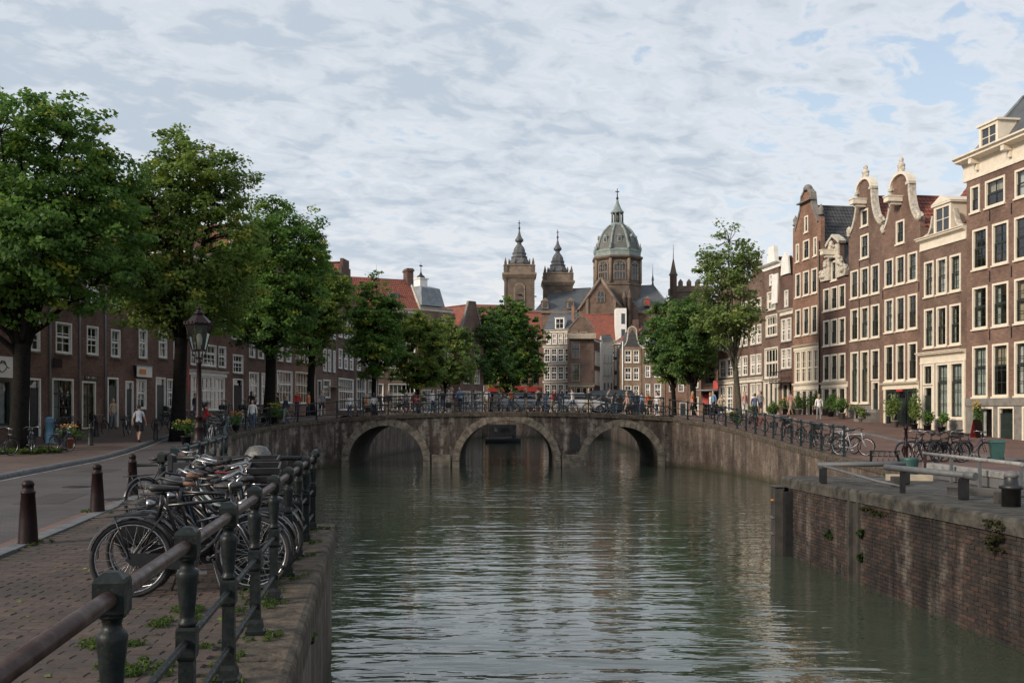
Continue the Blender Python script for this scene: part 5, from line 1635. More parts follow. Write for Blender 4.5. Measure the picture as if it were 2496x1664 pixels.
    for x in (0.1, 3.6):
        m = MB(); m.tube([(x, -1.9, 0), (x, -1.9, 2.85)], 0.06, 6); m.build('post', M['offwhite'], r)
    sheet(r, 0.3, 1.5, 0.9, 2.5, -0.25, 'sign_red', 'sign'); sheet(r, 1.5, 3.05, 2.1, 3.9, -0.5, 'sign_red', 'sign')


far_houses()


# ------------------------------------------------------------------ church
def church():
    root = empty('church', (0, 260, 0), 0, 'large brown church with a green copper dome, twin helmed towers and slate roofs above the houses', 'church')

    def P(name, mb, mat, parent=None, sm=False): return mb.build(name, M[mat] if isinstance(mat, str) else mat, parent or root)
    # body
    m = MB(); m.box(5.9, 2, -1, 43.0, 34, 28.6); P('nave_wall', m, 'church_brick')
    m = MB(); m.box(5.5, 1.5, 28.6, 43.4, 34.5, 29.2); P('eaves_cornice', m, 'church_light')
    # nave roof, hipped at the left
    m = MB()
    a, b, c, d = (5.9, 1.8, 29.2), (22, 1.8, 29.2), (22, 14, 37.0), (11.5, 14, 36.5)
    m.face([a, b, c, d]); m.face([(5.9, 28, 29.2), a, d]); m.face([b, (22, 28, 29.2), c]); m.face([(22, 28, 29.2), (5.9, 28, 29.2), d, c])
    P('nave_roof', m, 'slate')
    for x in (8.8, 15.6):
        m = MB(); m.box(x - 0.9, 2.0, 29.8, x + 0.9, 6, 31.8); m.prism([(x - 1.1, 31.8), (x + 1.1, 31.8), (x, 32.8)], 1.8, 6); o = P('dormer', m, 'church_light')
        m = MB(); m.box(x - 0.55, 1.93, 30.1, x + 0.55, 1.99, 31.5); P('pane', m, 'window_dark', o)
    # transept gable facing the canal
    cx = 23.2
    m = MB(); m.prism([(cx - 5.6, 10), (cx + 5.6, 10), (cx + 5.6, 28.9), (cx, 37.0), (cx - 5.6, 28.9)], -2.5, 20); P('transept_wall', m, 'church_brick')
    m = MB()
    m.tube([(cx - 5.8, -2.6, 29.0), (cx, -2.6, 37.3)], 0.42, 4); m.tube([(cx, -2.6, 37.3), (cx + 5.8, -2.6, 29.0)], 0.42, 4); P('gable_coping', m, 'church_light')
    m = MB()
    m.face([(cx, -2.2, 37.35), (cx, 20, 37.35), (cx + 6.0, 20, 29.0), (cx + 6.0, -2.2, 29.0)]); m.face([(cx - 6.0, -2.2, 29.0), (cx - 6.0, 20, 29.0), (cx, 20, 37.35), (cx, -2.2, 37.35)]); P('transept_roof', m, 'slate')
    for x in (cx - 3.6, cx + 3.6):
        m = MB(); m.box(x - 0.35, -2.85, 26, x + 0.35, -2.5, 32.0); P('pilaster', m, 'church_light')

    def arch_window(par, x, y, z0, w, h, normal=0.0, frame='church_light'):
        n = 8
        pts = [(x - w / 2, z0), (x + w / 2, z0)] + [(x + w / 2 * cos(pi * i / n), z0 + h - w / 2 + w / 2 * sin(pi * i / n)) for i in range(n + 1)]
        m = MB(); m.prism([(x + (px - x) * 1.3, z0 + (pz - z0) * 1.08 - 0.1) for px, pz in pts], y - 0.14, y); o = m.build('window', M[frame], par)
        m = MB(); m.prism(pts, y - 0.17, y - 0.10); m.build('pane', M['window_dark'], o)
        m = MB(); m.box(x - 0.08, y - 0.22, z0, x + 0.08, y - 0.16, z0 + h); m.box(x - w / 2, y - 0.22, z0 + h * 0.38, x + w / 2, y - 0.16, z0 + h * 0.46); m.build('tracery', M[frame], o)
        return o
    arch_window(root, cx, -2.52, 31.0, 1.7, 3.0)
    # choir roof to the right, hipped
    m = MB()
    a, b = (31.9, 1.8, 29.2), (43.2, 1.8, 29.2)
    c, d = (38.9, 12, 37.5), (34.2, 12, 37.3)
    m.face([a, b, c, d]); m.face([b, (43.2, 26, 29.2), c]); m.face([(31.9, 26, 29.2), a, d]); m.face([(43.2, 26, 29.2), (31.9, 26, 29.2), d, c]); P('choir_roof', m, 'slate')
    m = MB(); m.tube([b, c], 0.22, 5); m.tube([a, d], 0.22, 5); P('ridge', m, 'lead')
    m = MB(); m.lathe([(0.35, 37.2), (0.2, 38.3), (0.35, 38.8), (0.1, 40.3), (0.03, 43.2)], 8, (38.9, 12)); P('finial', m, 'lead')
    m = MB(); m.box(35.4, 2.2, 30.6, 36.8, 6, 32.4); m.prism([(35.2, 32.4), (37, 32.4), (36.1, 33.3)], 2.0, 6); o = P('dormer', m, 'church_light')
    m = MB(); m.box(35.7, 2.1, 30.9, 36.5, 2.19, 32.1); P('pane', m, 'sign_red', o)
    for x in (32.6, 37.2, 41.6):
        m = MB(); m.box(x - 0.7, 0.4, 0, x + 0.7, 2.2, 27.6); m.sq([(0.75, 27.6), (0.75, 29.4), (0.05, 31.0)], (x, 1.4)); P('buttress', m, 'church_brick')
    for x in (34.9, 39.4): arch_window(root, x, 1.98, 20.5, 1.7, 4.6)
    for x in (29.6, 31.0):
        m = MB(); m.lathe([(0.6, 24), (0.6, 32.2), (0.8, 32.4), (0.5, 33.0), (0.05, 34.8)], 8, (x, -0.6)); P('turret', m, 'church_stone')
    m = MB(); m.box(28.9, 0.5, 20, 32.2, 2.1, 31.4); P('transept_link', m, 'church_stone')
    # drum and dome
    ox, oy = 28.9, 10
    rt = pi / 8
    m = MB(); m.lathe([(6.5, 24), (6.5, 36.4), (6.75, 36.5), (6.75, 37.0), (6.35, 37.1), (6.35, 43.3), (6.7, 43.5), (7.2, 43.9), (7.2, 44.4)], 8, (ox, oy), 0, False, rt); P('drum', m, 'church_stone')
    m = MB(); m.lathe([(6.6, 44.35), (6.6, 45.6), (6.75, 45.7), (6.75, 46.1), (6.2, 46.2), (5.9, 46.5)], 8, (ox, oy), 0, False, rt); P('parapet', m, 'copper')
    prof = [(5.95, 46.2), (5.75, 47.6), (5.35, 49.0), (4.75, 50.3), (3.95, 51.6), (3.0, 52.6), (2.2, 53.2)]
    m = MB(); m.lathe(prof, 8, (ox, oy), 0, False, rt); P('dome', m, 'copper_dark')
    for k in range(8):
        a = rt + k * pi / 4
        m = MB(); m.tube([(ox + (r + 0.08) * cos(a), oy + (r + 0.08) * sin(a), z) for r, z in prof], 0.34, 5); P('rib', m, 'copper')
        m = MB(); m.lathe([(0.4, 46.1), (0.4, 46.9), (0.2, 47.2), (0.05, 48.2)], 6, (ox + 6.45 * cos(a), oy + 6.45 * sin(a))); P('pinnacle', m, 'copper')
        # corner piers of the drum
        m = MB(); m.tube([(ox + 6.45 * cos(a), oy + 6.45 * sin(a), 37.1), (ox + 6.45 * cos(a), oy + 6.45 * sin(a), 43.6)], 0.45, 6); P('pier', m, 'church_light')
    for k in range(8):
        a = k * pi / 4
        ap = 6.35 * cos(pi / 8)
        par = empty('drum_bay', (ox + ap * cos(a), oy + ap * sin(a), 0), a + pi / 2)
        par.parent = root
        n = 8
        w, z0, h = 2.9, 38.0, 5.0
        pts = [(-w / 2, z0), (w / 2, z0)] + [(w / 2 * cos(pi * i / n), z0 + h - w / 2 + w / 2 * sin(pi * i / n)) for i in range(n + 1)]
        m = MB(); m.prism([(x * 1.2, z0 + (z - z0) * 1.07 - 0.15) for x, z in pts], -0.18, 0.05); m.build('window_surround', M['church_light'], par)
        m = MB(); m.prism(pts, -0.22, -0.12); m.build('pane', M['window_dark'], par)
        m = MB()
        for x in (-0.72, 0, 0.72): m.box(x - 0.09, -0.32, z0, x + 0.09, -0.2, z0 + h - 0.4)
        m.box(-w / 2, -0.30, z0 + 1.9, w / 2, -0.21, z0 + 2.25)
        for x in (-0.72, 0.72): m.lathe([(0.5, z0 + 3.9), (0.5, z0 + 4.1)], 8, (x, -0.24))
        m.build('tracery', M['church_light'], par)
        # dormer on the dome
        if k % 1 == 0:
            r = 5.35 * cos(pi / 8)
            q = empty('dome_dormer', (ox + (r + 0.1) * cos(a), oy + (r + 0.1) * sin(a), 0), a + pi / 2); q.parent = root
            m = MB(); m.box(-0.6, -0.2, 48.2, 0.6, 1.2, 49.7); m.prism([(-0.8, 49.7), (0.8, 49.7), (0, 50.6)], -0.35, 1.4); m.build('frame', M['copper'], q)
            m = MB(); m.box(-0.32, -0.26, 48.5, 0.32, -0.21, 49.4); m.build('pane', M['window_dark'], q)
    m = MB(); m.lathe([(2.35, 53.0), (2.45, 53.4), (2.1, 53.6), (1.9, 54.0)], 8, (ox, oy), 0, False, rt); P('lantern_base', m, 'copper')
    for k in range(8):
        a = rt + k * pi / 4
        m = MB(); m.lathe([(0.24, 54.0), (0.20, 56.6), (0.3, 56.8)], 6, (ox + 1.5 * cos(a), oy + 1.5 * sin(a))); P('column', m, 'copper')
    m = MB(); m.lathe([(0.7, 54.0), (0.7, 56.8)], 8, (ox, oy)); P('lantern_core', m, 'copper_dark')
    m = MB(); m.lathe([(1.75, 56.7), (1.95, 57.0), (1.7, 57.2), (1.1, 58.0), (0.7, 59.0), (0.35, 59.8), (0.45, 60.1), (0.15, 60.5)], 8, (ox, oy), 0, True, rt); P('lantern_cap', m, 'copper')
    m = MB(); m.lathe([(0.15, 60.4), (0.4, 60.9), (0.15, 61.4), (0.10, 63.6)], 8, (ox, oy)); m.box(ox - 0.55, oy - 0.07, 62.6, ox + 0.55, oy + 0.07, 62.85); P('cross', m, 'black')

    # towers
    def tower(x, y, s, dz, nm):
        t = empty(nm, (x, y, dz)); t.parent = root; t.scale = (1.03, 1.03, 1.033)
        m = MB(); m.sq([(3.75 * s, -1), (3.75 * s, 37.4)]); m.build('shaft', M['church_stone'], t)
        for a in (-1, 1):
            for b in (-1, 1):
                m = MB(); m.box(a * 3.35 * s, b * 3.35 * s, 0, a * 3.95 * s, b * 3.95 * s, 37.2); m.sq([(0.50, 37.3), (0.50, 40.4), (0.6, 40.5), (0.3, 40.8), (0.36, 41.2), (0.04, 42.6)], (a * 3.6 * s, b * 3.6 * s)); m.build('corner_pier', M['church_stone'], t)
        m = MB(); m.sq([(3.9 * s, 37.2), (4.5 * s, 38.1), (4.5 * s, 38.5), (3.95 * s, 38.7)]); m.build('cornice', M['church_light'], t)
        m = MB(); m.sq([(3.75 * s, 38.6), (3.75 * s, 40.4), (3.95 * s, 40.5), (3.95 * s, 40.8), (3.2 * s, 40.9)]); m.build('balustrade', M['church_light'], t)
        for k in range(4):
            q = empty('bay', (0, 0, 0), k * pi / 2); q.parent = t
        # framed niches front and sides
        for k, (dx, dy, rz) in enumerate(((0, -3.75 * s, 0), (3.75 * s, 0, pi / 2), (-3.75 * s, 0, -pi / 2))):
            w, z0, h = 2.2 * s, 27.5, 8.0
            n = 8
            pts = [(-w / 2, z0), (w / 2, z0)] + [(w / 2 * cos(pi * i / n), z0 + h - w / 2 + w / 2 * sin(pi * i / n)) for i in range(n + 1)]
            m = MB(); m.prism([(px * 1.35, z0 + (pz - z0) * 1.06) for px, pz in pts], -0.2, 0.1); o = m.build('belfry_window', M['church_light'], t, (dx, dy, 0)); o.rotation_euler = (0, 0, rz)
            m = MB(); m.prism(pts, -0.25, -0.18); m.build('louvre', M['church_stone'], o)
            m = MB(); m.prism([(-0.5, z0), (0.5, z0), (0.5, z0 + 2.4), (0, z0 + 3.0), (-0.5, z0 + 2.4)], -0.3, -0.2); m.box(-w / 2, -0.3, z0 + 3.6, w / 2, -0.2, z0 + 4.1); m.lathe([(0.6, z0 + 5.3), (0.6, z0 + 5.5)], 8, (0, -0.25)); m.build('niche', M['black'], o)
        m = MB(); m.lathe([(2.9 * s, 40.7), (2.9 * s, 41.3), (3.05 * s, 41.35), (2.8 * s, 41.7), (2.5 * s, 42.3), (2.15 * s, 42.9), (2.3 * s, 43.1), (2.3 * s, 43.25), (2.0 * s, 43.35)], 8, (0, 0), 0, False, rt); m.build('helm_base', M['helm'], t)
        m = MB(); m.lathe([(1.95 * s, 43.3), (1.85 * s, 44.0), (2.0 * s, 44.1), (2.0 * s, 44.25), (1.7 * s, 44.4), (1.62 * s, 45.1), (1.25 * s, 45.8), (0.85 * s, 46.3), (0.62 * s, 46.6), (0.62 * s, 47.2)], 8, (0, 0), 0, False, rt); m.build('helm_middle', M['helm'], t)
        m = MB(); m.lathe([(0.7 * s, 47.1), (1.15 * s, 47.45), (1.2 * s, 47.8), (0.85 * s, 48.2), (0.45 * s, 49.0), (0.22 * s, 50.0), (0.15 * s, 50.6)], 8, (0, 0), 0, True, rt); m.build('helm_onion', M['helm'], t)
        m = MB(); m.lathe([(0.12, 50.5), (0.34, 50.85), (0.12, 51.2), (0.06, 53.0)], 8, (0, 0)); m.box(-0.35, -0.05, 52.1, 0.35, 0.05, 52.3); m.build('finial', M['black'], t)
        for k in range(8):
            a = rt + k * pi / 4
            m = MB(); m.lathe([(0.24, 41.3), (0.24, 42.0), (0.04, 42.7)], 6, (2.9 * s * cos(a), 2.9 * s * sin(a))); m.build('pinnacle', M['church_stone'], t)
    tower(1.98, 8, 1.0, -0.2, 'tower')
    tower(12.8, 16, 0.99, -1.2, 'tower')


church()


def dark_tower():
    r = empty('church_tower', (46.5, 280, 0), 0, 'dark square tower with a thin spired turret behind the right bank tree', 'tower')
    m = MB(); m.box(-0.5, 0, -1, 10, 8, 38); m.build('shaft', M['church_stone'], r)
    m = MB(); m.box(-0.8, -0.3, 36.5, 10.3, 8.3, 38.2); m.build('parapet', M['church_stone'], r)
    m = MB(); m.lathe([(1.0, 0), (1.0, 41), (1.3, 41.3), (0.9, 42), (0.5, 44), (0.12, 46), (0.04, 50)], 8, (-0.6, 0)); m.build('turret', M['church_stone'], r)
    m = MB(); m.lathe([(0.5, 20), (0.5, 29), (0.1, 33)], 8, (-4.6, -3)); m.build('pinnacle', M['church_stone'], r)
    for i in range(4):
        m = MB(); m.sq([(0.6, 38), (0.6, 39.4), (0.1, 40.2)], (1.5 + i * 2.4, 0.4)); m.build('merlon', M['church_stone'], r)


dark_tower()
# ------------------------------------------------------------------ trees and plants
def leaves_mesh(name, pts, outward, tint, size, mat, rs, flat=0.55, wd=0.42):
    """one small folded diamond leaf per point"""
    n = len(pts)
    nrm = outward * 0.55 + np.array([0, 0, flat]) + rs.normal(0, 0.55, (n, 3))
    nrm /= np.linalg.norm(nrm, axis=1)[:, None] + 1e-9
    t = rs.normal(0, 1, (n, 3)) + np.array([0, 0, -0.5])
    t -= nrm * np.sum(t * nrm, axis=1)[:, None]
    t /= np.linalg.norm(t, axis=1)[:, None] + 1e-9
    b = np.cross(nrm, t)
    s = (size * rs.uniform(0.65, 1.25, n))[:, None]
    v = np.stack([pts - t * s * 0.5, pts + b * s * wd + nrm * s * 0.10, pts + t * s * 0.62, pts - b * s * wd + nrm * s * 0.10], axis=1).reshape(-1, 3)
    me = bpy.data.meshes.new(name)
    me.vertices.add(4 * n); me.vertices.foreach_set('co', v.astype(np.float32).ravel())
    me.loops.add(4 * n); me.loops.foreach_set('vertex_index', np.arange(4 * n, dtype=np.int32))
    me.polygons.add(n); me.polygons.foreach_set('loop_start', np.arange(0, 4 * n, 4, dtype=np.int32))
    try:
        me.polygons.foreach_set('loop_total', np.full(n, 4, dtype=np.int32))
    except Exception:
        pass
    me.materials.append(mat)
    at = me.attributes.new('tint', 'FLOAT', 'POINT')
    at.data.foreach_set('value', np.repeat(np.clip(tint, 0, 1), 4).astype(np.float32))
    me.update(calc_edges=True)
    return me


def tree(name, label, x, y, H, crown, n_leaf, leaf, lm, bm, seed, r0=0.30, fork=0.30, lobes=12, spread=1.0, group=None, sparse=1.0, yellow=0.05, low=None, topgrow=0.0, base=None):
    """crown: (cx, cy, z0, z1, rx, ry) offsets from the foot"""
    rs = np.random.RandomState(seed)
    rr = random.Random(seed)
    z = gz(y) if base is None else base
    root = empty(name, (x, y, z), rr.uniform(0, 0.4), label, 'tree', group)
    root.rotation_euler = (0, 0, 0)
    cx, cy, z0, z1, rx, ry = crown
    zc, rz = (z0 + z1) / 2, (z1 - z0) / 2
    m = MB()
    zf = H * fork
    # trunk with a slight lean, flared foot
    tp = []
    for i in range(7):
        t = i / 6
        tp.append((cx * 0.25 * t * t + 0.06 * sin(3 * t + seed), cy * 0.2 * t * t + 0.05 * sin(2 * t), zf * t - 0.1))
    tr = [r0 * k for k in (1.45, 1.12, 1.0, 0.95, 0.92, 0.90, 0.92)]
    m.tube(tp, tr, 10)
    nodes = []         # (point, radius) candidates to sprout from
    top = Vector(tp[-1])
    L = []
    nl = lobes
    for k in range(nl):
        if k == 0:
            d = Vector((0.0, 0.0, 0.80))
        elif k < nl * 0.45:
            a = 2 * pi * k / (nl * 0.45) + rr.uniform(-.4, .4)
            d = Vector((cos(a) * 0.58 * spread, sin(a) * 0.58 * spread, rr.uniform(-0.66, -0.22)))
        else:
            a = 2 * pi * k * 0.618 + rr.uniform(-.5, .5)
            zz = rr.uniform(-0.05, 0.68)
            q = math.sqrt(max(0.05, 1 - zz * zz)) * 0.62 * spread
            d = Vector((cos(a) * q, sin(a) * q, zz))
        c = Vector((cx + d.x * rx, cy + d.y * ry, zc + d.z * rz))
        lr = rr.uniform(0.36, 0.50) * (1.05 - 0.30 * max(0, d.z))
        L.append((c, lr))
        s = top if k != 0 else top
        st = Vector(tp[5]) if rr.random() < 0.35 and k else top
        mid = st.lerp(c, 0.45) + Vector((0, 0, 0.10 * (c - st).length)) + Vector((rr.uniform(-.3, .3), rr.uniform(-.3, .3), 0)) * 0.6
        P = []
        for i in range(7):
            t = i / 6
            p = st * (1 - t) ** 2 + mid * 2 * t * (1 - t) + c * t * t
            p = p + Vector((rr.uniform(-.10, .10), rr.uniform(-.10, .10), rr.uniform(-.06, .06))) * (0 if i == 0 else 1)
            P.append(p)
        rb = r0 * (0.62 if k == 0 else rr.uniform(0.32, 0.50))
        R = [rb * (1 - 0.80 * i / 6) for i in range(7)]
        m.tube(P, R, 7)
        for i in range(2, 7):
            nodes.append((P[i], R[i]))
    if topgrow:
        P = [Vector((cx * 0.8, cy * 0.8, zc + rz * 0.4)), Vector((cx, cy, zc + rz * 0.9)), Vector((cx, cy, z1 + topgrow))]
        m.tube(P, [r0 * 0.16, r0 * 0.10, r0 * 0.03], 5)
        nodes += [(P[1], .05), (P[2], .03)]
        L.append((Vector((cx, cy, z1 + topgrow * 0.3)), 0.16)); L.append((Vector((cx, cy, z1 + topgrow * 0.8)), 0.09))
    NP = np.array([tuple(p) for p, r in nodes])
    # leaf clusters on the shells of the lobes
    per = int(46 / sparse)
    ncl = max(20, n_leaf // per)
    w = np.array([lr ** 2 for c, lr in L]); w /= w.sum()
    which = rs.choice(len(L), ncl, p=w)
    d = rs.normal(0, 1, (ncl, 3)); d /= np.linalg.norm(d, axis=1)[:, None]
    d[:, 2] = np.where(d[:, 2] < -0.35, -d[:, 2] * 0.7, d[:, 2])
    rad = rs.uniform(0.50, 1.06, ncl) ** 0.7
    C = np.array([tuple(L[i][0]) for i in which]); lr = np.array([L[i][1] for i in which])
    cl = C + d * (rad * lr)[:, None] * np.array([rx * 1.02, ry * 1.02, rz * 0.86])
    even = rs.uniform(0, 1, ncl) < 0.45           # the rest fills the whole crown evenly
    dd_ = rs.normal(0, 1, (ncl, 3)); dd_ /= np.linalg.norm(dd_, axis=1)[:, None]
    wob = 1.0 + 0.10 * np.sin(3.1 * dd_[:, 0] + seed) + 0.10 * np.sin(4.3 * dd_[:, 2] + 2 * seed) + 0.08 * np.cos(5.0 * dd_[:, 1])
    ev = np.array([cx, cy, zc]) + dd_ * (rs.uniform(0.62, 1.0, ncl) * wob * 0.92)[:, None] * np.array([rx, ry, rz])
    cl = np.where(even[:, None], ev, cl)
    cl[:, 2] = np.maximum(cl[:, 2], z0 + rs.uniform(-0.4, 1.0, ncl))
    # twigs from limbs to clusters
    for i in range(0, ncl, 1 if ncl < 420 else 2):
        p = cl[i]
        dd = np.linalg.norm(NP - p, axis=1) + np.where(NP[:, 2] > p[2] + 0.3, 1.5, 0)
        j = int(np.argmin(dd))
        a, b = Vector(NP[j]), Vector(p)
        md = a.lerp(b, 0.5) + Vector((rr.uniform(-.15, .15), rr.uniform(-.15, .15), 0.10 * (b - a).length))
        m.tube([a, md, b], [min(0.05, nodes[j][1] * 0.5 + 0.012), 0.022, 0.008], 4, caps=False)
    m.build('trunk', bm, root)
    # leaves
    k = per
    idx = np.repeat(np.arange(ncl), k)
    cr = rs.uniform(0.32, 0.62, ncl)[idx]
    off = rs.normal(0, 1, (len(idx), 3)); off /= np.linalg.norm(off, axis=1)[:, None]
    off *= (rs.uniform(0, 1, len(idx)) ** 0.5 * cr)[:, None] * np.array([1.15, 1.15, 0.62])
    pts = cl[idx] + off
    out = pts - np.array([cx, cy, zc - rz * 0.4]); out /= np.linalg.norm(out, axis=1)[:, None] + 1e-9
    ct = np.clip(rs.normal(0.40, 0.17, ncl), 0, 0.8)
    ct[rs.uniform(0, 1, ncl) < yellow] = 0.93
    tint = np.clip(ct[idx] + rs.normal(0, 0.10, len(idx)), 0, 1)
    me = leaves_mesh('crown', pts, out, tint, leaf, lm, rs)
    link('crown', me, root)
    return root


GT = 'street trees on the left bank'
tree('street_tree', 'largest leafy tree at the left edge, cut by the frame, grass round its foot', -20.5, 41.0, 15.4, (0.1, 0, 4.2, 14.7, 4.7, 4.9), 52000, 0.185, M['leaf_a'], M['bark'], 11, 0.36, 0.30, 17, group=GT, yellow=0.05)
tree('street_tree', 'tall leafy tree with a thick dark forked trunk behind the street lamp', -16.9, 50.0, 15.9, (0.15, 0, 4.2, 15.2, 4.2, 4.4), 50000, 0.185, M['leaf_b'], M['bark'], 23, 0.36, 0.33, 16, group=GT, yellow=0.07)
tree('street_tree', 'leafy tree whose dark trunk stands by the railing between lamp and bridge', -15.3, 62.0, 14.6, (0.2, 0, 3.7, 14.2, 3.6, 3.7), 38000, 0.19, M['leaf_a'], M['bark'], 37, 0.36, 0.32, 14, group=GT, yellow=0.07)
tree('street_tree', 'leafy tree at the left end of the bridge, beside the stepped gable', -15.2, 74.5, 13.4, (0.3, 0, 3.8, 13.0, 3.0, 3.1), 22000, 0.22, M['leaf_b'], M['bark'], 41, 0.30, 0.32, 12, group=GT, yellow=0.06)
GB = 'trees on the canal bank behind the bridge'
tree('bank_tree', 'green tree with a thin leader rising above its crown, first left behind the bridge', -11.9, 85.0, 12.5, (0.2, 0, 3.2, 11.6, 2.7, 2.7), 20000, 0.22, M['leaf_a'], M['bark'], 53, 0.22, 0.30, 15, group=GB, yellow=0.10, topgrow=1.6)
tree('bank_tree', 'yellowish green low tree, second behind the left part of the bridge', -10.1, 105.0, 11.2, (0.3, 0, 3.0, 11.2, 3.5, 3.0), 19000, 0.24, M['leaf_b'], M['bark'], 59, 0.20, 0.30, 15, group=GB, yellow=0.14)
tree('bank_tree', 'tree with yellow tipped foliage between the low tree and the dark tree', -8.4, 120.0, 13.0, (0.6, 0, 3.0, 12.6, 3.7, 3.0), 22000, 0.27, M['leaf_d'], M['bark'], 61, 0.20, 0.30, 15, group=GB, yellow=0.16)
tree('bank_tree', 'dark green bushy tree left of the big round tree behind the bridge', -6.4, 140.0, 16.2, (1.2, 0, 3.0, 16.0, 5.3, 4.4), 28000, 0.30, M['leaf_c'], M['bark'], 67, 0.25, 0.26, 17, group=GB, yellow=0.02)
tree('bank_tree', 'big round tree in front of the left church tower', -0.6, 156.0, 18.6, (0.3, 0, 3.6, 18.6, 6.0, 5.4), 38000, 0.33, M['leaf_a'], M['bark'], 71, 0.34, 0.26, 19, group=GB, yellow=0.08, base=0.9)
GR = 'trees on the right bank'
tree('bank_tree', 'slender airy tree with sparse upper branches beside the right end of the bridge', 14.7, 64.0, 12.6, (-0.6, 0, 3.9, 12.4, 2.4, 2.4), 9500, 0.20, M['leaf_d'], M['bark_green'], 83, 0.20, 0.30, 15, spread=0.95, group=GR, sparse=1.7, yellow=0.02)
tree('bank_tree', 'dense low tree left of the slender tree on the right bank', 16.2, 88.0, 10.9, (-0.5, 0, 3.0, 10.4, 2.7, 2.7), 20000, 0.22, M['leaf_c'], M['bark'], 89, 0.18, 0.30, 16, group=GR, yellow=0.03)
tree('bank_tree', 'dense tree standing behind the slender tree on the right bank', 17.3, 93.0, 12.0, (-0.2, 0, 3.2, 11.4, 2.8, 2.8), 22000, 0.23, M['leaf_d'], M['bark'], 97, 0.20, 0.30, 16, group=GR, yellow=0.04)
tree('bank_tree', 'farthest dense tree of the right bank clump', 16.6, 101.0, 12.6, (-0.4, 0, 3.4, 12.3, 3.0, 3.0), 18000, 0.26, M['leaf_c'], M['bark'], 101, 0.24, 0.30, 16, group=GR, yellow=0.03)


def tufts(name, spots, mat, seed, blade=0.10, n=26, spread=0.10, flat=0.2, wd=0.13):
    """grass tufts as clumps of narrow leaves"""
    rs = np.random.RandomState(seed)
    pts, out = [], []
    for (x, y, z, s) in spots:
        k = int(n * s * s)
        a = rs.uniform(0, 2 * pi, k); r = np.sqrt(rs.uniform(0, 1, k)) * spread * s
        px, py = x + r * np.cos(a), y + r * np.sin(a)
        pz = z + rs.uniform(0.0, blade * 0.7, k)
        pts.append(np.stack([px, py, pz], 1)); out.append(np.stack([np.cos(a), np.sin(a), np.full(k, 0.3)], 1))
    pts = np.concatenate(pts); out = np.concatenate(out)
    me = leaves_mesh(name, pts, out, np.clip(rs.normal(0.5, 0.2, len(pts)), 0, 1), blade, mat, rs, flat, wd)
    o = link(name, me)
    return o


def bush(name, label, x, y, z, r, h, mat, seed, n=500, leaf=0.09, pot=None, flower=None, cat='plant', group=None):
    rs = np.random.RandomState(seed)
    root = empty(name, (x, y, z), 0, label, cat, group)
    zb = 0.0
    if pot:
        m = MB(); m.lathe([(pot * 0.75, 0), (pot, pot * 1.5), (pot * 1.08, pot * 1.5), (pot * 1.08, pot * 1.7), (pot * 0.9, pot * 1.7)], 12); m.build('pot', M[rnd.choice(['terracotta', 'black', 'grey_stone'])], root)
        zb = pot * 1.6
    d = rs.normal(0, 1, (n, 3)); d /= np.linalg.norm(d, axis=1)[:, None]
    k = rs.randint(0, 7, n)
    cc = rs.normal(0, 0.36, (7, 3)) * np.array([r, r, h * 0.4])
    pts = cc[k] + d * (rs.uniform(0, 1, n) ** 0.5)[:, None] * np.array([r * 0.62, r * 0.62, h * 0.36])
    pts[:, 2] += zb + h * 0.52
    pts[:, 2] = np.maximum(pts[:, 2], zb + 0.02)
    me = leaves_mesh('foliage', pts, d, np.clip(rs.normal(0.45, 0.22, n), 0, 1), leaf, mat, rs)
    link('foliage', me, root)
    m = MB()
    for i in range(5):
        m.tube([(0, 0, zb * 0.6), (cc[i][0] * 0.5, cc[i][1] * 0.5, zb + h * 0.25), (cc[i][0], cc[i][1], zb + h * 0.6)], [0.02, 0.015, 0.008], 4)
    m.build('stem', M['bark'], root)
    if flower:
        m = MB()
        for i in range(26):
            a, q = rs.uniform(0, 2 * pi), math.sqrt(rs.uniform(0, 1)) * r * 0.9
            fz = zb + h * rs.uniform(0.75, 1.05)
            m.lathe([(0.005, fz - 0.03), (0.045, fz), (0.05, fz + 0.02), (0.01, fz + 0.04)], 6, (q * cos(a), q * sin(a)))
        tag(m.build('flower', M[flower], root), kind='stuff')
    return root
# ------------------------------------------------------------------ railings, posts, lamp
def post_mesh(kind):
    m = MB()
    if kind == 'cast':
        m.sq([(0.090, 0.0), (0.090, 0.030), (0.072, 0.042), (0.066, 0.085), (0.050, 0.115), (0.047, 0.30), (0.045, 0.475), (0.056, 0.490), (0.060, 0.500), (0.060, 0.625), (0.056, 0.640)])
        m.lathe([(0.044, 0.638), (0.056, 0.648), (0.058, 0.660), (0.046, 0.672), (0.044, 0.690), (0.050, 0.74), (0.059, 0.82), (0.066, 0.875), (0.068, 0.895), (0.060, 0.910), (0.046, 0.918), (0.040, 0.935), (0.046, 0.955), (0.060, 0.962), (0.060, 0.972)], 14)
        m.sq([(0.060, 0.970), (0.068, 0.980), (0.068, 1.085), (0.062, 1.098), (0.030, 1.118), (0.004, 1.124)])
    else:
        m.sq([(0.075, 0.0), (0.075, 0.05), (0.050, 0.09), (0.045, 0.50), (0.055, 0.52), (0.055, 0.62), (0.045, 0.64)])
        m.lathe([(0.045, 0.64), (0.058, 0.80), (0.060, 0.88), (0.040, 0.94), (0.055, 0.97)], 8)
        m.sq([(0.058, 0.97), (0.062, 1.08), (0.03, 1.115)])
    k = 0.78 if kind == 'cast' else 0.85
    m.v = [(x * k, y * k, z) for x, y, z in m.v]
    return m.mesh('post', [M['green_paint' if kind == 'cast' else 'rail_green']])


POSTS = {}


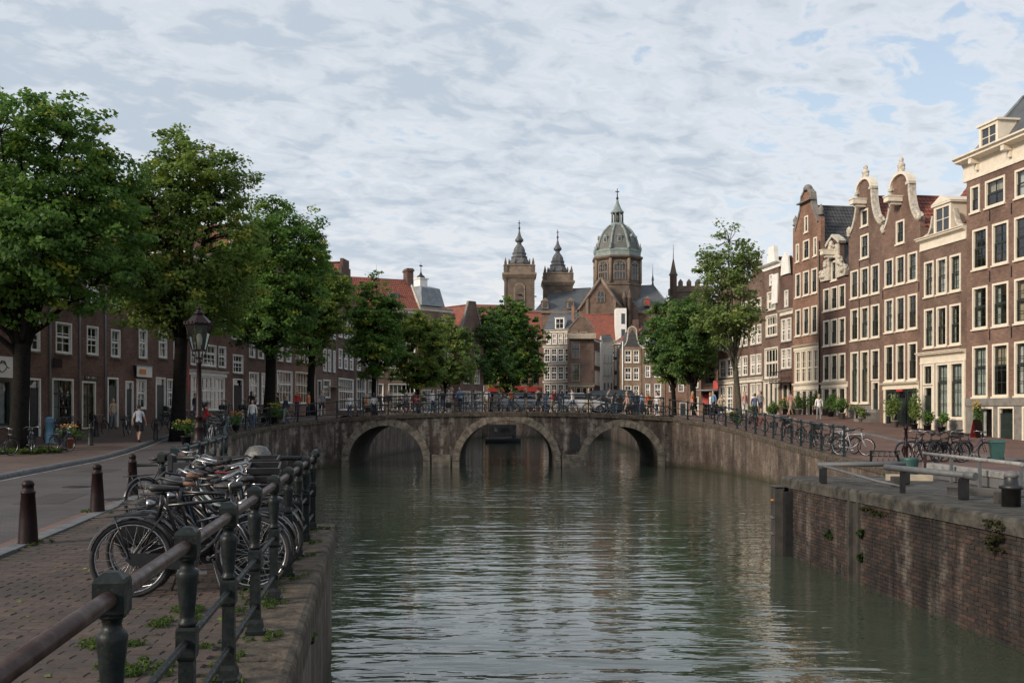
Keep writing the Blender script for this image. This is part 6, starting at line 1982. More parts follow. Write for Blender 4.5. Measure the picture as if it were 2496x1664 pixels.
def railing(name, label, pts, step, h=1.1, kind='plain', rail_mat='rail_green', r_top=0.028, r_mid=0.020, ends=True, levels=(0.94, 0.52, 0.22)):
    if kind not in POSTS: POSTS[kind] = post_mesh(kind)
    root = empty(name, (0, 0, 0), 0, label, 'railing')
    P = resample(pts, step)
    k = h / 1.1
    for i, p in enumerate(P):
        q = P[min(i + 1, len(P) - 1)]; o_ = P[max(i - 1, 0)]
        a = atan2(q[1] - o_[1], q[0] - o_[0])
        o = link('post', POSTS[kind], root, p, (rnd.uniform(-.008, .008), rnd.uniform(-.008, .008), a))
        o.scale = (1, 1, k)
    for li, f in enumerate(levels):
        r = r_top if li == 0 else r_mid
        m = MB()
        m.tube([(p[0], p[1], p[2] + f * h * 1.0 + (0.0)) for p in P], r, 10 if kind == 'cast' else 6)
        m.build('top_rail' if li == 0 else 'rail', M[rail_mat] if li == 0 else M['green_paint' if kind == 'cast' else 'rail_green'], root)
    return root


def near_rail():
    f = lambda y: -0.914 - 0.138 * y
    ys = [2.05 + 1.352 * i for i in range(10)]
    pts = [(f(y), y, 0.0) for y in ys]
    root = railing('quay_railing', 'dark green cast iron railing with a worn brown handrail on the near quay', pts, 1.364, 1.1, 'cast', 'rail_brown', 0.031, 0.019, levels=(0.935, 0.515, 0.20))
    # return along the end wall
    y = 14.22
    x0 = f(14.22)
    P = [(x0, y, 0.0), (x0 - 0.75, y + 0.02, 0.0), (x0 - 1.5, y + 0.04, 0), (x0 - 2.2, y + 0.06, 0)]
    m = MB(); m.tube([(p[0], p[1], 1.03) for p in P], 0.034, 10); m.build('top_rail', M['green_paint'], root)
    for l in (0.565, 0.22):
        m = MB(); m.tube([(p[0], p[1], l) for p in P], 0.021, 8); m.build('rail', M['green_paint'], root)
    for p in P[2:]:
        link('post', POSTS['cast'], root, p)
    # elbow cap where the rail turns
    m = MB(); m.tube([(x0 + 0.02, y - 0.05, 1.03), (x0 + 0.02, y + 0.02, 1.10), (x0 + 0.02, y + 0.10, 1.12), (x0 + 0.03, y + 0.17, 1.06)], 0.045, 8); m.build('rail_elbow', M['green_paint'], root)


near_rail()


def inset(E, ys, side, d, dz=0.0):
    out = []
    for y in ys:
        x = lerp_path(E, y)
        out.append((x + side * d, y, gz(y) + dz))
    return out


LP = inset(EDGE_L, [15.4, 18, 21, 25, 30, 36, 41, 46, 49.5, 53, 56, 58, 61, 63.3, 65], -1, 0.22)
LP += [(-11.2, 66.2, ctop(-11.2)), (-10.2, 66.2, ctop(-10.2))]
railing('quay_railing', 'long green railing curving along the left quay up to the bridge', LP, 1.7, 1.15, r_top=0.034, r_mid=0.026)
RPp = [(x, 66.2, ctop(x)) for x in (-10.0, -8, -6, -4, -2, 0, 2, 4, 6, 8, 10.2)]
railing('bridge_railing', 'dark railing along the near side of the arched bridge', RPp, 1.75, 1.28, r_top=0.038, r_mid=0.028)
RPb = [(x, 75.4, ctop(x)) for x in (-10.6, -8, -6, -4, -2, 0, 2, 4, 6, 8, 10.6)]
railing('bridge_railing', 'dark railing along the far side of the arched bridge, behind the people', RPb, 3.4, 1.2)
RP = inset(EDGE_R, [38.6, 40, 43, 47, 50, 53, 56, 58, 61, 63, 65], 1, 0.25)[::1] + [(10.6, 66.2, ctop(10.6))]
railing('quay_railing', 'green railing along the right quay above the brown quay wall', RP, 1.75, 1.2, r_top=0.034, r_mid=0.026)


def bollard_mesh(h, r):
    m = MB()
    m.lathe([(r * 1.18, 0), (r * 1.15, 0.02), (r * 1.02, h * 0.35), (r * 0.80, h * 0.78), (r * 0.86, h * 0.79), (r * 0.86, h * 0.82), (r * 0.70, h * 0.835), (r * 0.64, h * 0.90), (r * 0.72, h * 0.915), (r * 0.68, h * 0.96), (r * 0.45, h * 0.995), (0.005, h)], 14)
    return m


def bollards():
    spec = [(-6.22, 12.65, 'maroon', 0.82, 'nearest maroon bollard beside the road, at the left edge of the brick pavement'),
            (-7.08, 16.8, 'maroon', 0.82, 'second maroon bollard beside the road, between the nearest one and the barrier post'),
            (-19.1, 42.0, 'black', 1.0, 'black bollard in front of the yellow flower tub on the far pavement'),
            (-19.4, 45.3, 'black', 1.0, 'black bollard at the kerb in front of the dark doorway'),
            (-21.7, 49.3, 'black', 1.0, 'black bollard by the grey drainpipe of the brown houses'),
            (-21.8, 51.6, 'black', 1.0, 'black bollard between two drainpipes, close to the house fronts'),
            (-17.85, 49.3, 'black', 1.02, 'black bollard just left of the trunk behind the lamp'),
            (-20.9, 55.5, 'black', 1.0, 'black bollard behind the walking person, by the white sign house')]
    for x, y, mt, h, lab in spec:
        m = bollard_mesh(h, 0.105 if mt == 'maroon' else 0.11)
        o = m.build('bollard', M[mt], None, (x, y, gz(y) + (0.04 if mt == 'black' else 0)))
        tag(o, lab, 'bollard', 'bollards along the street')


bollards()


def barrier():
    r = empty('barrier_post', (-7.75, 20.1, 0), 0, 'maroon post with a dark horizontal bar behind the bicycles, next to the road', 'barrier')
    m = bollard_mesh(0.86, 0.10); m.build('post', M['maroon'], r)
    m = MB(); m.tube([(0, 0, 0.62), (1.0, -0.05, 0.66), (2.2, -0.1, 0.68)], 0.035, 7); m.tube([(2.1, -0.1, 0.0), (2.1, -0.1, 0.70)], 0.035, 7); m.tube([(0.0, 0, .18), (0.5, -0.05, 0.16), (2.1, -0.1, 0.15)], 0.03, 6); m.build('bar', M['green_paint'], r)
    m = MB(); m.tube([(-0.06, -0.1, 0.0), (-0.04, -0.1, 0.5)], 0.022, 5); m.build('stay', M['rail_brown'], r)


barrier()


def lamp():
    x, y = -7.95, 25.0
    r = empty('street_lamp', (x, y, 0), 0, 'maroon cast iron street lamp with a tapered glass lantern behind the bicycles', 'street lamp')
    m = MB()
    m.lathe([(0.24, 0), (0.24, 0.10), (0.20, 0.14), (0.19, 0.45), (0.215, 0.48), (0.215, 0.54), (0.17, 0.58), (0.155, 0.90), (0.175, 0.93), (0.175, 0.98), (0.13, 1.02), (0.115, 1.30), (0.13, 1.33), (0.10, 1.38), (0.085, 1.44), (0.082, 1.55), (0.105, 1.57), (0.105, 1.61), (0.078, 1.65), (0.066, 2.4), (0.055, 2.92), (0.075, 2.95), (0.075, 3.0), (0.055, 3.03), (0.05, 3.12)], 16)
    for k in range(12):
        a = 2 * pi * k / 12
        m.tube([(0.192 * cos(a), 0.192 * sin(a), 0.16), (0.188 * cos(a), 0.188 * sin(a), 0.44)], 0.014, 4)
        m.tube([(0.158 * cos(a), 0.158 * sin(a), 0.60), (0.146 * cos(a), 0.146 * sin(a), 0.88)], 0.013, 4)
    m.build('post', M['maroon'], r)
    zb, zt = 3.30, 3.92
    m = MB()
    for k in range(4):
        a = pi / 4 + k * pi / 2
        m.tube([(0.05 * cos(a), 0.05 * sin(a), 3.06), (0.16 * cos(a), 0.16 * sin(a), 3.16), (0.20 * cos(a), 0.20 * sin(a), 3.30)], 0.014, 5)
    m.sq([(0.150, zb - 0.03), (0.150, zb)]); m.build('bracket', M['maroon'], r)
    n = 6
    ring = lambda rad, z: [(rad * cos(2 * pi * i / n + pi / 6), rad * sin(2 * pi * i / n + pi / 6), z) for i in range(n)]
    lan = empty('lantern', (0, 0, 0)); lan.parent = r
    m = MB()
    A, B = ring(0.175, zb), ring(0.325, zt)
    for i in range(n):
        m.tube([A[i], B[i]], 0.014, 4)
        m.tube([A[i], A[(i + 1) % n]], 0.013, 4); m.tube([B[i], B[(i + 1) % n]], 0.018, 4)
    m.build('frame', M['maroon'], lan)
    m = MB()
    for i in range(n): m.face([A[i], A[(i + 1) % n], B[(i + 1) % n], B[i]])
    m.build('glass', M['lantern_glass'], lan)
    m = MB(); m.lathe([(0.04, zb), (0.04, zb + 0.12), (0.075, zb + 0.14), (0.085, zb + 0.28), (0.05, zb + 0.40), (0.005, zb + 0.42)], 10); m.build('bulb', M['offwhite'], lan)
    m = MB(); m.lathe([(0.33, zt), (0.385, zt + 0.015), (0.385, zt + 0.05), (0.33, zt + 0.07), (0.24, zt + 0.16), (0.15, zt + 0.24), (0.11, zt + 0.27), (0.13, zt + 0.29), (0.13, zt + 0.33), (0.07, zt + 0.36), (0.05, zt + 0.40), (0.065, zt + 0.43), (0.02, zt + 0.50), (0.005, zt + 0.56)], 6, (0, 0), 0, False, pi / 6)
    for i in range(18):
        a = 2 * pi * i / 18
        m.lathe([(0.005, zt + 0.03), (0.03, zt + 0.06), (0.005, zt + 0.10)], 5, (0.36 * cos(a), 0.36 * sin(a)))
    m.build('lantern_roof', M['maroon'], lan)


lamp()


# ------------------------------------------------------------------ bicycles
def ring_mesh(name, R, r, mat, n=30, k=6):
    m = MB(); m.tube([(R * cos(2 * pi * i / n), 0, R * sin(2 * pi * i / n)) for i in range(n)], r, k, 0, True, True)
    return m.mesh(name, [mat])


def make_bike(loc, rz, lean=0.0, color='bike_black', step=True, basket=None, detail=True, steer=0.0):
    root = empty('bicycle', loc, 0)
    root.rotation_euler = (lean, 0, rz)
    fm = M[color]
    bb = (-0.08, 0, 0.29); rw = (-0.55, 0, 0.345); fw = (0.53, 0, 0.345)
    seat_t = (-0.24, 0, 0.82); head_t = (0.33, 0, 0.90); head_b = (0.375, 0, 0.66)
    m = MB()
    T = lambda P, r, n=6: m.tube(P, r, n)
    T([bb, seat_t, (-0.26, 0, 0.93)], 0.017)
    T([head_b, (0.1, 0, 0.40), bb], 0.019)
    if step:
        T([head_t[:2] + (0.80,), (0.1, 0, 0.56), (-0.14, 0, 0.50)], 0.016)
    else:
        T([head_t[:2] + (0.86,), (-0.235, 0, 0.82)], 0.017)
    T([head_t, head_b], 0.021)
    for s in (-0.055, 0.055):
        T([(bb[0], s * 0.6, bb[2]), (rw[0], s, rw[2])], 0.011, 5); T([(seat_t[0], s * 0.4, 0.79), (rw[0], s, rw[2])], 0.009, 5)
    m.build('frame', fm, root)
    for c, nm in ((rw, 'wheel'), (fw, 'wheel')):
        w = link(nm, BIKE['tyre'], root, c)
        if c is fw: w.rotation_euler = (0, 0, steer)
        link('rim', BIKE['rim'], w)
        if detail: link('spokes', BIKE['spokes'], w)
        link('mudguard', BIKE['guard'], root, c)
    m = MB()
    for s in (-0.05, 0.05): m.tube([(0.365, s * 0.5, 0.66), (0.42, s, 0.58), fw[:1] + (s,) + fw[2:]], 0.011, 5)
    m.build('fork', fm if rnd.random() < 0.7 else M['chrome'], root)
    m = MB()
    m.tube([(0.33, 0, 0.88), (0.315, 0, 1.00), (0.37, 0, 1.05)], 0.013, 6)
    hb = rnd.choice([0, 1])
    P = [(0.02 if hb else 0.16, 0.30, 1.03), (0.16 if hb else 0.24, 0.29, 1.05), (0.33, 0.22, 1.09), (0.37, 0.08, 1.06), (0.37, -0.08, 1.06), (0.33, -0.22, 1.09), (0.16 if hb else 0.24, -0.29, 1.05), (0.02 if hb else 0.16, -0.30, 1.03)]
    m.tube(P, 0.0125, 6)
    h = m.build('handlebar', M['chrome'] if rnd.random() < 0.55 else M['black'], root)
    gm = M['rubber'] if rnd.random() < 0.92 else M['leather']
    for a, b in ((P[0], P[1]), (P[-1], P[-2])): m = MB(); m.tube([a, Vector(a).lerp(Vector(b), 0.8)], 0.019, 6); m.build('grip', gm, h)
    s_ = link('saddle', BIKE['saddle' if rnd.random() < 0.93 else 'saddle_brown'], root, (-0.26, 0, 0.93))
    link('crank', BIKE['crank'], root, bb)
    if detail:
        link('chain_guard', BIKE['chain'], root)
    link('luggage_rack', BIKE['rack'], root)
    link('headlight', BIKE['light'], root, (0.44, 0, 0.82))
    if detail:
        m = MB(); m.tube([(-0.12, 0.05, 0.28), (-0.20, 0.24, 0.01)], 0.010, 5); m.build('kickstand', M['chrome'], root)
    if basket == 'crate':
        m = MB()
        for z in (0.88, 0.97, 1.06):
            m.box(0.42, -0.2, z, 0.76, -0.18, z + 0.06); m.box(0.42, 0.18, z, 0.76, 0.2, z + 0.06); m.box(0.42, -0.18, z, 0.44, 0.18, z + 0.06); m.box(0.74, -0.18, z, 0.76, 0.18, z + 0.06)
        m.box(0.42, -0.2, 0.85, 0.76, 0.2, 0.87); m.build('front_crate', M['black'], root)
    elif basket == 'bag':
        m = MB()
        for s in (-1, 1):
            m.box(-0.80, s * 0.09, 0.38, -0.44, s * 0.22, 0.70, 0, 0.04)
        m.build('pannier', M[rnd.choice(['black', 'cloth_navy', 'cloth_black', 'bike_blue'])], root)
    elif basket == 'seat':
        m = MB(); m.box(-0.72, -0.13, 0.80, -0.46, 0.13, 0.86, 0, 0.02); m.box(-0.74, -0.13, 0.86, -0.68, 0.13, 1.13, 0, 0.03); m.box(-0.66, -0.17, .84, -0.44, -0.13, 1.0, 0, .01); m.box(-0.66, 0.13, .84, -0.44, 0.17, 1.0, 0, .01); m.build('child_seat', M['bike_black'], root)
    return root


def bike_parts():
    B = {}
    B['tyre'] = ring_mesh('wheel', 0.335, 0.023, M['rubber'])
    B['rim'] = ring_mesh('rim', 0.308, 0.012, M['chrome'], 30, 5)
    m = MB()
    m.tube([(0, -0.05, 0), (0, 0.05, 0)], 0.022, 8)
    for i in range(18):
        a = 2 * pi * i / 18
        s = 0.03 if i % 2 else -0.03
        m.tube([(0.02 * cos(a + 0.6), s, 0.02 * sin(a + 0.6)), (0.305 * cos(a), 0, 0.305 * sin(a))], 0.0024, 3, caps=False)
    B['spokes'] = m.mesh('spokes', [M['chrome']])
    m = MB()
    R = []
    for i in range(15):
        a = radians(-5) + radians(170) * i / 14
        R.append([(0.372 * cos(a), -0.03, 0.372 * sin(a)), (0.385 * cos(a), 0.0, 0.385 * sin(a)), (0.372 * cos(a), 0.03, 0.372 * sin(a))])
    m.loft(R, 0, True, False, False)
    B['guard'] = m.mesh('mudguard', [M['bike_black']])
    for k, mt in (('saddle', 'saddle'), ('saddle_brown', 'leather')):
        m = MB()
        m.loft([[(x, w * cos(2 * pi * i / 8), z + t * sin(2 * pi * i / 8)) for i in range(8)] for x, w, z, t in ((-0.14, 0.06, 0.055, 0.02), (-0.12, 0.10, 0.055, 0.035), (-0.04, 0.095, 0.05, 0.035), (0.04, 0.05, 0.045, 0.03), (0.13, 0.025, 0.045, 0.02))], 0, True)
        m.tube([(-0.10, 0.05, 0.0), (0.0, 0.0, 0.0), (-0.10, -0.05, 0.0)], 0.01, 4)
        B[k] = m.mesh('saddle', [M[mt]])
    m = MB()
    m.tube([(0, -0.07, 0), (0, 0.07, 0)], 0.02, 6); m.tube([(0, -0.075, 0), (0.13, -0.085, -0.08)], 0.010, 5); m.tube([(0, 0.075, 0), (-0.13, 0.085, 0.08)], 0.010, 5)
    m.box(0.08, -0.18, -0.10, 0.18, -0.09, -0.075); m.box(-0.18, 0.09, 0.075, -0.08, 0.18, 0.10)
    m.tube([(0.085 * cos(2 * pi * i / 16), -0.055, 0.085 * sin(2 * pi * i / 16)) for i in range(16)], 0.006, 4, closed=True)
    B['crank'] = m.mesh('crank', [M['chrome']])
    m = MB(); m.prism([(0.02, 0.37), (0.04, 0.29), (0.0, 0.21), (-0.55, 0.29), (-0.60, 0.345), (-0.55, 0.40)], -0.075, -0.055); B['chain'] = m.mesh('chain_guard', [M['bike_black']])
    m = MB()
    for y in (-0.07, 0, 0.07): m.tube([(-0.86, y, 0.735), (-0.40, y, 0.745)], 0.007, 4)
    m.tube([(-0.86, -0.07, 0.735), (-0.86, 0.07, 0.735)], 0.007, 4); m.tube([(-0.42, -0.07, 0.745), (-0.42, 0.07, 0.745)], 0.007, 4)
    for s in (-0.075, 0.075): m.tube([(-0.70, s, 0.74), (-0.56, s, 0.345)], 0.007, 4)
    B['rack'] = m.mesh('luggage_rack', [M['black']])
    m = MB(); m.tube([(-0.05, 0, 0), (0.0, 0, 0), (0.035, 0, 0)], [0.02, 0.04, 0.042], 10); B['light'] = m.mesh('headlight', [M['chrome']])
    return B


BIKE = bike_parts()
GBK = 'bicycles parked along the near railing'
near = [
    (-2.95, 9.15, 20, 0, 'bike_black', None, 'front bicycle of the row, its big rear wheel towards the pavement'),
    (-3.05, 9.75, 14, 1, 'bike_black', 'bag', 'black bicycle with saddlebags, second of the row by the railing'),
    (-3.10, 10.25, 190, 0, 'bike_black', None, 'black bicycle turned the other way, third of the row'),
    (-3.30, 10.75, 10, 1, 'bike_blue', 'crate', 'dark blue bicycle with a front crate in the middle of the row'),
    (-3.30, 11.20, 187, 1, 'bike_black', None, 'black bicycle with high bent handlebars towards the road'),
    (-3.50, 11.70, 13, 0, 'bike_black', 'bag', 'black bicycle with bags squeezed in the middle of the row'),
    (-3.55, 12.15, 184, 1, 'bike_silver', None, 'silver framed bicycle in the row by the railing'),
    (-3.75, 12.60, 8, 1, 'bike_teal', 'crate', 'teal bicycle with a crate towards the far end of the row'),
    (-3.75, 13.05, 191, 0, 'bike_black', None, 'black bicycle with handlebars over the pavement, near the end of the row'),
    (-3.95, 13.50, 6, 1, 'bike_black', 'seat', 'black bicycle with a black child seat close to the end railing'),
    (-4.05, 13.88, 186, 0, 'bike_red', None, 'dark red bicycle against the end railing'),
    (-3.00, 9.45, 196, 1, 'bike_black', None, 'black bicycle locked close behind the front bicycle, facing the pavement'),
    (-3.25, 10.50, 9, 0, 'bike_black', None, 'black bicycle wedged between the crated blue one and its neighbour'),
    (-3.42, 11.45, 8, 1, 'bike_black', None, 'black bicycle facing the railing in the middle of the row'),
    (-3.62, 12.38, 195, 0, 'bike_black', None, 'black bicycle behind the silver framed one'),
    (-3.85, 13.28, 183, 1, 'bike_black', None, 'black bicycle facing the pavement, third from the end railing'),
    (-5.3, 15.4, 60, 1, 'bike_black', None, 'last black bicycle, behind the end railing and turned towards the lamp'),
]
for x, y, rz, step, c, bk, lab in near:
    o = make_bike((x, y, 0.0), radians(rz), radians(rnd.uniform(-9, 9)), c, bool(step), bk, True, radians(rnd.uniform(-25, 25)))
    tag(o, lab, 'bicycle', GBK)


def cover():
    m = MB()
    m.loft([[(rx * cos(2 * pi * i / 10) * (1 + 0.10 * sin(5 * i)), ry * sin(2 * pi * i / 10) * (1 + 0.08 * cos(7 * i)), z) for i in range(10)] for rx, ry, z in ((0.16, 0.12, 0), (0.19, 0.15, 0.08), (0.20, 0.16, 0.20), (0.185, 0.14, 0.32), (0.12, 0.09, 0.41), (0.03, 0.02, 0.43))], 0, True)
    o = m.build('plastic_bag', M['plastic_wrap'], None, (-3.55, 13.75, 0.80)); tag(o, 'grey crumpled plastic cover over a carrier at the end of the bicycle row', 'bag')
    for x, y, z, c, lab in ((-2.75, 9.6, 0.5, 'flower_yellow', 'yellow strap hanging from a bicycle in the row'), (-2.45, 10.7, 0.35, 'sign_orange', 'orange strap hanging low between the bicycles and the railing')):
        m = MB(); m.tube([(x, y, z + 0.2), (x + 0.03, y - 0.01, z + 0.1), (x + 0.02, y, z - 0.02)], 0.014, 4); tag(m.build('strap', M[c]), lab, 'strap')


cover()

# shared copies for the farther bicycles
PROTO = []
for c, st, bk in (('bike_black', 0, None), ('bike_black', 1, 'bag'), ('bike_blue', 1, None), ('bike_silver', 0, None), ('bike_teal', 1, 'crate'), ('bike_red', 1, None), ('bike_black', 1, 'seat'), ('bike_black', 0, 'crate')):
    o = make_bike((0, 0, 0), 0, 0, c, bool(st), bk, False)
    PROTO.append((o, {'bike_black': 'black', 'bike_blue': 'dark blue', 'bike_silver': 'silver', 'bike_teal': 'teal', 'bike_red': 'red'}[c] + {None: '', 'bag': ' bagged', 'crate': ' crated', 'seat': ' child-seat'}[bk], [0]))


def bike_at(i, x, y, z, rz, label, group, lean=0):
    o, nm, used = PROTO[i]
    if used[0]:
        o = copy_tree(o)
    used[0] += 1
    o.location = (x, y, z); o.rotation_euler = (lean, 0, rz)
    return tag(o, label.format(nm), 'bicycle', group)


# along the left quay railing up to the bridge
side = lambda E, y: atan2(4, (lerp_path(E, y + 2) - lerp_path(E, y - 2)))
ys = [44.5, 46.2, 47.8, 49.4, 51.2, 52.8, 54.2, 55.8, 57.6, 59.2, 60.8, 62.3]
marks = ['nearest the lamp', 'second from the lamp', 'below the red jacket', 'left of the third tree trunk', 'at the foot of the third tree trunk', 'just right of the third tree trunk', 'in front of the orange brick house', 'before the flower basket', 'behind the flower basket', 'where the railing starts to climb', 'below the white shirts', 'at the left end of the bridge']
for k, (y, mk) in enumerate(zip(ys, marks)):
    bike_at(rnd.randrange(8), el(y) - 0.75 - rnd.uniform(0, 0.25), y, gz(y), side(EDGE_L, y) + rnd.uniform(-0.5, 0.5) + (pi if rnd.random() < 0.5 else 0), '{} bicycle along the left quay railing, ' + mk, 'bicycles along the left quay railing', radians(rnd.uniform(-8, 8)))
# on the bridge
marks = ['above the left pier of the left arch', 'above the left arch', 'above the crown of the left arch', 'right of the left arch', 'above the left pier', 'left of the middle arch', 'above the middle arch, left part', 'over the crown of the middle arch', 'above the middle arch, right part', 'above the right pier', 'left of the right arch', 'above the right arch', 'right of the right arch', 'at the right end of the bridge']
for k, mk in enumerate(marks):
    x = -10.0 + 20.0 * k / 13 + rnd.uniform(-0.35, 0.35)
    bike_at(rnd.randrange(8), x, 66.95 + rnd.uniform(0, 0.2), ctop(x) - 0.06, rnd.uniform(-0.25, 0.25) + (pi if rnd.random() < 0.5 else 0), '{} bicycle against the bridge railing ' + mk, 'bicycles on the bridge', radians(rnd.uniform(-8, 4)))
# along the right quay railing
ys = [39.3, 40.6, 42.0, 43.6, 45.2, 47.0, 48.9, 51.0, 53.2, 55.5, 58.0, 60.5]
marks = ['at its near end', 'second from its near end', 'third from its near end', 'fourth from its near end', 'in front of the shop plants', 'left of the shop plants', 'before the carved gable house', 'below the glazed first floor', 'beneath the spout gable', 'before the leaning narrow house', 'near the slender tree', 'just left of the slender tree']
for k, (y, mk) in enumerate(zip(ys, marks)):
    bike_at((3 if k == 0 else rnd.randrange(8)), er(y) + 0.75 + rnd.uniform(0, .2), y, gz(y), side(EDGE_R, y) + (0.9 if k == 0 else rnd.uniform(-0.6, 0.6)) + (pi if rnd.random() < 0.5 or k == 0 else 0), '{} bicycle at the right quay railing, ' + mk, 'bicycles along the right quay railing', radians(rnd.uniform(-8, 8)))
# the cluster on the right bank behind the landing
for k, (x, y, a, mk) in enumerate([(14.2, 34.6, 200, 'leftmost of the cluster'), (14.75, 34.9, 215, 'second of the cluster'), (15.2, 34.4, 30, 'middle of the cluster'), (15.65, 34.8, 205, 'right of the middle of the cluster'), (16.1, 34.3, 20, 'next to the green bin'), (15.0, 35.8, 190, 'behind the cluster')]):
    bike_at((0, 1, 7, 0, 2, 1)[k], x, y, gz(y), radians(a), '{} bicycle on the right bank beside the green bin, ' + mk, 'bicycles beside the green bin', radians(rnd.uniform(-6, 6)))
# in front of the left houses
for k, (x, y, a, mk) in enumerate([(-19.9, 38.2, 70, 'left of the first tree trunk'), (-19.3, 39.6, 110, 'in front of the first tree trunk'), (-18.6, 40.6, 80, 'right of the first tree trunk'), (-23.2, 46.5, 85, 'under the bird sign house'), (-22.9, 50.6, 95, 'before the dark shopfront'), (-22.4, 53.4, 80, 'beside the second drainpipe'), (-21.6, 57.2, 90, 'behind the walking person'), (-19.5, 55.2, 60, 'right of the walking person'), (-18.9, 55.9, 120, 'in the dark group by the second trunk'), (-18.3, 54.9, 75, 'against the second trunk'), (-18.9, 57.4, 80, 'behind the second trunk'), (-21.0, 60.5, 85, 'by the white entrance frame')]):
    bike_at(rnd.choice([0, 1, 2, 7, 6]), x, y, gz(y) + 0.04, radians(a), '{} bicycle on the left street, ' + mk, 'bicycles in front of the left houses', radians(rnd.uniform(-8, 8)))
for k, (x, y, a, mk) in enumerate([(-17.2, 51.2, 80, 'leaning on the second trunk'), (-16.6, 53.3, 100, 'right of the second trunk'), (-16.9, 54.6, 75, 'behind the red jacket'), (-21.3, 61.6, 85, 'before the white entrance frame'), (-20.4, 64.8, 85, 'below the red banner'), (-19.6, 67.6, 80, 'below the white eight-light window, left part'), (-19.0, 70.2, 80, 'below the white eight-light window, right part'), (-16.1, 63.4, 70, 'left of the third trunk'), (-22.6, 48.3, 90, 'between the bird sign and the cream doorway'), (-20.4, 52.2, 100, 'in the middle of the far pavement')]):
    bike_at(rnd.choice([0, 1, 2, 7, 6]), x, y, gz(y) + 0.04, radians(a), '{} bicycle on the left street, ' + mk, 'bicycles in front of the left houses', radians(rnd.uniform(-8, 8)))
# ------------------------------------------------------------------ landing stage and lock on the right
M['rail_pale'] = paint('rail_pale', (0.27, 0.265, 0.255), 0.6, scale=5, col2=(0.15, 0.147, 0.14))


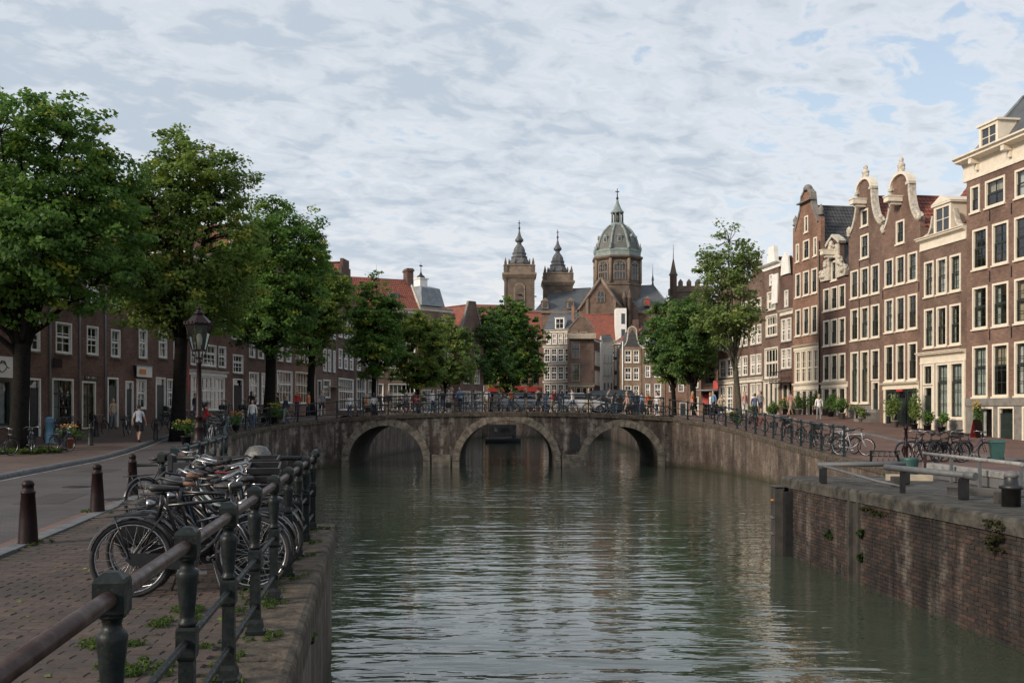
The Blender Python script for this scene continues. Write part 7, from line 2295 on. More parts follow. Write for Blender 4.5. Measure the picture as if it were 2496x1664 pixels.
def landing():
    pf = lambda y: 7.9 - (y - 10) * 1.0 / 15.0            # water face, 7.9 at y=10 to 6.9 at y=25
    y0, y1 = 9.0, 25.0
    root = empty('landing_wall', (0, 0, 0), 0, 'dark weathered brick landing wall with thick stone coping standing in the water at the right', 'quay wall')
    d = Vector((pf(y1) - pf(y0), y1 - y0, 0)).normalized()
    ang = atan2(d.y, d.x)
    n = Vector((-d.y, d.x, 0))                             # towards the water (left)
    # mortar bed
    m = MB()
    A = Vector((pf(y0), y0, 0)) - n * 0.012; B = Vector((pf(y1), y1, 0)) - n * 0.012
    m.face([B + Vector((0, 0, -2.6)), A + Vector((0, 0, -2.6)), A + Vector((0, 0, -0.3)), B + Vector((0, 0, -0.3))][::-1])
    m.face([B + Vector((0, 0, -2.6)), B + Vector((0, 0, -0.3)), Vector((11.5, y1 + 0.2, -0.3)), Vector((11.5, y1 + 0.2, -2.6))][::-1])
    m.build('mortar', M['mortar'], root)
    bw, rh = 0.232, 0.074
    L = (Vector((pf(y1), y1, 0)) - Vector((pf(y0), y0, 0))).length
    ms = []
    for k in range(9):
        mb = MB(); r = random.Random(50 + k)
        mb.box(-0.109, -0.006 - r.uniform(0, 0.010), -0.0315, 0.109, 0.05, 0.0315, 0, 0.006)
        mb.v = [(x + r.uniform(-.003, .003), y, z + r.uniform(-.003, .003)) for x, y, z in mb.v]
        ms.append(mb.mesh('brick', [M[('pier_brick_a', 'pier_brick_b', 'pier_brick_c')[k % 3]]]))
    cells = []
    z = -0.26 - rh / 2 - 0.004
    row = 0
    while z > -1.95:
        s = (row % 2) * bw / 2
        while s < L - 0.12:
            p = Vector((pf(y0), y0, 0)) + d * (s + 0.11)
            if not (20.35 < p.y < 20.85):
                cells.append((p, z))
            s += bw
        z -= rh; row += 1
    vis = sorted([c for c in cells if c[0].x / c[0].y < 0.525], key=lambda c: c[0].y)[:300]
    vs = set(id(c) for c in vis)
    big = MB()
    rot = Matrix.Rotation(ang + pi, 4, 'Z')
    for c in cells:
        k = rnd.choice((0, 1, 1, 1, 2, 3, 4, 4, 5, 6, 7, 7, 8))
        if id(c) in vs:
            o = link('brick', ms[k], root, (c[0].x, c[0].y, c[1]), (0, 0, ang))
            o.rotation_euler = (rnd.uniform(-.02, .02), 0, ang + pi)
            o.rotation_euler = (0, 0, ang)
            o.scale = (1, -1, 1)
        else:
            hx, hz = 0.109, 0.0315
            f = 0.004 + rnd.uniform(0, 0.012)
            q = [c[0] + d * a + n * f + Vector((0, 0, c[1] + b)) for a, b in ((hx, -hz), (-hx, -hz), (-hx, hz), (hx, hz))]
            b_ = [c[0] + d * a * 1.0 - n * 0.03 + Vector((0, 0, c[1] + b)) for a, b in ((hx, -hz), (-hx, -hz), (-hx, hz), (hx, hz))]
            i0 = len(big.v)
            big.v += [tuple(v) for v in q + b_]
            for fc in ((0, 1, 2, 3), (1, 0, 4, 5), (2, 1, 5, 6), (3, 2, 6, 7), (0, 3, 7, 4)):
                big.f.append(tuple(i + i0 for i in fc)); big.m.append(k % 3); big.s.append(False)
    tag(big.build('brickwork', [M['pier_brick_a'], M['pier_brick_b'], M['pier_brick_c']], root), kind='stuff')
    # coping stones
    ys = [9.0, 11.2, 13.4, 15.2, 17.5, 20.2, 21.0, 23.0, 25.0]
    for a, b in zip(ys, ys[1:]):
        stone(root, (pf(a), a, rnd.uniform(-.01, .01)), (pf(b), b, rnd.uniform(-.01, .01)), n, 0.07, 1.05, 0.26, M['coping_dark'], 0.008)
    stone(root, (6.9, 25.0, -0.01), (9.2, 25.1, -0.01), Vector((0, 1, 0)), 0.08, 0.5, 0.30, M['coping_dark'])
    stone(root, (9.2, 25.1, -0.01), (11.4, 25.2, -0.01), Vector((0, 1, 0)), 0.08, 0.5, 0.30, M['coping_dark'])
    m = MB()
    p = Vector((pf(20.6), 20.6, 0))
    for s in (-0.22, 0.22):
        q = p + d * s + n * 0.02
        m.box(q.x - 0.05, q.y - 0.05, -2.4, q.x + 0.05, q.y + 0.05, 0.0)
    q = p - n * 0.10
    m.box(q.x - 0.10, q.y - 0.2, -2.4, q.x + 0.06, q.y + 0.2, -0.02); m.build('ladder_slot', M['wood_dark'], root)
    # deck of planks behind the coping
    st = empty('landing_deck', (0, 0, 0), 0, 'grey weathered plank deck behind the landing wall coping', 'deck')
    m = MB(); m.face([(8.0, 9, -0.10), (11.5, 9, -0.10), (11.5, 24.9, -0.10), (7.6, 24.9, -0.10)]); m.build('deck_base', M['wood_dark'], st)
    y = 10.0
    while y < 24.3:
        w = rnd.uniform(0.19, 0.25)
        m = MB(); x = pf(y) + 1.06
        zz = rnd.uniform(-0.012, 0.008)
        m.box(x, y + 0.006, -0.05 + zz, 11.25 + rnd.uniform(-.1, .1), y + w - 0.006, -0.005 + zz, 0, 0.006)
        m.build('plank', M['deck_wood'], st)
        y += w
    # fender pile at the corner
    f = empty('fender_pile', (6.78, 24.75, 0), 0, 'black timber fender pile with pale bolts at the corner of the landing wall', 'fender')
    m = MB(); m.box(-0.22, -0.2, -2.5, 0.0, 0.2, -0.16, 0, 0.03); m.build('beam', M['wood_dark'], f)
    m = MB(); m.box(-0.02, -0.46, -2.5, 0.17, -0.21, -0.25, 0, 0.03); m.build('beam', M['black'], f)
    m = MB(); m.box(-0.24, -0.24, -0.158, 0.1, 0.24, -0.12, 0, 0.01); m.build('cap', M['deck_wood'], f)
    m = MB(); m.box(-0.26, -0.10, -0.50, -0.222, 0.05, -0.46); m.build('bolt_plate', M['flower'], f)
    for z in (-0.95, -1.35):
        m = MB(); m.box(-0.27, -0.15, z, -0.222, 0.06, z + 0.06, 0, 0.01); m.build('bolt_plate', M['pale_steel'], f)
    # ferns growing from the wall
    for k, (y, z, r, lab) in enumerate([(20.2, -0.85, 0.13, 'upper fern growing from the slot in the landing wall'), (21.9, -1.1, 0.12, 'fern growing from the wall near the fender pile'), (20.2, -1.35, 0.11, 'lower fern growing from the slot in the landing wall')]):
        q = Vector((pf(y), y, 0)) + n * 0.06
        bush('fern', lab, q.x, q.y, z - r, r * 0.8, r * 1.6, M['moss_dark'], 300 + k, 60, 0.08)
    # moss on the coping joint
    o = tufts('moss', [(pf(15.2) - 0.12, 15.2 + rnd.uniform(-.25, .25), -0.08 - rnd.uniform(0, 0.5), 0.8) for _ in range(16)] + [(pf(19.3) - 0.10, 19.6 + rnd.uniform(-.6, .6), -0.35 - rnd.uniform(0, 0.1), 0.6) for _ in range(14)], M['moss'], 77, 0.05, 40, 0.10, 0.5, 0.4)
    tag(o, kind='stuff')

    # balance beams, pipes and gate of the lock
    def T(name, label, cat, parts):
        r = empty(name, (0, 0, 0), 0, label, cat)
        for nm, mb, mt in parts: mb.build(nm, M[mt], r)
        return r
    a = MB(); a.tube([(6.95, 22.4, 0.42), (8.8, 22.0, 0.46)], 0.055, 8)
    b = MB(); b.tube([(7.05, 22.3, 0.40), (7.9, 21.3, 0.12), (8.3, 20.9, 0.03)], 0.03, 6)
    c = MB(); c.box(7.02, 22.3, 0, 7.14, 22.5, 0.36, 0, 0.02); c.box(8.74, 21.9, 0, 8.86, 22.1, 0.42, 0, 0.02)
    T('balance_beam', 'blue-grey steel balance beam with a diagonal stay lying across the landing', 'beam', [('beam', a, 'pale_steel'), ('stay', b, 'pale_steel'), ('support', c, 'black')])
    a = MB(); a.tube([(7.55, 19.9, 0.50), (7.9, 18.9, 0.48), (8.25, 17.9, 0.46)], 0.06, 8)
    c = MB(); c.box(7.68, 19.4, 0, 7.76, 19.5, 0.43); c.box(8.2, 17.95, 0, 8.34, 18.1, 0.40, 0, 0.02)
    e = MB(); e.tube([(8.25, 17.9, 0.46), (8.33, 17.68, 0.45)], 0.075, 8)
    T('pipe_barrier', 'pale round pipe barrier in the middle of the landing', 'barrier', [('pipe', a, 'pale_steel'), ('support', c, 'black'), ('end_joint', e, 'pale_steel')])
    a = MB(); a.tube([(10.2, 24.4, 0.60), (10.05, 22.0, 0.60), (9.85, 19.0, 0.60)], 0.04, 8)
    ps = []
    for y, x in ((24.3, 10.2), (22.6, 10.09), (21.0, 9.98), (19.05, 9.86)):
        p_ = MB(); p_.box(x - 0.03, y - 0.03, 0, x + 0.03, y + 0.03, 0.58); ps.append(('post', p_, 'pale_steel' if y < 24 else 'rail_brown'))
    T('white_railing', 'white tube railing above the grey lock gate on the landing', 'railing', [('rail', a, 'rail_pale')] + ps)
    g = MB(); g.box(10.25, 18.6, 0.0, 10.45, 24.5, 0.22, 0, 0.01)
    h = MB(); h.box(10.22, 18.6, 0.222, 10.50, 24.5, 0.36, 0, 0.01)
    T('lock_gate', 'long grey lock gate panel with a white top board on the landing', 'gate', [('panel', g, 'grey_panel'), ('top_board', h, 'rail_pale')])
    k = 0
    for x, y, lab in ((8.35, 21.4, 'short black timber stub left of the pale pipe barrier'), (8.55, 17.2, 'short black timber stub at the end of the pale pipe barrier')):
        mb = MB(); mb.box(-0.09, -0.09, 0, 0.09, 0.09, 0.22, 0, 0.015); tag(mb.build('timber_stub', M['wood_dark'], None, (x, y, 0)), lab, 'post')
    mb = MB(); mb.lathe([(0.15, 0), (0.15, 0.30), (0.19, 0.31), (0.19, 0.36), (0.12, 0.38), (0.11, 0.50), (0.09, 0.56), (0.01, 0.58)], 12)
    r = empty('mooring_bollard', (8.42, 16.6, 0), 0, 'black mooring bollard with grey cap on the landing at the right edge', 'bollard'); mb.build('post', M['black'], r)
    mb = MB(); mb.lathe([(0.12, 0.505), (0.11, 0.57), (0.05, 0.61), (0.005, 0.62)], 12); mb.build('cap', M['grey_panel'], r)
    for x, y, lab in ((10.0, 24.75, 'dark green mooring drum beside the maroon pole on the landing'),):
        mb = MB(); mb.lathe([(0.20, 0), (0.22, 0.04), (0.19, 0.2), (0.22, 0.42), (0.23, 0.47), (0.05, 0.48)], 14); tag(mb.build('mooring_drum', M['bin_green'], None, (x, y, 0)), lab, 'drum')
    for i, (xa, ya, xb, yb, lab) in enumerate([(8.6, 19.4, 9.6, 18.6, 'loose grey timber beam lying on the deck below the pipe barrier'), (8.9, 23.4, 9.9, 23.2, 'loose plank lying by the lock gate'), (9.3, 17.4, 10.6, 17.0, 'pale timber baulk lying near the mooring bollard')]):
        mb = MB(); v = Vector((xb - xa, yb - ya, 0)); v.normalize(); w_ = Vector((-v.y, v.x, 0)) * 0.11
        mb.loft([[Vector((x, y, 0)) + w_, Vector((x, y, 0)) - w_, Vector((x, y, 0.14)) - w_, Vector((x, y, 0.14)) + w_] for x, y in ((xa, ya), (xb, yb))]); tag(mb.build('timber_beam', M['deck_wood' if i != 1 else 'canvas']), lab, 'timber')


M['moss_dark'] = leaf_mat('moss_dark', (0.020, 0.040, 0.012), (0.045, 0.075, 0.018), (0.09, 0.10, 0.02))
M['moss'] = leaf_mat('moss', (0.025, 0.028, 0.009), (0.042, 0.044, 0.012), (0.06, 0.055, 0.016))
_before = set(o.name for o in S.objects)
landing()
for o in [q for q in S.objects if q.name not in _before and q.parent is None and not q.name.startswith('fender')]:
    o.location.z += 0.10                      # the landing lies a little higher than the street


# ------------------------------------------------------------------ right bank furniture
def right_bank():
    z = gz
    # maroon pole
    r = empty('marker_pole', (13.05, 32.6, 0), 0, 'slim maroon pole by the landing, left of the parked bicycles', 'pole')
    m = MB(); m.lathe([(0.10, 0), (0.10, 0.08), (0.07, 0.12), (0.06, 0.55), (0.085, 0.58), (0.085, 0.64), (0.05, 0.68), (0.045, 1.15), (0.075, 1.17), (0.075, 1.24), (0.03, 1.3), (0.005, 1.36)], 12); m.build('post', M['maroon'], r)
    # bin
    r = empty('wheeled_bin', (16.75, 34.0, 0), -0.3, 'green wheeled rubbish bin at the right end of the bicycle cluster', 'bin')
    m = MB(); m.loft([[(-a, -b, z_), (a, -b, z_), (a, b, z_), (-a, b, z_)] for a, b, z_ in ((0.17, 0.19, 0.06), (0.23, 0.26, 0.68))]); m.build('body', M['bin_green'], r)
    m = MB(); m.loft([[(-0.25, -0.29, 0.69), (0.25, -0.29, 0.69), (0.25, 0.28, 0.69), (-0.25, 0.28, 0.69)], [(-0.22, -0.25, 0.77), (0.22, -0.25, 0.77), (0.22, 0.26, 0.80), (-0.22, 0.26, 0.80)]]); m.build('lid', M['bin_green'], r)
    for s in (-1, 1):
        m = MB(); m.tube([(s * 0.20, 0.2, 0.10), (s * 0.26, 0.2, 0.10)], 0.10, 10); m.build('wheel', M['rubber'], r)
    # bike rack
    r = empty('bicycle_rack', (13.0, 34.2, 0), 0.1, 'empty low metal bicycle rack between the quay edge and the maroon pole', 'rack')
    m = MB()
    for x in (-0.55, 0.45): m.box(x - 0.03, -0.03, 0, x + 0.03, 0.03, 0.42)
    m.tube([(-0.55, 0, 0.40), (0.45, 0, 0.36)], 0.02, 6); m.tube([(-0.55, 0, 0.22), (0.45, 0, 0.2)], 0.016, 6); m.build('frame', M['green_paint'], r)
    m = MB()
    for k in range(5):
        x = -0.4 + k * 0.2
        m.tube([(x, -0.25, 0.05), (x, -0.1, 0.36), (x, 0.1, 0.36), (x, 0.25, 0.05)], 0.012, 5)
    m.build('hoops', M['pale_steel'], r)
    # plants in front of the houses
    def onf(p0, p1, s, out):
        v = Vector((p1[0] - p0[0], p1[1] - p0[1])).normalized(); n = Vector((v.y, -v.x))
        q = Vector(p0) + v * s + n * out
        return q.x, q.y
    R4 = ((23.85, 57.52), (24.53, 53.09)); R3b = ((23.2, 61.67), (23.85, 57.52)); R3a = ((22.55, 65.92), (23.2, 61.67)); R2 = ((21.93, 69.91), (22.55, 65.92)); R1 = ((21.24, 74.41), (21.93, 69.91)); R5 = ((24.53, 53.09), (25.7, 45.62))
    L = [(R3b, 3.2, 1.0, 0.75, 2.0, 'leaf_d', 0.34, None, 'tall light green potted tree before the dark shopfront'),
         (R4, 0.9, 0.9, 0.6, 2.3, 'leaf_d', 0.30, None, 'tall potted tree at the cream shopfront door'),
         (R4, 2.2, 0.9, 0.55, 1.0, 'leaf_c', 0.32, None, 'low dark green planter shrub under the cream shop window'),
         (R4, 3.6, 0.9, 0.55, 0.9, 'leaf_a', 0.32, None, 'rounded shrub in a pot at the right of the cream shop window'),
         (R3a, 3.9, 1.2, 0.5, 1.0, 'leaf_d', 0.26, None, 'round bright green potted bush by the stoop'),
         (R3a, 1.2, 1.1, 0.8, 1.2, 'leaf_a', 0.36, None, 'wide leafy shrub before the grey plinth'),
         (R2, 3.5, 1.0, 0.7, 1.4, 'leaf_c', 0.32, None, 'shrub in front of the carved gable house'),
         (R2, 1.2, 1.0, 0.6, 1.6, 'leaf_c', 0.30, None, 'dark shrub between the shop posts of the carved gable house'),
         (R1, 3.3, 1.1, 0.9, 1.5, 'leaf_c', 0.36, None, 'broad dark shrub below the glazed first floor'),
         (R1, 0.8, 1.0, 0.7, 1.1, 'leaf_a', 0.32, 'flower', 'flowering shrub at the left of the spout gabled house'),
         (R5, 1.9, 0.7, 0.35, 1.9, 'leaf_c', 0.24, 'flower_yellow', 'slim climbing plant between the basement doors of the corniced house')]
    for k, (H_, s, out, rad, hh, lm, pot, fl, lab) in enumerate(L):
        x, y = onf(*H_, s, out)
        bush('potted_plant', lab, x, y, z(y) + 0.06, rad * 0.72, hh * 0.82, M[lm], 400 + k, int(520 * rad * hh) + 140, 0.11, pot * 0.66, fl, 'plant', 'plants in front of the right bank houses')
    for k, (x, y, w, lab) in enumerate([(13.9, 61.5, 0.8, 'low shrub at the foot of the slender tree'), (20.4, 77.0, 1.0, 'dark shrub before the leaning narrow house'), (19.8, 80.2, 1.0, 'dark shrub before the white boarded gable house')]):
        bush('shrub', lab, x, y, z(y) + 0.02, w * 0.5, w * 0.9, M['leaf_c'], 450 + k, 600, 0.14)
    # terrace things
    x, y = onf(*R3a, 2.6, 1.3)
    r = empty('sandwich_board', (onf(*R5, 2.35, 1.0)[0], onf(*R5, 2.35, 1.0)[1], z(50) + 0.06), 0.3, 'dark red folding sign board outside the corniced house', 'sign')
    m = MB(); m.loft([[(-0.25, -0.25, 0), (0.25, -0.25, 0), (0.25, -0.21, 0), (-0.25, -0.21, 0)], [(-0.22, -0.03, 0.95), (0.22, -0.03, 0.95), (0.22, 0.0, 0.95), (-0.22, 0.0, 0.95)]]); m.build('front_board', M['maroon'], r)
    m = MB(); m.loft([[(-0.25, 0.21, 0), (0.25, 0.21, 0), (0.25, 0.25, 0), (-0.25, 0.25, 0)], [(-0.22, 0.005, 0.95), (0.22, 0.005, 0.95), (0.22, 0.03, 0.95), (-0.22, 0.03, 0.95)]]); m.build('back_board', M['bike_red'], r)
    for k, (H_, s, lab) in enumerate([(R2, 2.4, 'black terrace bench before the carved gable house'), (R1, 1.9, 'black terrace bench below the glazed first floor')]):
        x, y = onf(*H_, s, 1.2)
        v = Vector((H_[1][0] - H_[0][0], H_[1][1] - H_[0][1]))
        r = empty('bench', (x, y, z(y) + 0.06), atan2(v.y, v.x), lab, 'bench', 'terrace benches')
        m = MB(); m.box(-0.75, -0.22, 0.42, 0.75, 0.22, 0.47, 0, 0.01); m.build('seat', M['wood_dark'], r)
        m = MB(); m.box(-0.75, 0.20, 0.50, 0.75, 0.25, 0.90, 0, 0.01); m.build('backrest', M['wood_dark'], r)
        for sx in (-0.65, 0.65):
            m = MB(); m.box(sx - 0.03, -0.2, 0, sx + 0.03, 0.24, 0.415); m.build('leg', M['black'], r)


right_bank()


# ------------------------------------------------------------------ left street furniture
def left_street():
    r = empty('litter_bin', (-21.9, 46.6, gz(46.6) + 0.04), 0, 'light blue cylindrical bin right of the first tree trunk', 'bin')
    m = MB(); m.lathe([(0.20, 0), (0.20, 0.05), (0.18, 0.06), (0.18, 1.0), (0.21, 1.02), (0.21, 1.1), (0.16, 1.14)], 14); m.build('body', M['bin_blue'], r)
    m = MB(); m.lathe([(0.215, 1.105), (0.20, 1.2), (0.08, 1.27), (0.005, 1.28)], 14); m.build('lid', M['bin_blue'], r)
    bush('flower_tub', 'tub of orange and yellow flowers on the far pavement, behind the black bollard', -19.5, 43.4, gz(43.4) + 0.05, 0.5, 0.6, M['leaf_c'], 500, 300, 0.10, 0.26, 'flower', 'flower tub')
    bush('flower_tub', 'leafy tub with yellow flowers between the lamp and the second trunk', -15.4, 46.5, gz(46.5), 0.6, 0.75, M['leaf_c'], 501, 500, 0.11, 0.24, 'flower_yellow', 'flower tub')
    bush('flower_basket', 'planter with orange flowers above the left railing, left of the third trunk', -15.0, 53.5, gz(53.5) + 0.2, 0.4, 0.7, M['leaf_c'], 502, 260, 0.10, 0.2, 'flower', 'flower tub')
    bush('flower_basket', 'planter with yellow flowers above the left railing, right of the third trunk', -14.5, 60.2, gz(60.2) + 0.2, 0.5, 0.8, M['leaf_c'], 503, 320, 0.10, 0.2, 'flower_yellow', 'flower tub')
    bush('shrub', 'ivy bush clasping the foot of the third tree trunk', -15.1, 61.8, gz(61.8), 0.8, 1.5, M['leaf_c'], 504, 700, 0.13)
    # grass
    sp = []
    for _ in range(60):
        a, q = rnd.uniform(0, 2 * pi), rnd.uniform(0.3, 1.5)
        x, y = -20.3 + q * cos(a) * 1.3, 40.6 + q * sin(a)
        sp.append((x, y, gz(y) + 0.04, rnd.uniform(1.2, 2.2)))
    tag(tufts('grass', sp, M['grass'], 61, 0.20, 34, 0.12), kind='stuff')
    sp = []
    f = lambda y: -0.914 - 0.138 * y
    for _ in range(90):
        y = rnd.uniform(6.0, 14.0)
        x = f(y) - abs(rnd.gauss(0.22, 0.25))
        sp.append((x, y, 0.0, rnd.uniform(0.25, 0.9)))
    for _ in range(6):                       # larger patches
        y = rnd.uniform(6.0, 9.5); x = f(y) - rnd.uniform(0.2, 1.1)
        for _ in range(9): sp.append((x + rnd.gauss(0, 0.10), y + rnd.gauss(0, 0.08), 0.0, rnd.uniform(0.5, 1.0)))
    for i in range(8):                       # at the feet of the posts
        y = 2.05 + 1.352 * (i + 2)
        for _ in range(4): sp.append((f(y) + rnd.uniform(0.0, 0.22), y + rnd.uniform(-.3, .1), 0.0, rnd.uniform(0.4, 0.9)))
    for y, x in ((12.65, -6.22), (16.8, -7.08)):
        for _ in range(8): sp.append((x + rnd.gauss(0, .14), y + rnd.gauss(0, .12), 0.0, rnd.uniform(.4, .8)))
    tag(tufts('grass', sp, M['grass'], 62, 0.05, 60, 0.07, 0.35), kind='stuff')
    # weeds hanging from the near quay wall
    for k, (y, z_) in enumerate(((7.4, -0.45), (8.8, -0.32))):
        bush('weed', ('weed sprouting from the near quay wall below its coping', 'small weed high on the near quay wall by the third visible post')[k], el(y) + 0.05, y, z_ - 0.06, 0.06, 0.12, M['grass'], 520 + k, 50, 0.05)
    sp = [(rnd.uniform(-5.6, -1.6), rnd.uniform(6.2, 12.0), 0.006) for _ in range(46)]
    sp = [s for s in sp if s[0] < f(s[1]) - 0.1]
    rs = np.random.RandomState(5)
    me = leaves_mesh('fallen_leaves', np.array(sp), np.tile([0, 0, 1.0], (len(sp), 1)), rs.uniform(0.7, 1.0, len(sp)), 0.055, M['leaf_b'], rs, 2.5)
    tag(link('fallen_leaves', me), kind='stuff')


left_street()


# ------------------------------------------------------------------ people
def person_mesh(pose, seed):
    V, E, R = [], [], []

    def v(p, r, parent=None):
        V.append(p); R.append(r if isinstance(r, tuple) else (r, r))
        if parent is not None: E.append((parent, len(V) - 1))
        return len(V) - 1
    stride = {'stand': 0.04, 'walk': 0.24, 'lean': 0.08}[pose]
    fw = {'stand': 0.0, 'walk': 0.03, 'lean': 0.16}[pose]
    pel = v((0, 0, 0.96), (0.15, 0.11))
    sp = v((0, -fw * 0.4, 1.14), (0.14, 0.10), pel)
    ch = v((0, -fw * 0.8, 1.33), (0.17, 0.115), sp)
    up = v((0, -fw, 1.43), (0.12, 0.09), ch)
    nk = v((0, -fw * 1.1, 1.51), (0.052, 0.052), up)
    hd = v((0, -fw * 1.2 - 0.015, 1.60), (0.075, 0.088), nk)
    ht = v((0, -fw * 1.2, 1.69), (0.078, 0.088), hd)
    v((0, -fw * 1.2, 1.755), (0.05, 0.055), ht)
    v((0, -fw * 1.2 - 0.115, 1.615), (0.016, 0.018), hd)
    for s in (-1, 1):
        sw = s * stride * 0.8
        sh = v((s * 0.175, -fw, 1.415), (0.062, 0.062), up)
        elb = v((s * 0.235, -fw + sw * 0.5 + 0.03, 1.15), (0.047, 0.047), sh)
        if pose == 'lean':
            wr = v((s * 0.21, -fw - 0.24, 1.10), (0.034, 0.034), elb); pm = v((s * 0.20, -fw - 0.31, 1.09), (0.026, 0.034), wr); dd = Vector((0, -1, -0.1))
        else:
            wr = v((s * 0.255, -fw + sw - 0.02, 0.92), (0.032, 0.032), elb); pm = v((s * 0.255, -fw + sw - 0.04, 0.85), (0.020, 0.036), wr); dd = Vector((0, -0.15, -1))
        p0 = Vector(V[pm])
        for k in range(4):
            o = (k - 1.5) * 0.019
            side_ = Vector((0, 1, 0)) if pose != 'lean' else Vector((1, 0, 0))
            a = p0 + side_ * o + dd * 0.05; b = a + dd * (0.035 + 0.008 * (k in (1, 2))) + Vector((-s * 0.012, 0, 0))
            ia = v(tuple(a), (0.010, 0.010), pm); v(tuple(b), (0.008, 0.008), ia)
        t = p0 + Vector((-s * 0.02, -0.035, -0.01)); it = v(tuple(t), (0.011, 0.011), pm); v(tuple(t + dd * 0.035), (0.009, 0.009), it)
        ly = -s * stride
        hp = v((s * 0.095, 0.0, 0.88), (0.092, 0.092), pel)
        kn = v((s * 0.10, ly * 0.55 - 0.02, 0.50), (0.062, 0.064), hp)
        an = v((s * 0.10, ly * 1.0 + (0.05 if ly > 0 else 0.0), 0.10 + (0.05 if ly > 0.1 else 0)), (0.042, 0.045), kn)
        ft = v((s * 0.105, ly * 1.0 - 0.05 + (0.05 if ly > 0 else 0.0), 0.045), (0.042, 0.040), an)
        v((s * 0.115, ly * 1.0 - 0.16 + (0.05 if ly > 0 else 0.0), 0.035), (0.040, 0.030), ft)
    me = bpy.data.meshes.new('person_base'); me.from_pydata(V, E, [])
    o = bpy.data.objects.new('person_base', me); COL.objects.link(o)
    sk = o.modifiers.new('Skin', 'SKIN'); sk.use_smooth_shade = True
    sd_ = me.skin_vertices[0].data
    for i, r in enumerate(R): sd_[i].radius = r
    sd_[0].use_root = True
    sb = o.modifiers.new('Subdivision', 'SUBSURF'); sb.levels = 1; sb.render_levels = 1
    dg = bpy.context.evaluated_depsgraph_get()
    out = bpy.data.meshes.new_from_object(o.evaluated_get(dg))
    bpy.data.objects.remove(o)
    out.name = 'person'
    out.materials.clear()
    for q in ('cloth_navy', 'cloth_black', 'skin', 'black'): out.materials.append(M[q])
    short = pose == 'walk'
    mi = []
    for p in out.polygons:
        c = p.center
        arm = abs(c.x) > 0.195 and c.z > 0.7
        if c.z < 0.115: k = 3
        elif arm and (c.z < 0.95 if pose != 'lean' else (c.y < -fw - 0.2)): k = 2
        elif arm and short and c.z < 1.22: k = 2
        elif c.z < 0.97: k = 1 if not (short and c.z < 0.50) else 2
        elif c.z < 1.475: k = 0
        else: k = 2
        mi.append(k)
    out.polygons.foreach_set('material_index', mi)
    out.polygons.foreach_set('use_smooth', [True] * len(mi))
    return out, fw


HAIRM = {}
PM = {p: person_mesh(p, 1) for p in ('stand', 'walk', 'lean')}


def hair_mesh(long):
    m = MB()
    R = []
    for i in range(7):
        t = i / 6
        z = 1.60 + (0.19 * t)
        r = 0.098 * math.sqrt(max(0.02, 1 - (max(0, t - 0.30) / 0.72) ** 2))
        R.append([(r * 0.92 * cos(a), 0.012 + r * 1.02 * sin(a) + (0.05 * (1 - t) if sin(a) < -0.3 else 0), z) for a in [2 * pi * k / 12 for k in range(12)]])
    if long:
        R = [[(0.06 * cos(a), 0.065 + 0.035 * sin(a), 1.42) for a in [2 * pi * k / 12 for k in range(12)]]] + R
    m.loft(R, 0, True)
    return m.mesh('hair', [M['hair_dark']])


HM = [hair_mesh(False), hair_mesh(True)]


def person(x, y, z, rz, pose, top, legs, label, group=None, hair='hair_dark', long=False, scale=1.0, bag=None):
    me, fw = PM[pose]
    o = link('person', me, None, (x, y, z), (0, 0, rz))
    o.scale = (scale,) * 3
    for i, mt in enumerate((CLOTH[top], CLOTH[legs])):
        o.material_slots[i].link = 'OBJECT'; o.material_slots[i].material = mt
    tag(o, label, 'person', group)
    h = link('hair', HM[int(long)], o, (0, -fw * 1.2, 0))
    h.material_slots[0].link = 'OBJECT'; h.material_slots[0].material = M[hair]
    if bag:
        m = MB(); m.box(-0.15, 0.12, 1.02, 0.15, 0.27, 1.42, 0, 0.05); b = m.build('backpack', CLOTH[bag], o)
    return o


p = person(-18.05, 47.6, gz(47.6) + 0.04, radians(180), 'walk', 'pale', 'black', 'person in a pale shirt and black shorts walking along the left street', None, 'hair_dark', False, 1.02)
person(-16.3, 52.0, gz(52), radians(120), 'lean', 'red', 'black', 'person in a red jacket bending over a bicycle right of the second trunk', 'people on the left street')
person(-23.1, 57.0, gz(57) + .04, radians(60), 'stand', 'beige', 'grey', 'person in a beige top standing at the dark doorways', 'people on the left street', 'hair_fair', True)
person(-18.6, 58.6, gz(58.6) + .04, radians(200), 'stand', 'black', 'navy', 'person in black standing left of the second trunk by the white frame', 'people on the left street')
person(-15.9, 60.2, gz(60.2), radians(90), 'lean', 'black', 'black', 'person in dark clothes leaning near the third trunk, by the bicycles', 'people on the left street', 'hair_dark', True)
person(-15.4, 64.6, gz(64.6), radians(-60), 'stand', 'black', 'denim', 'person in a black coat just right of the third trunk', 'people on the left street')
TOPS = ['white', 'orange', 'white', 'navy', 'black', 'grey', 'red', 'beige', 'white', 'black', 'pink', 'blue', 'navy', 'white', 'grey', 'orange', 'black', 'beige', 'denim', 'red', 'navy', 'white', 'black', 'grey', 'beige', 'pink', 'navy', 'blue', 'orange', 'white']
LEGS = ['denim', 'black', 'navy', 'grey', 'black', 'beige', 'black', 'denim']
xs = [-11.2, -10.6, -10.0, -9.4, -8.9, -7.6, -6.9, -6.3, -5.6, -4.9, -4.2, -3.6, -2.6, -1.7, -0.9, -0.1, 1.0, 1.9, 2.4, 2.9, 3.4, 4.3, 5.4, 6.6, 7.2, 8.0, 8.6, 9.3, 9.9, 10.5]
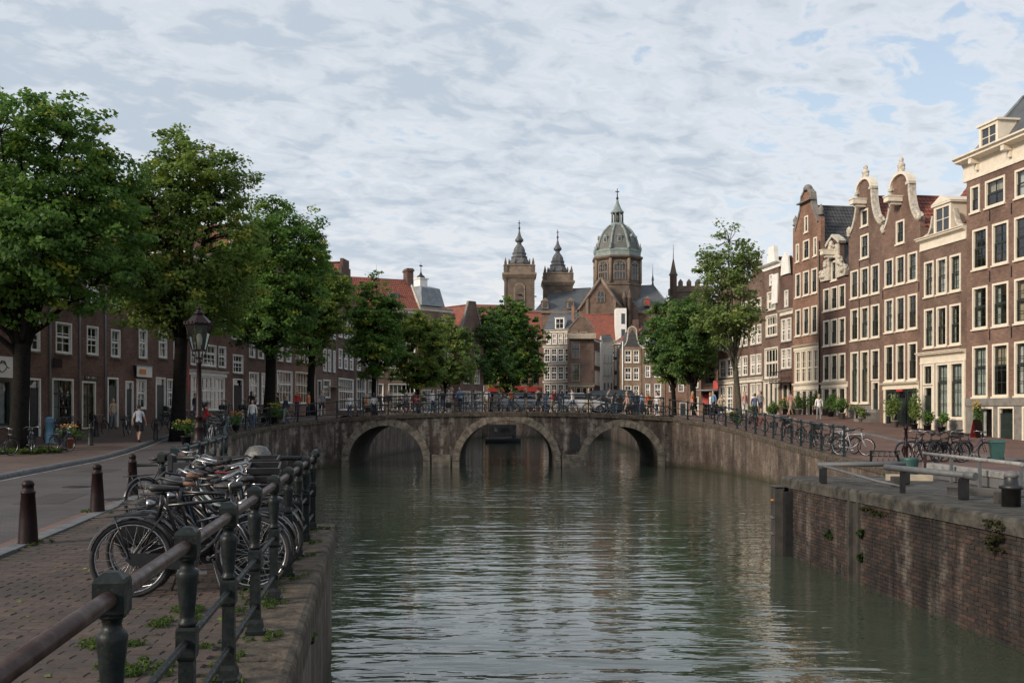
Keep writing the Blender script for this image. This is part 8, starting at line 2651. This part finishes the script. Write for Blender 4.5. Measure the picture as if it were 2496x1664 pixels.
for i, x in enumerate(xs):
    y = 67.9 + (i * 37 % 40) / 10.0
    top, leg = TOPS[i], LEGS[(i * 5 + i // 3) % 8]
    ref = ['by the left end of the railing', 'left of the left arch', 'above the left arch, outer part', 'above the left haunch of the left arch', 'left of the left arch crown', 'over the left arch crown', 'right of the left arch crown', 'above the right haunch of the left arch', 'over the left pier, left side', 'over the middle of the left pier', 'over the left pier, right side', 'above the left haunch of the middle arch', 'inside the left half of the middle arch', 'between the church tower and the middle arch crown', 'left of the middle arch crown', 'over the middle arch crown', 'right of the middle arch crown', 'in the right half of the middle arch', 'above the right haunch of the middle arch', 'at the right edge of the middle arch', 'over the right pier, left side', 'over the right pier', 'above the left haunch of the right arch', 'left of the right arch crown', 'over the right arch crown', 'right of the right arch crown', 'above the right haunch of the right arch', 'right of the right arch', 'near the right end of the bridge', 'at the right end of the bridge'][i]
    person(x, y, ctop(x) - 0.06, radians((i * 97) % 360), ('stand', 'walk', 'stand', 'lean')[i % 4], top, leg, 'person in %s top and %s legwear on the bridge, %s' % (top, leg, ref), 'people on the bridge', ('hair_dark', 'hair_fair', 'hair_dark')[i % 3], i % 2 == 0, 0.93 + 0.02 * (i * 7 % 6), 'navy' if i % 7 == 3 else None)
for k, (x, y, top, leg, pose, lab) in enumerate([(13.5, 63.6, 'beige', 'denim', 'lean', 'person in a beige top bending at the railing left of the slender tree'), (13.2, 65.4, 'white', 'navy', 'stand', 'person in white standing left of the slender tree'), (15.9, 64.4, 'denim', 'black', 'stand', 'person in denim just right of the slender tree trunk'),
                                                (12.3, 66.9, 'orange', 'black', 'walk', 'person in orange walking off the right end of the bridge'), (14.0, 68.5, 'blue', 'black', 'stand', 'person in blue behind the slender tree'), (16.6, 70.2, 'pink', 'white', 'stand', 'person in pink by the right bank tree clump'),
                                                (18.9, 66.8, 'pink', 'beige', 'walk', 'person in pink walking before the carved gable house'), (19.8, 63.5, 'white', 'grey', 'stand', 'person in white standing before the stoop'), (18.2, 72.0, 'black', 'black', 'stand', 'person in black before the leaning narrow house'), (17.4, 69.0, 'grey', 'navy', 'walk', 'person in grey on the street by the spout gable')]):
    person(x, y, gz(y), radians(k * 77), pose, top, leg, lab, 'people on the right bank', ('hair_dark', 'hair_fair')[k % 2], k % 2 == 1, 0.98)


for k, (x, y, top, leg, pose, lab) in enumerate([(-14.9, 56.5, 'white', 'denim', 'stand', 'person in white by the left quay bicycles, below the orange brick house'), (-14.2, 61.2, 'navy', 'grey', 'lean', 'person in navy bending over a bicycle left of the bridge'), (-13.6, 65.8, 'orange', 'navy', 'stand', 'person in orange at the left foot of the bridge'), (-13.0, 67.4, 'grey', 'black', 'walk', 'person in grey walking onto the bridge from the left'),
                                                (-17.6, 66.5, 'black', 'black', 'stand', 'person in black before the white eight-light window'), (-16.8, 69.0, 'white', 'black', 'walk', 'person in white walking past the narrow white entrance'), (-20.6, 64.0, 'navy', 'denim', 'stand', 'person in navy beside the red banner'), (-15.6, 71.5, 'red', 'navy', 'stand', 'person in red before the tall white paired windows')]):
    person(x, y, gz(y) + 0.03, radians(k * 131), pose, top, leg, lab, 'people on the left street', ('hair_dark', 'hair_fair')[k % 2], k % 3 == 1, 0.98)


# ------------------------------------------------------------------ cars on the bridge, boat
def car(x, y, z, mt, label, van=False):
    r = empty('parked_car', (x, y, z), 0, label, 'van' if van else 'car', 'cars on the bridge')
    if van: secs = [(-2.2, 0.45, 1.0), (-2.1, 0.3, 1.85), (-0.2, 0.28, 1.95), (1.0, 0.28, 1.90), (1.5, 0.28, 1.25), (2.1, 0.30, 1.05), (2.3, 0.45, 0.75)]
    else: secs = [(-2.05, 0.45, 0.85), (-1.95, 0.28, 0.98), (-1.5, 0.25, 1.05), (1.0, 0.25, 0.98), (1.85, 0.28, 0.82), (2.05, 0.42, 0.65)]
    m = MB()
    w = 0.85
    R = []
    for sx, lo, hi in secs:
        R.append([(sx, -w * 0.94, lo), (sx, -w, lo + 0.15), (sx, -w, lo + (hi - lo) * 0.6), (sx, -w * 0.86, hi), (sx, w * 0.86, hi), (sx, w, lo + (hi - lo) * 0.6), (sx, w, lo + 0.15), (sx, w * 0.94, lo)])
    m.loft(R, 0, True); m.build('body', M[mt], r)
    if not van:
        m = MB(); R = []
        for sx, hi, ww in ((-1.6, 1.02, 0.72), (-1.0, 1.42, 0.62), (0.2, 1.47, 0.62), (1.05, 1.0, 0.70)):
            R.append([(sx, -ww, 0.96), (sx, -ww * 0.98, hi - 0.02), (sx, 0, hi), (sx, ww * 0.98, hi - 0.02), (sx, ww, 0.96)])
        m.loft(R, 0, True); m.build('cabin', M['window_dark'], r)
        m = MB(); m.box(-0.95, -0.58, 1.44, 0.2, 0.58, 1.49, 0, 0.02); m.build('roof', M[mt], r)
    else:
        m = MB(); m.box(-1.9, -0.875, 1.15, -0.3, -0.85, 1.6); m.box(-0.1, -0.875, 1.15, 0.95, -0.85, 1.6); m.build('side_window', M['window_dark'], r)
    for sx in (-1.3, 1.3):
        for s in (-1, 1):
            m = MB(); m.tube([(sx, s * 0.70, 0.31), (sx, s * 0.87, 0.31)], 0.31, 14); wl = m.build('wheel', M['rubber'], r)
            m = MB(); m.tube([(sx, s * 0.86, 0.31), (sx, s * 0.885, 0.31)], 0.19, 10); m.build('hubcap', M['chrome'], wl)
    for s in (-0.6, 0.6):
        m = MB(); m.box(secs[-1][0] - 0.08, s - 0.14, 0.55, secs[-1][0] + 0.015, s + 0.14, 0.68, 0, 0.02); m.build('headlight', M['offwhite'], r)
    return r


car(1.2, 73.4, ctop(1.2) - 0.06, 'car_paint', 'silver car on the bridge above the middle arch crown')
car(5.0, 71.4, ctop(5) - 0.06, 'car_white', 'white car on the bridge above the right pier')
car(7.9, 73.9, ctop(8) - 0.10, 'car_dark', 'dark van on the bridge in front of the alley', True)


def boat(x, y, rz, L, wd, label, mt):
    r = empty('moored_boat', (x, y, WZ), rz, label, 'boat')
    m = MB(); R = []
    for i in range(9):
        t = i / 8
        sx = -L / 2 + L * t
        k = (1 - abs(2 * t - 0.8) ** 2.4 * 0.75) if t > 0.4 else 0.82 + 0.18 * t / 0.4
        k = max(0.06, k)
        hh = 0.75 + 0.35 * max(0, t - 0.5)
        R.append([(sx, -wd * k * 0.62, -0.3), (sx, -wd * k, hh * 0.5), (sx, -wd * k, hh), (sx, wd * k, hh), (sx, wd * k, hh * 0.5), (sx, wd * k * 0.62, -0.3)])
    m.loft(R, 0, True); m.build('hull', M[mt], r)
    m = MB(); m.box(-L * 0.40, -wd * 0.7, 0.7, L * 0.36, wd * 0.7, 2.3, 0, 0.06); m.build('cabin', M['wood_dark'], r)
    m = MB(); m.box(-L * 0.25, -wd * 0.72, 1.4, L * 0.15, -wd * 0.702, 1.9); m.build('window', M['window_dark'], r)


boat(-1.1, 122.0, 0.05, 4.4, 1.3, 'dark moored boat seen through the middle arch of the bridge', 'black')
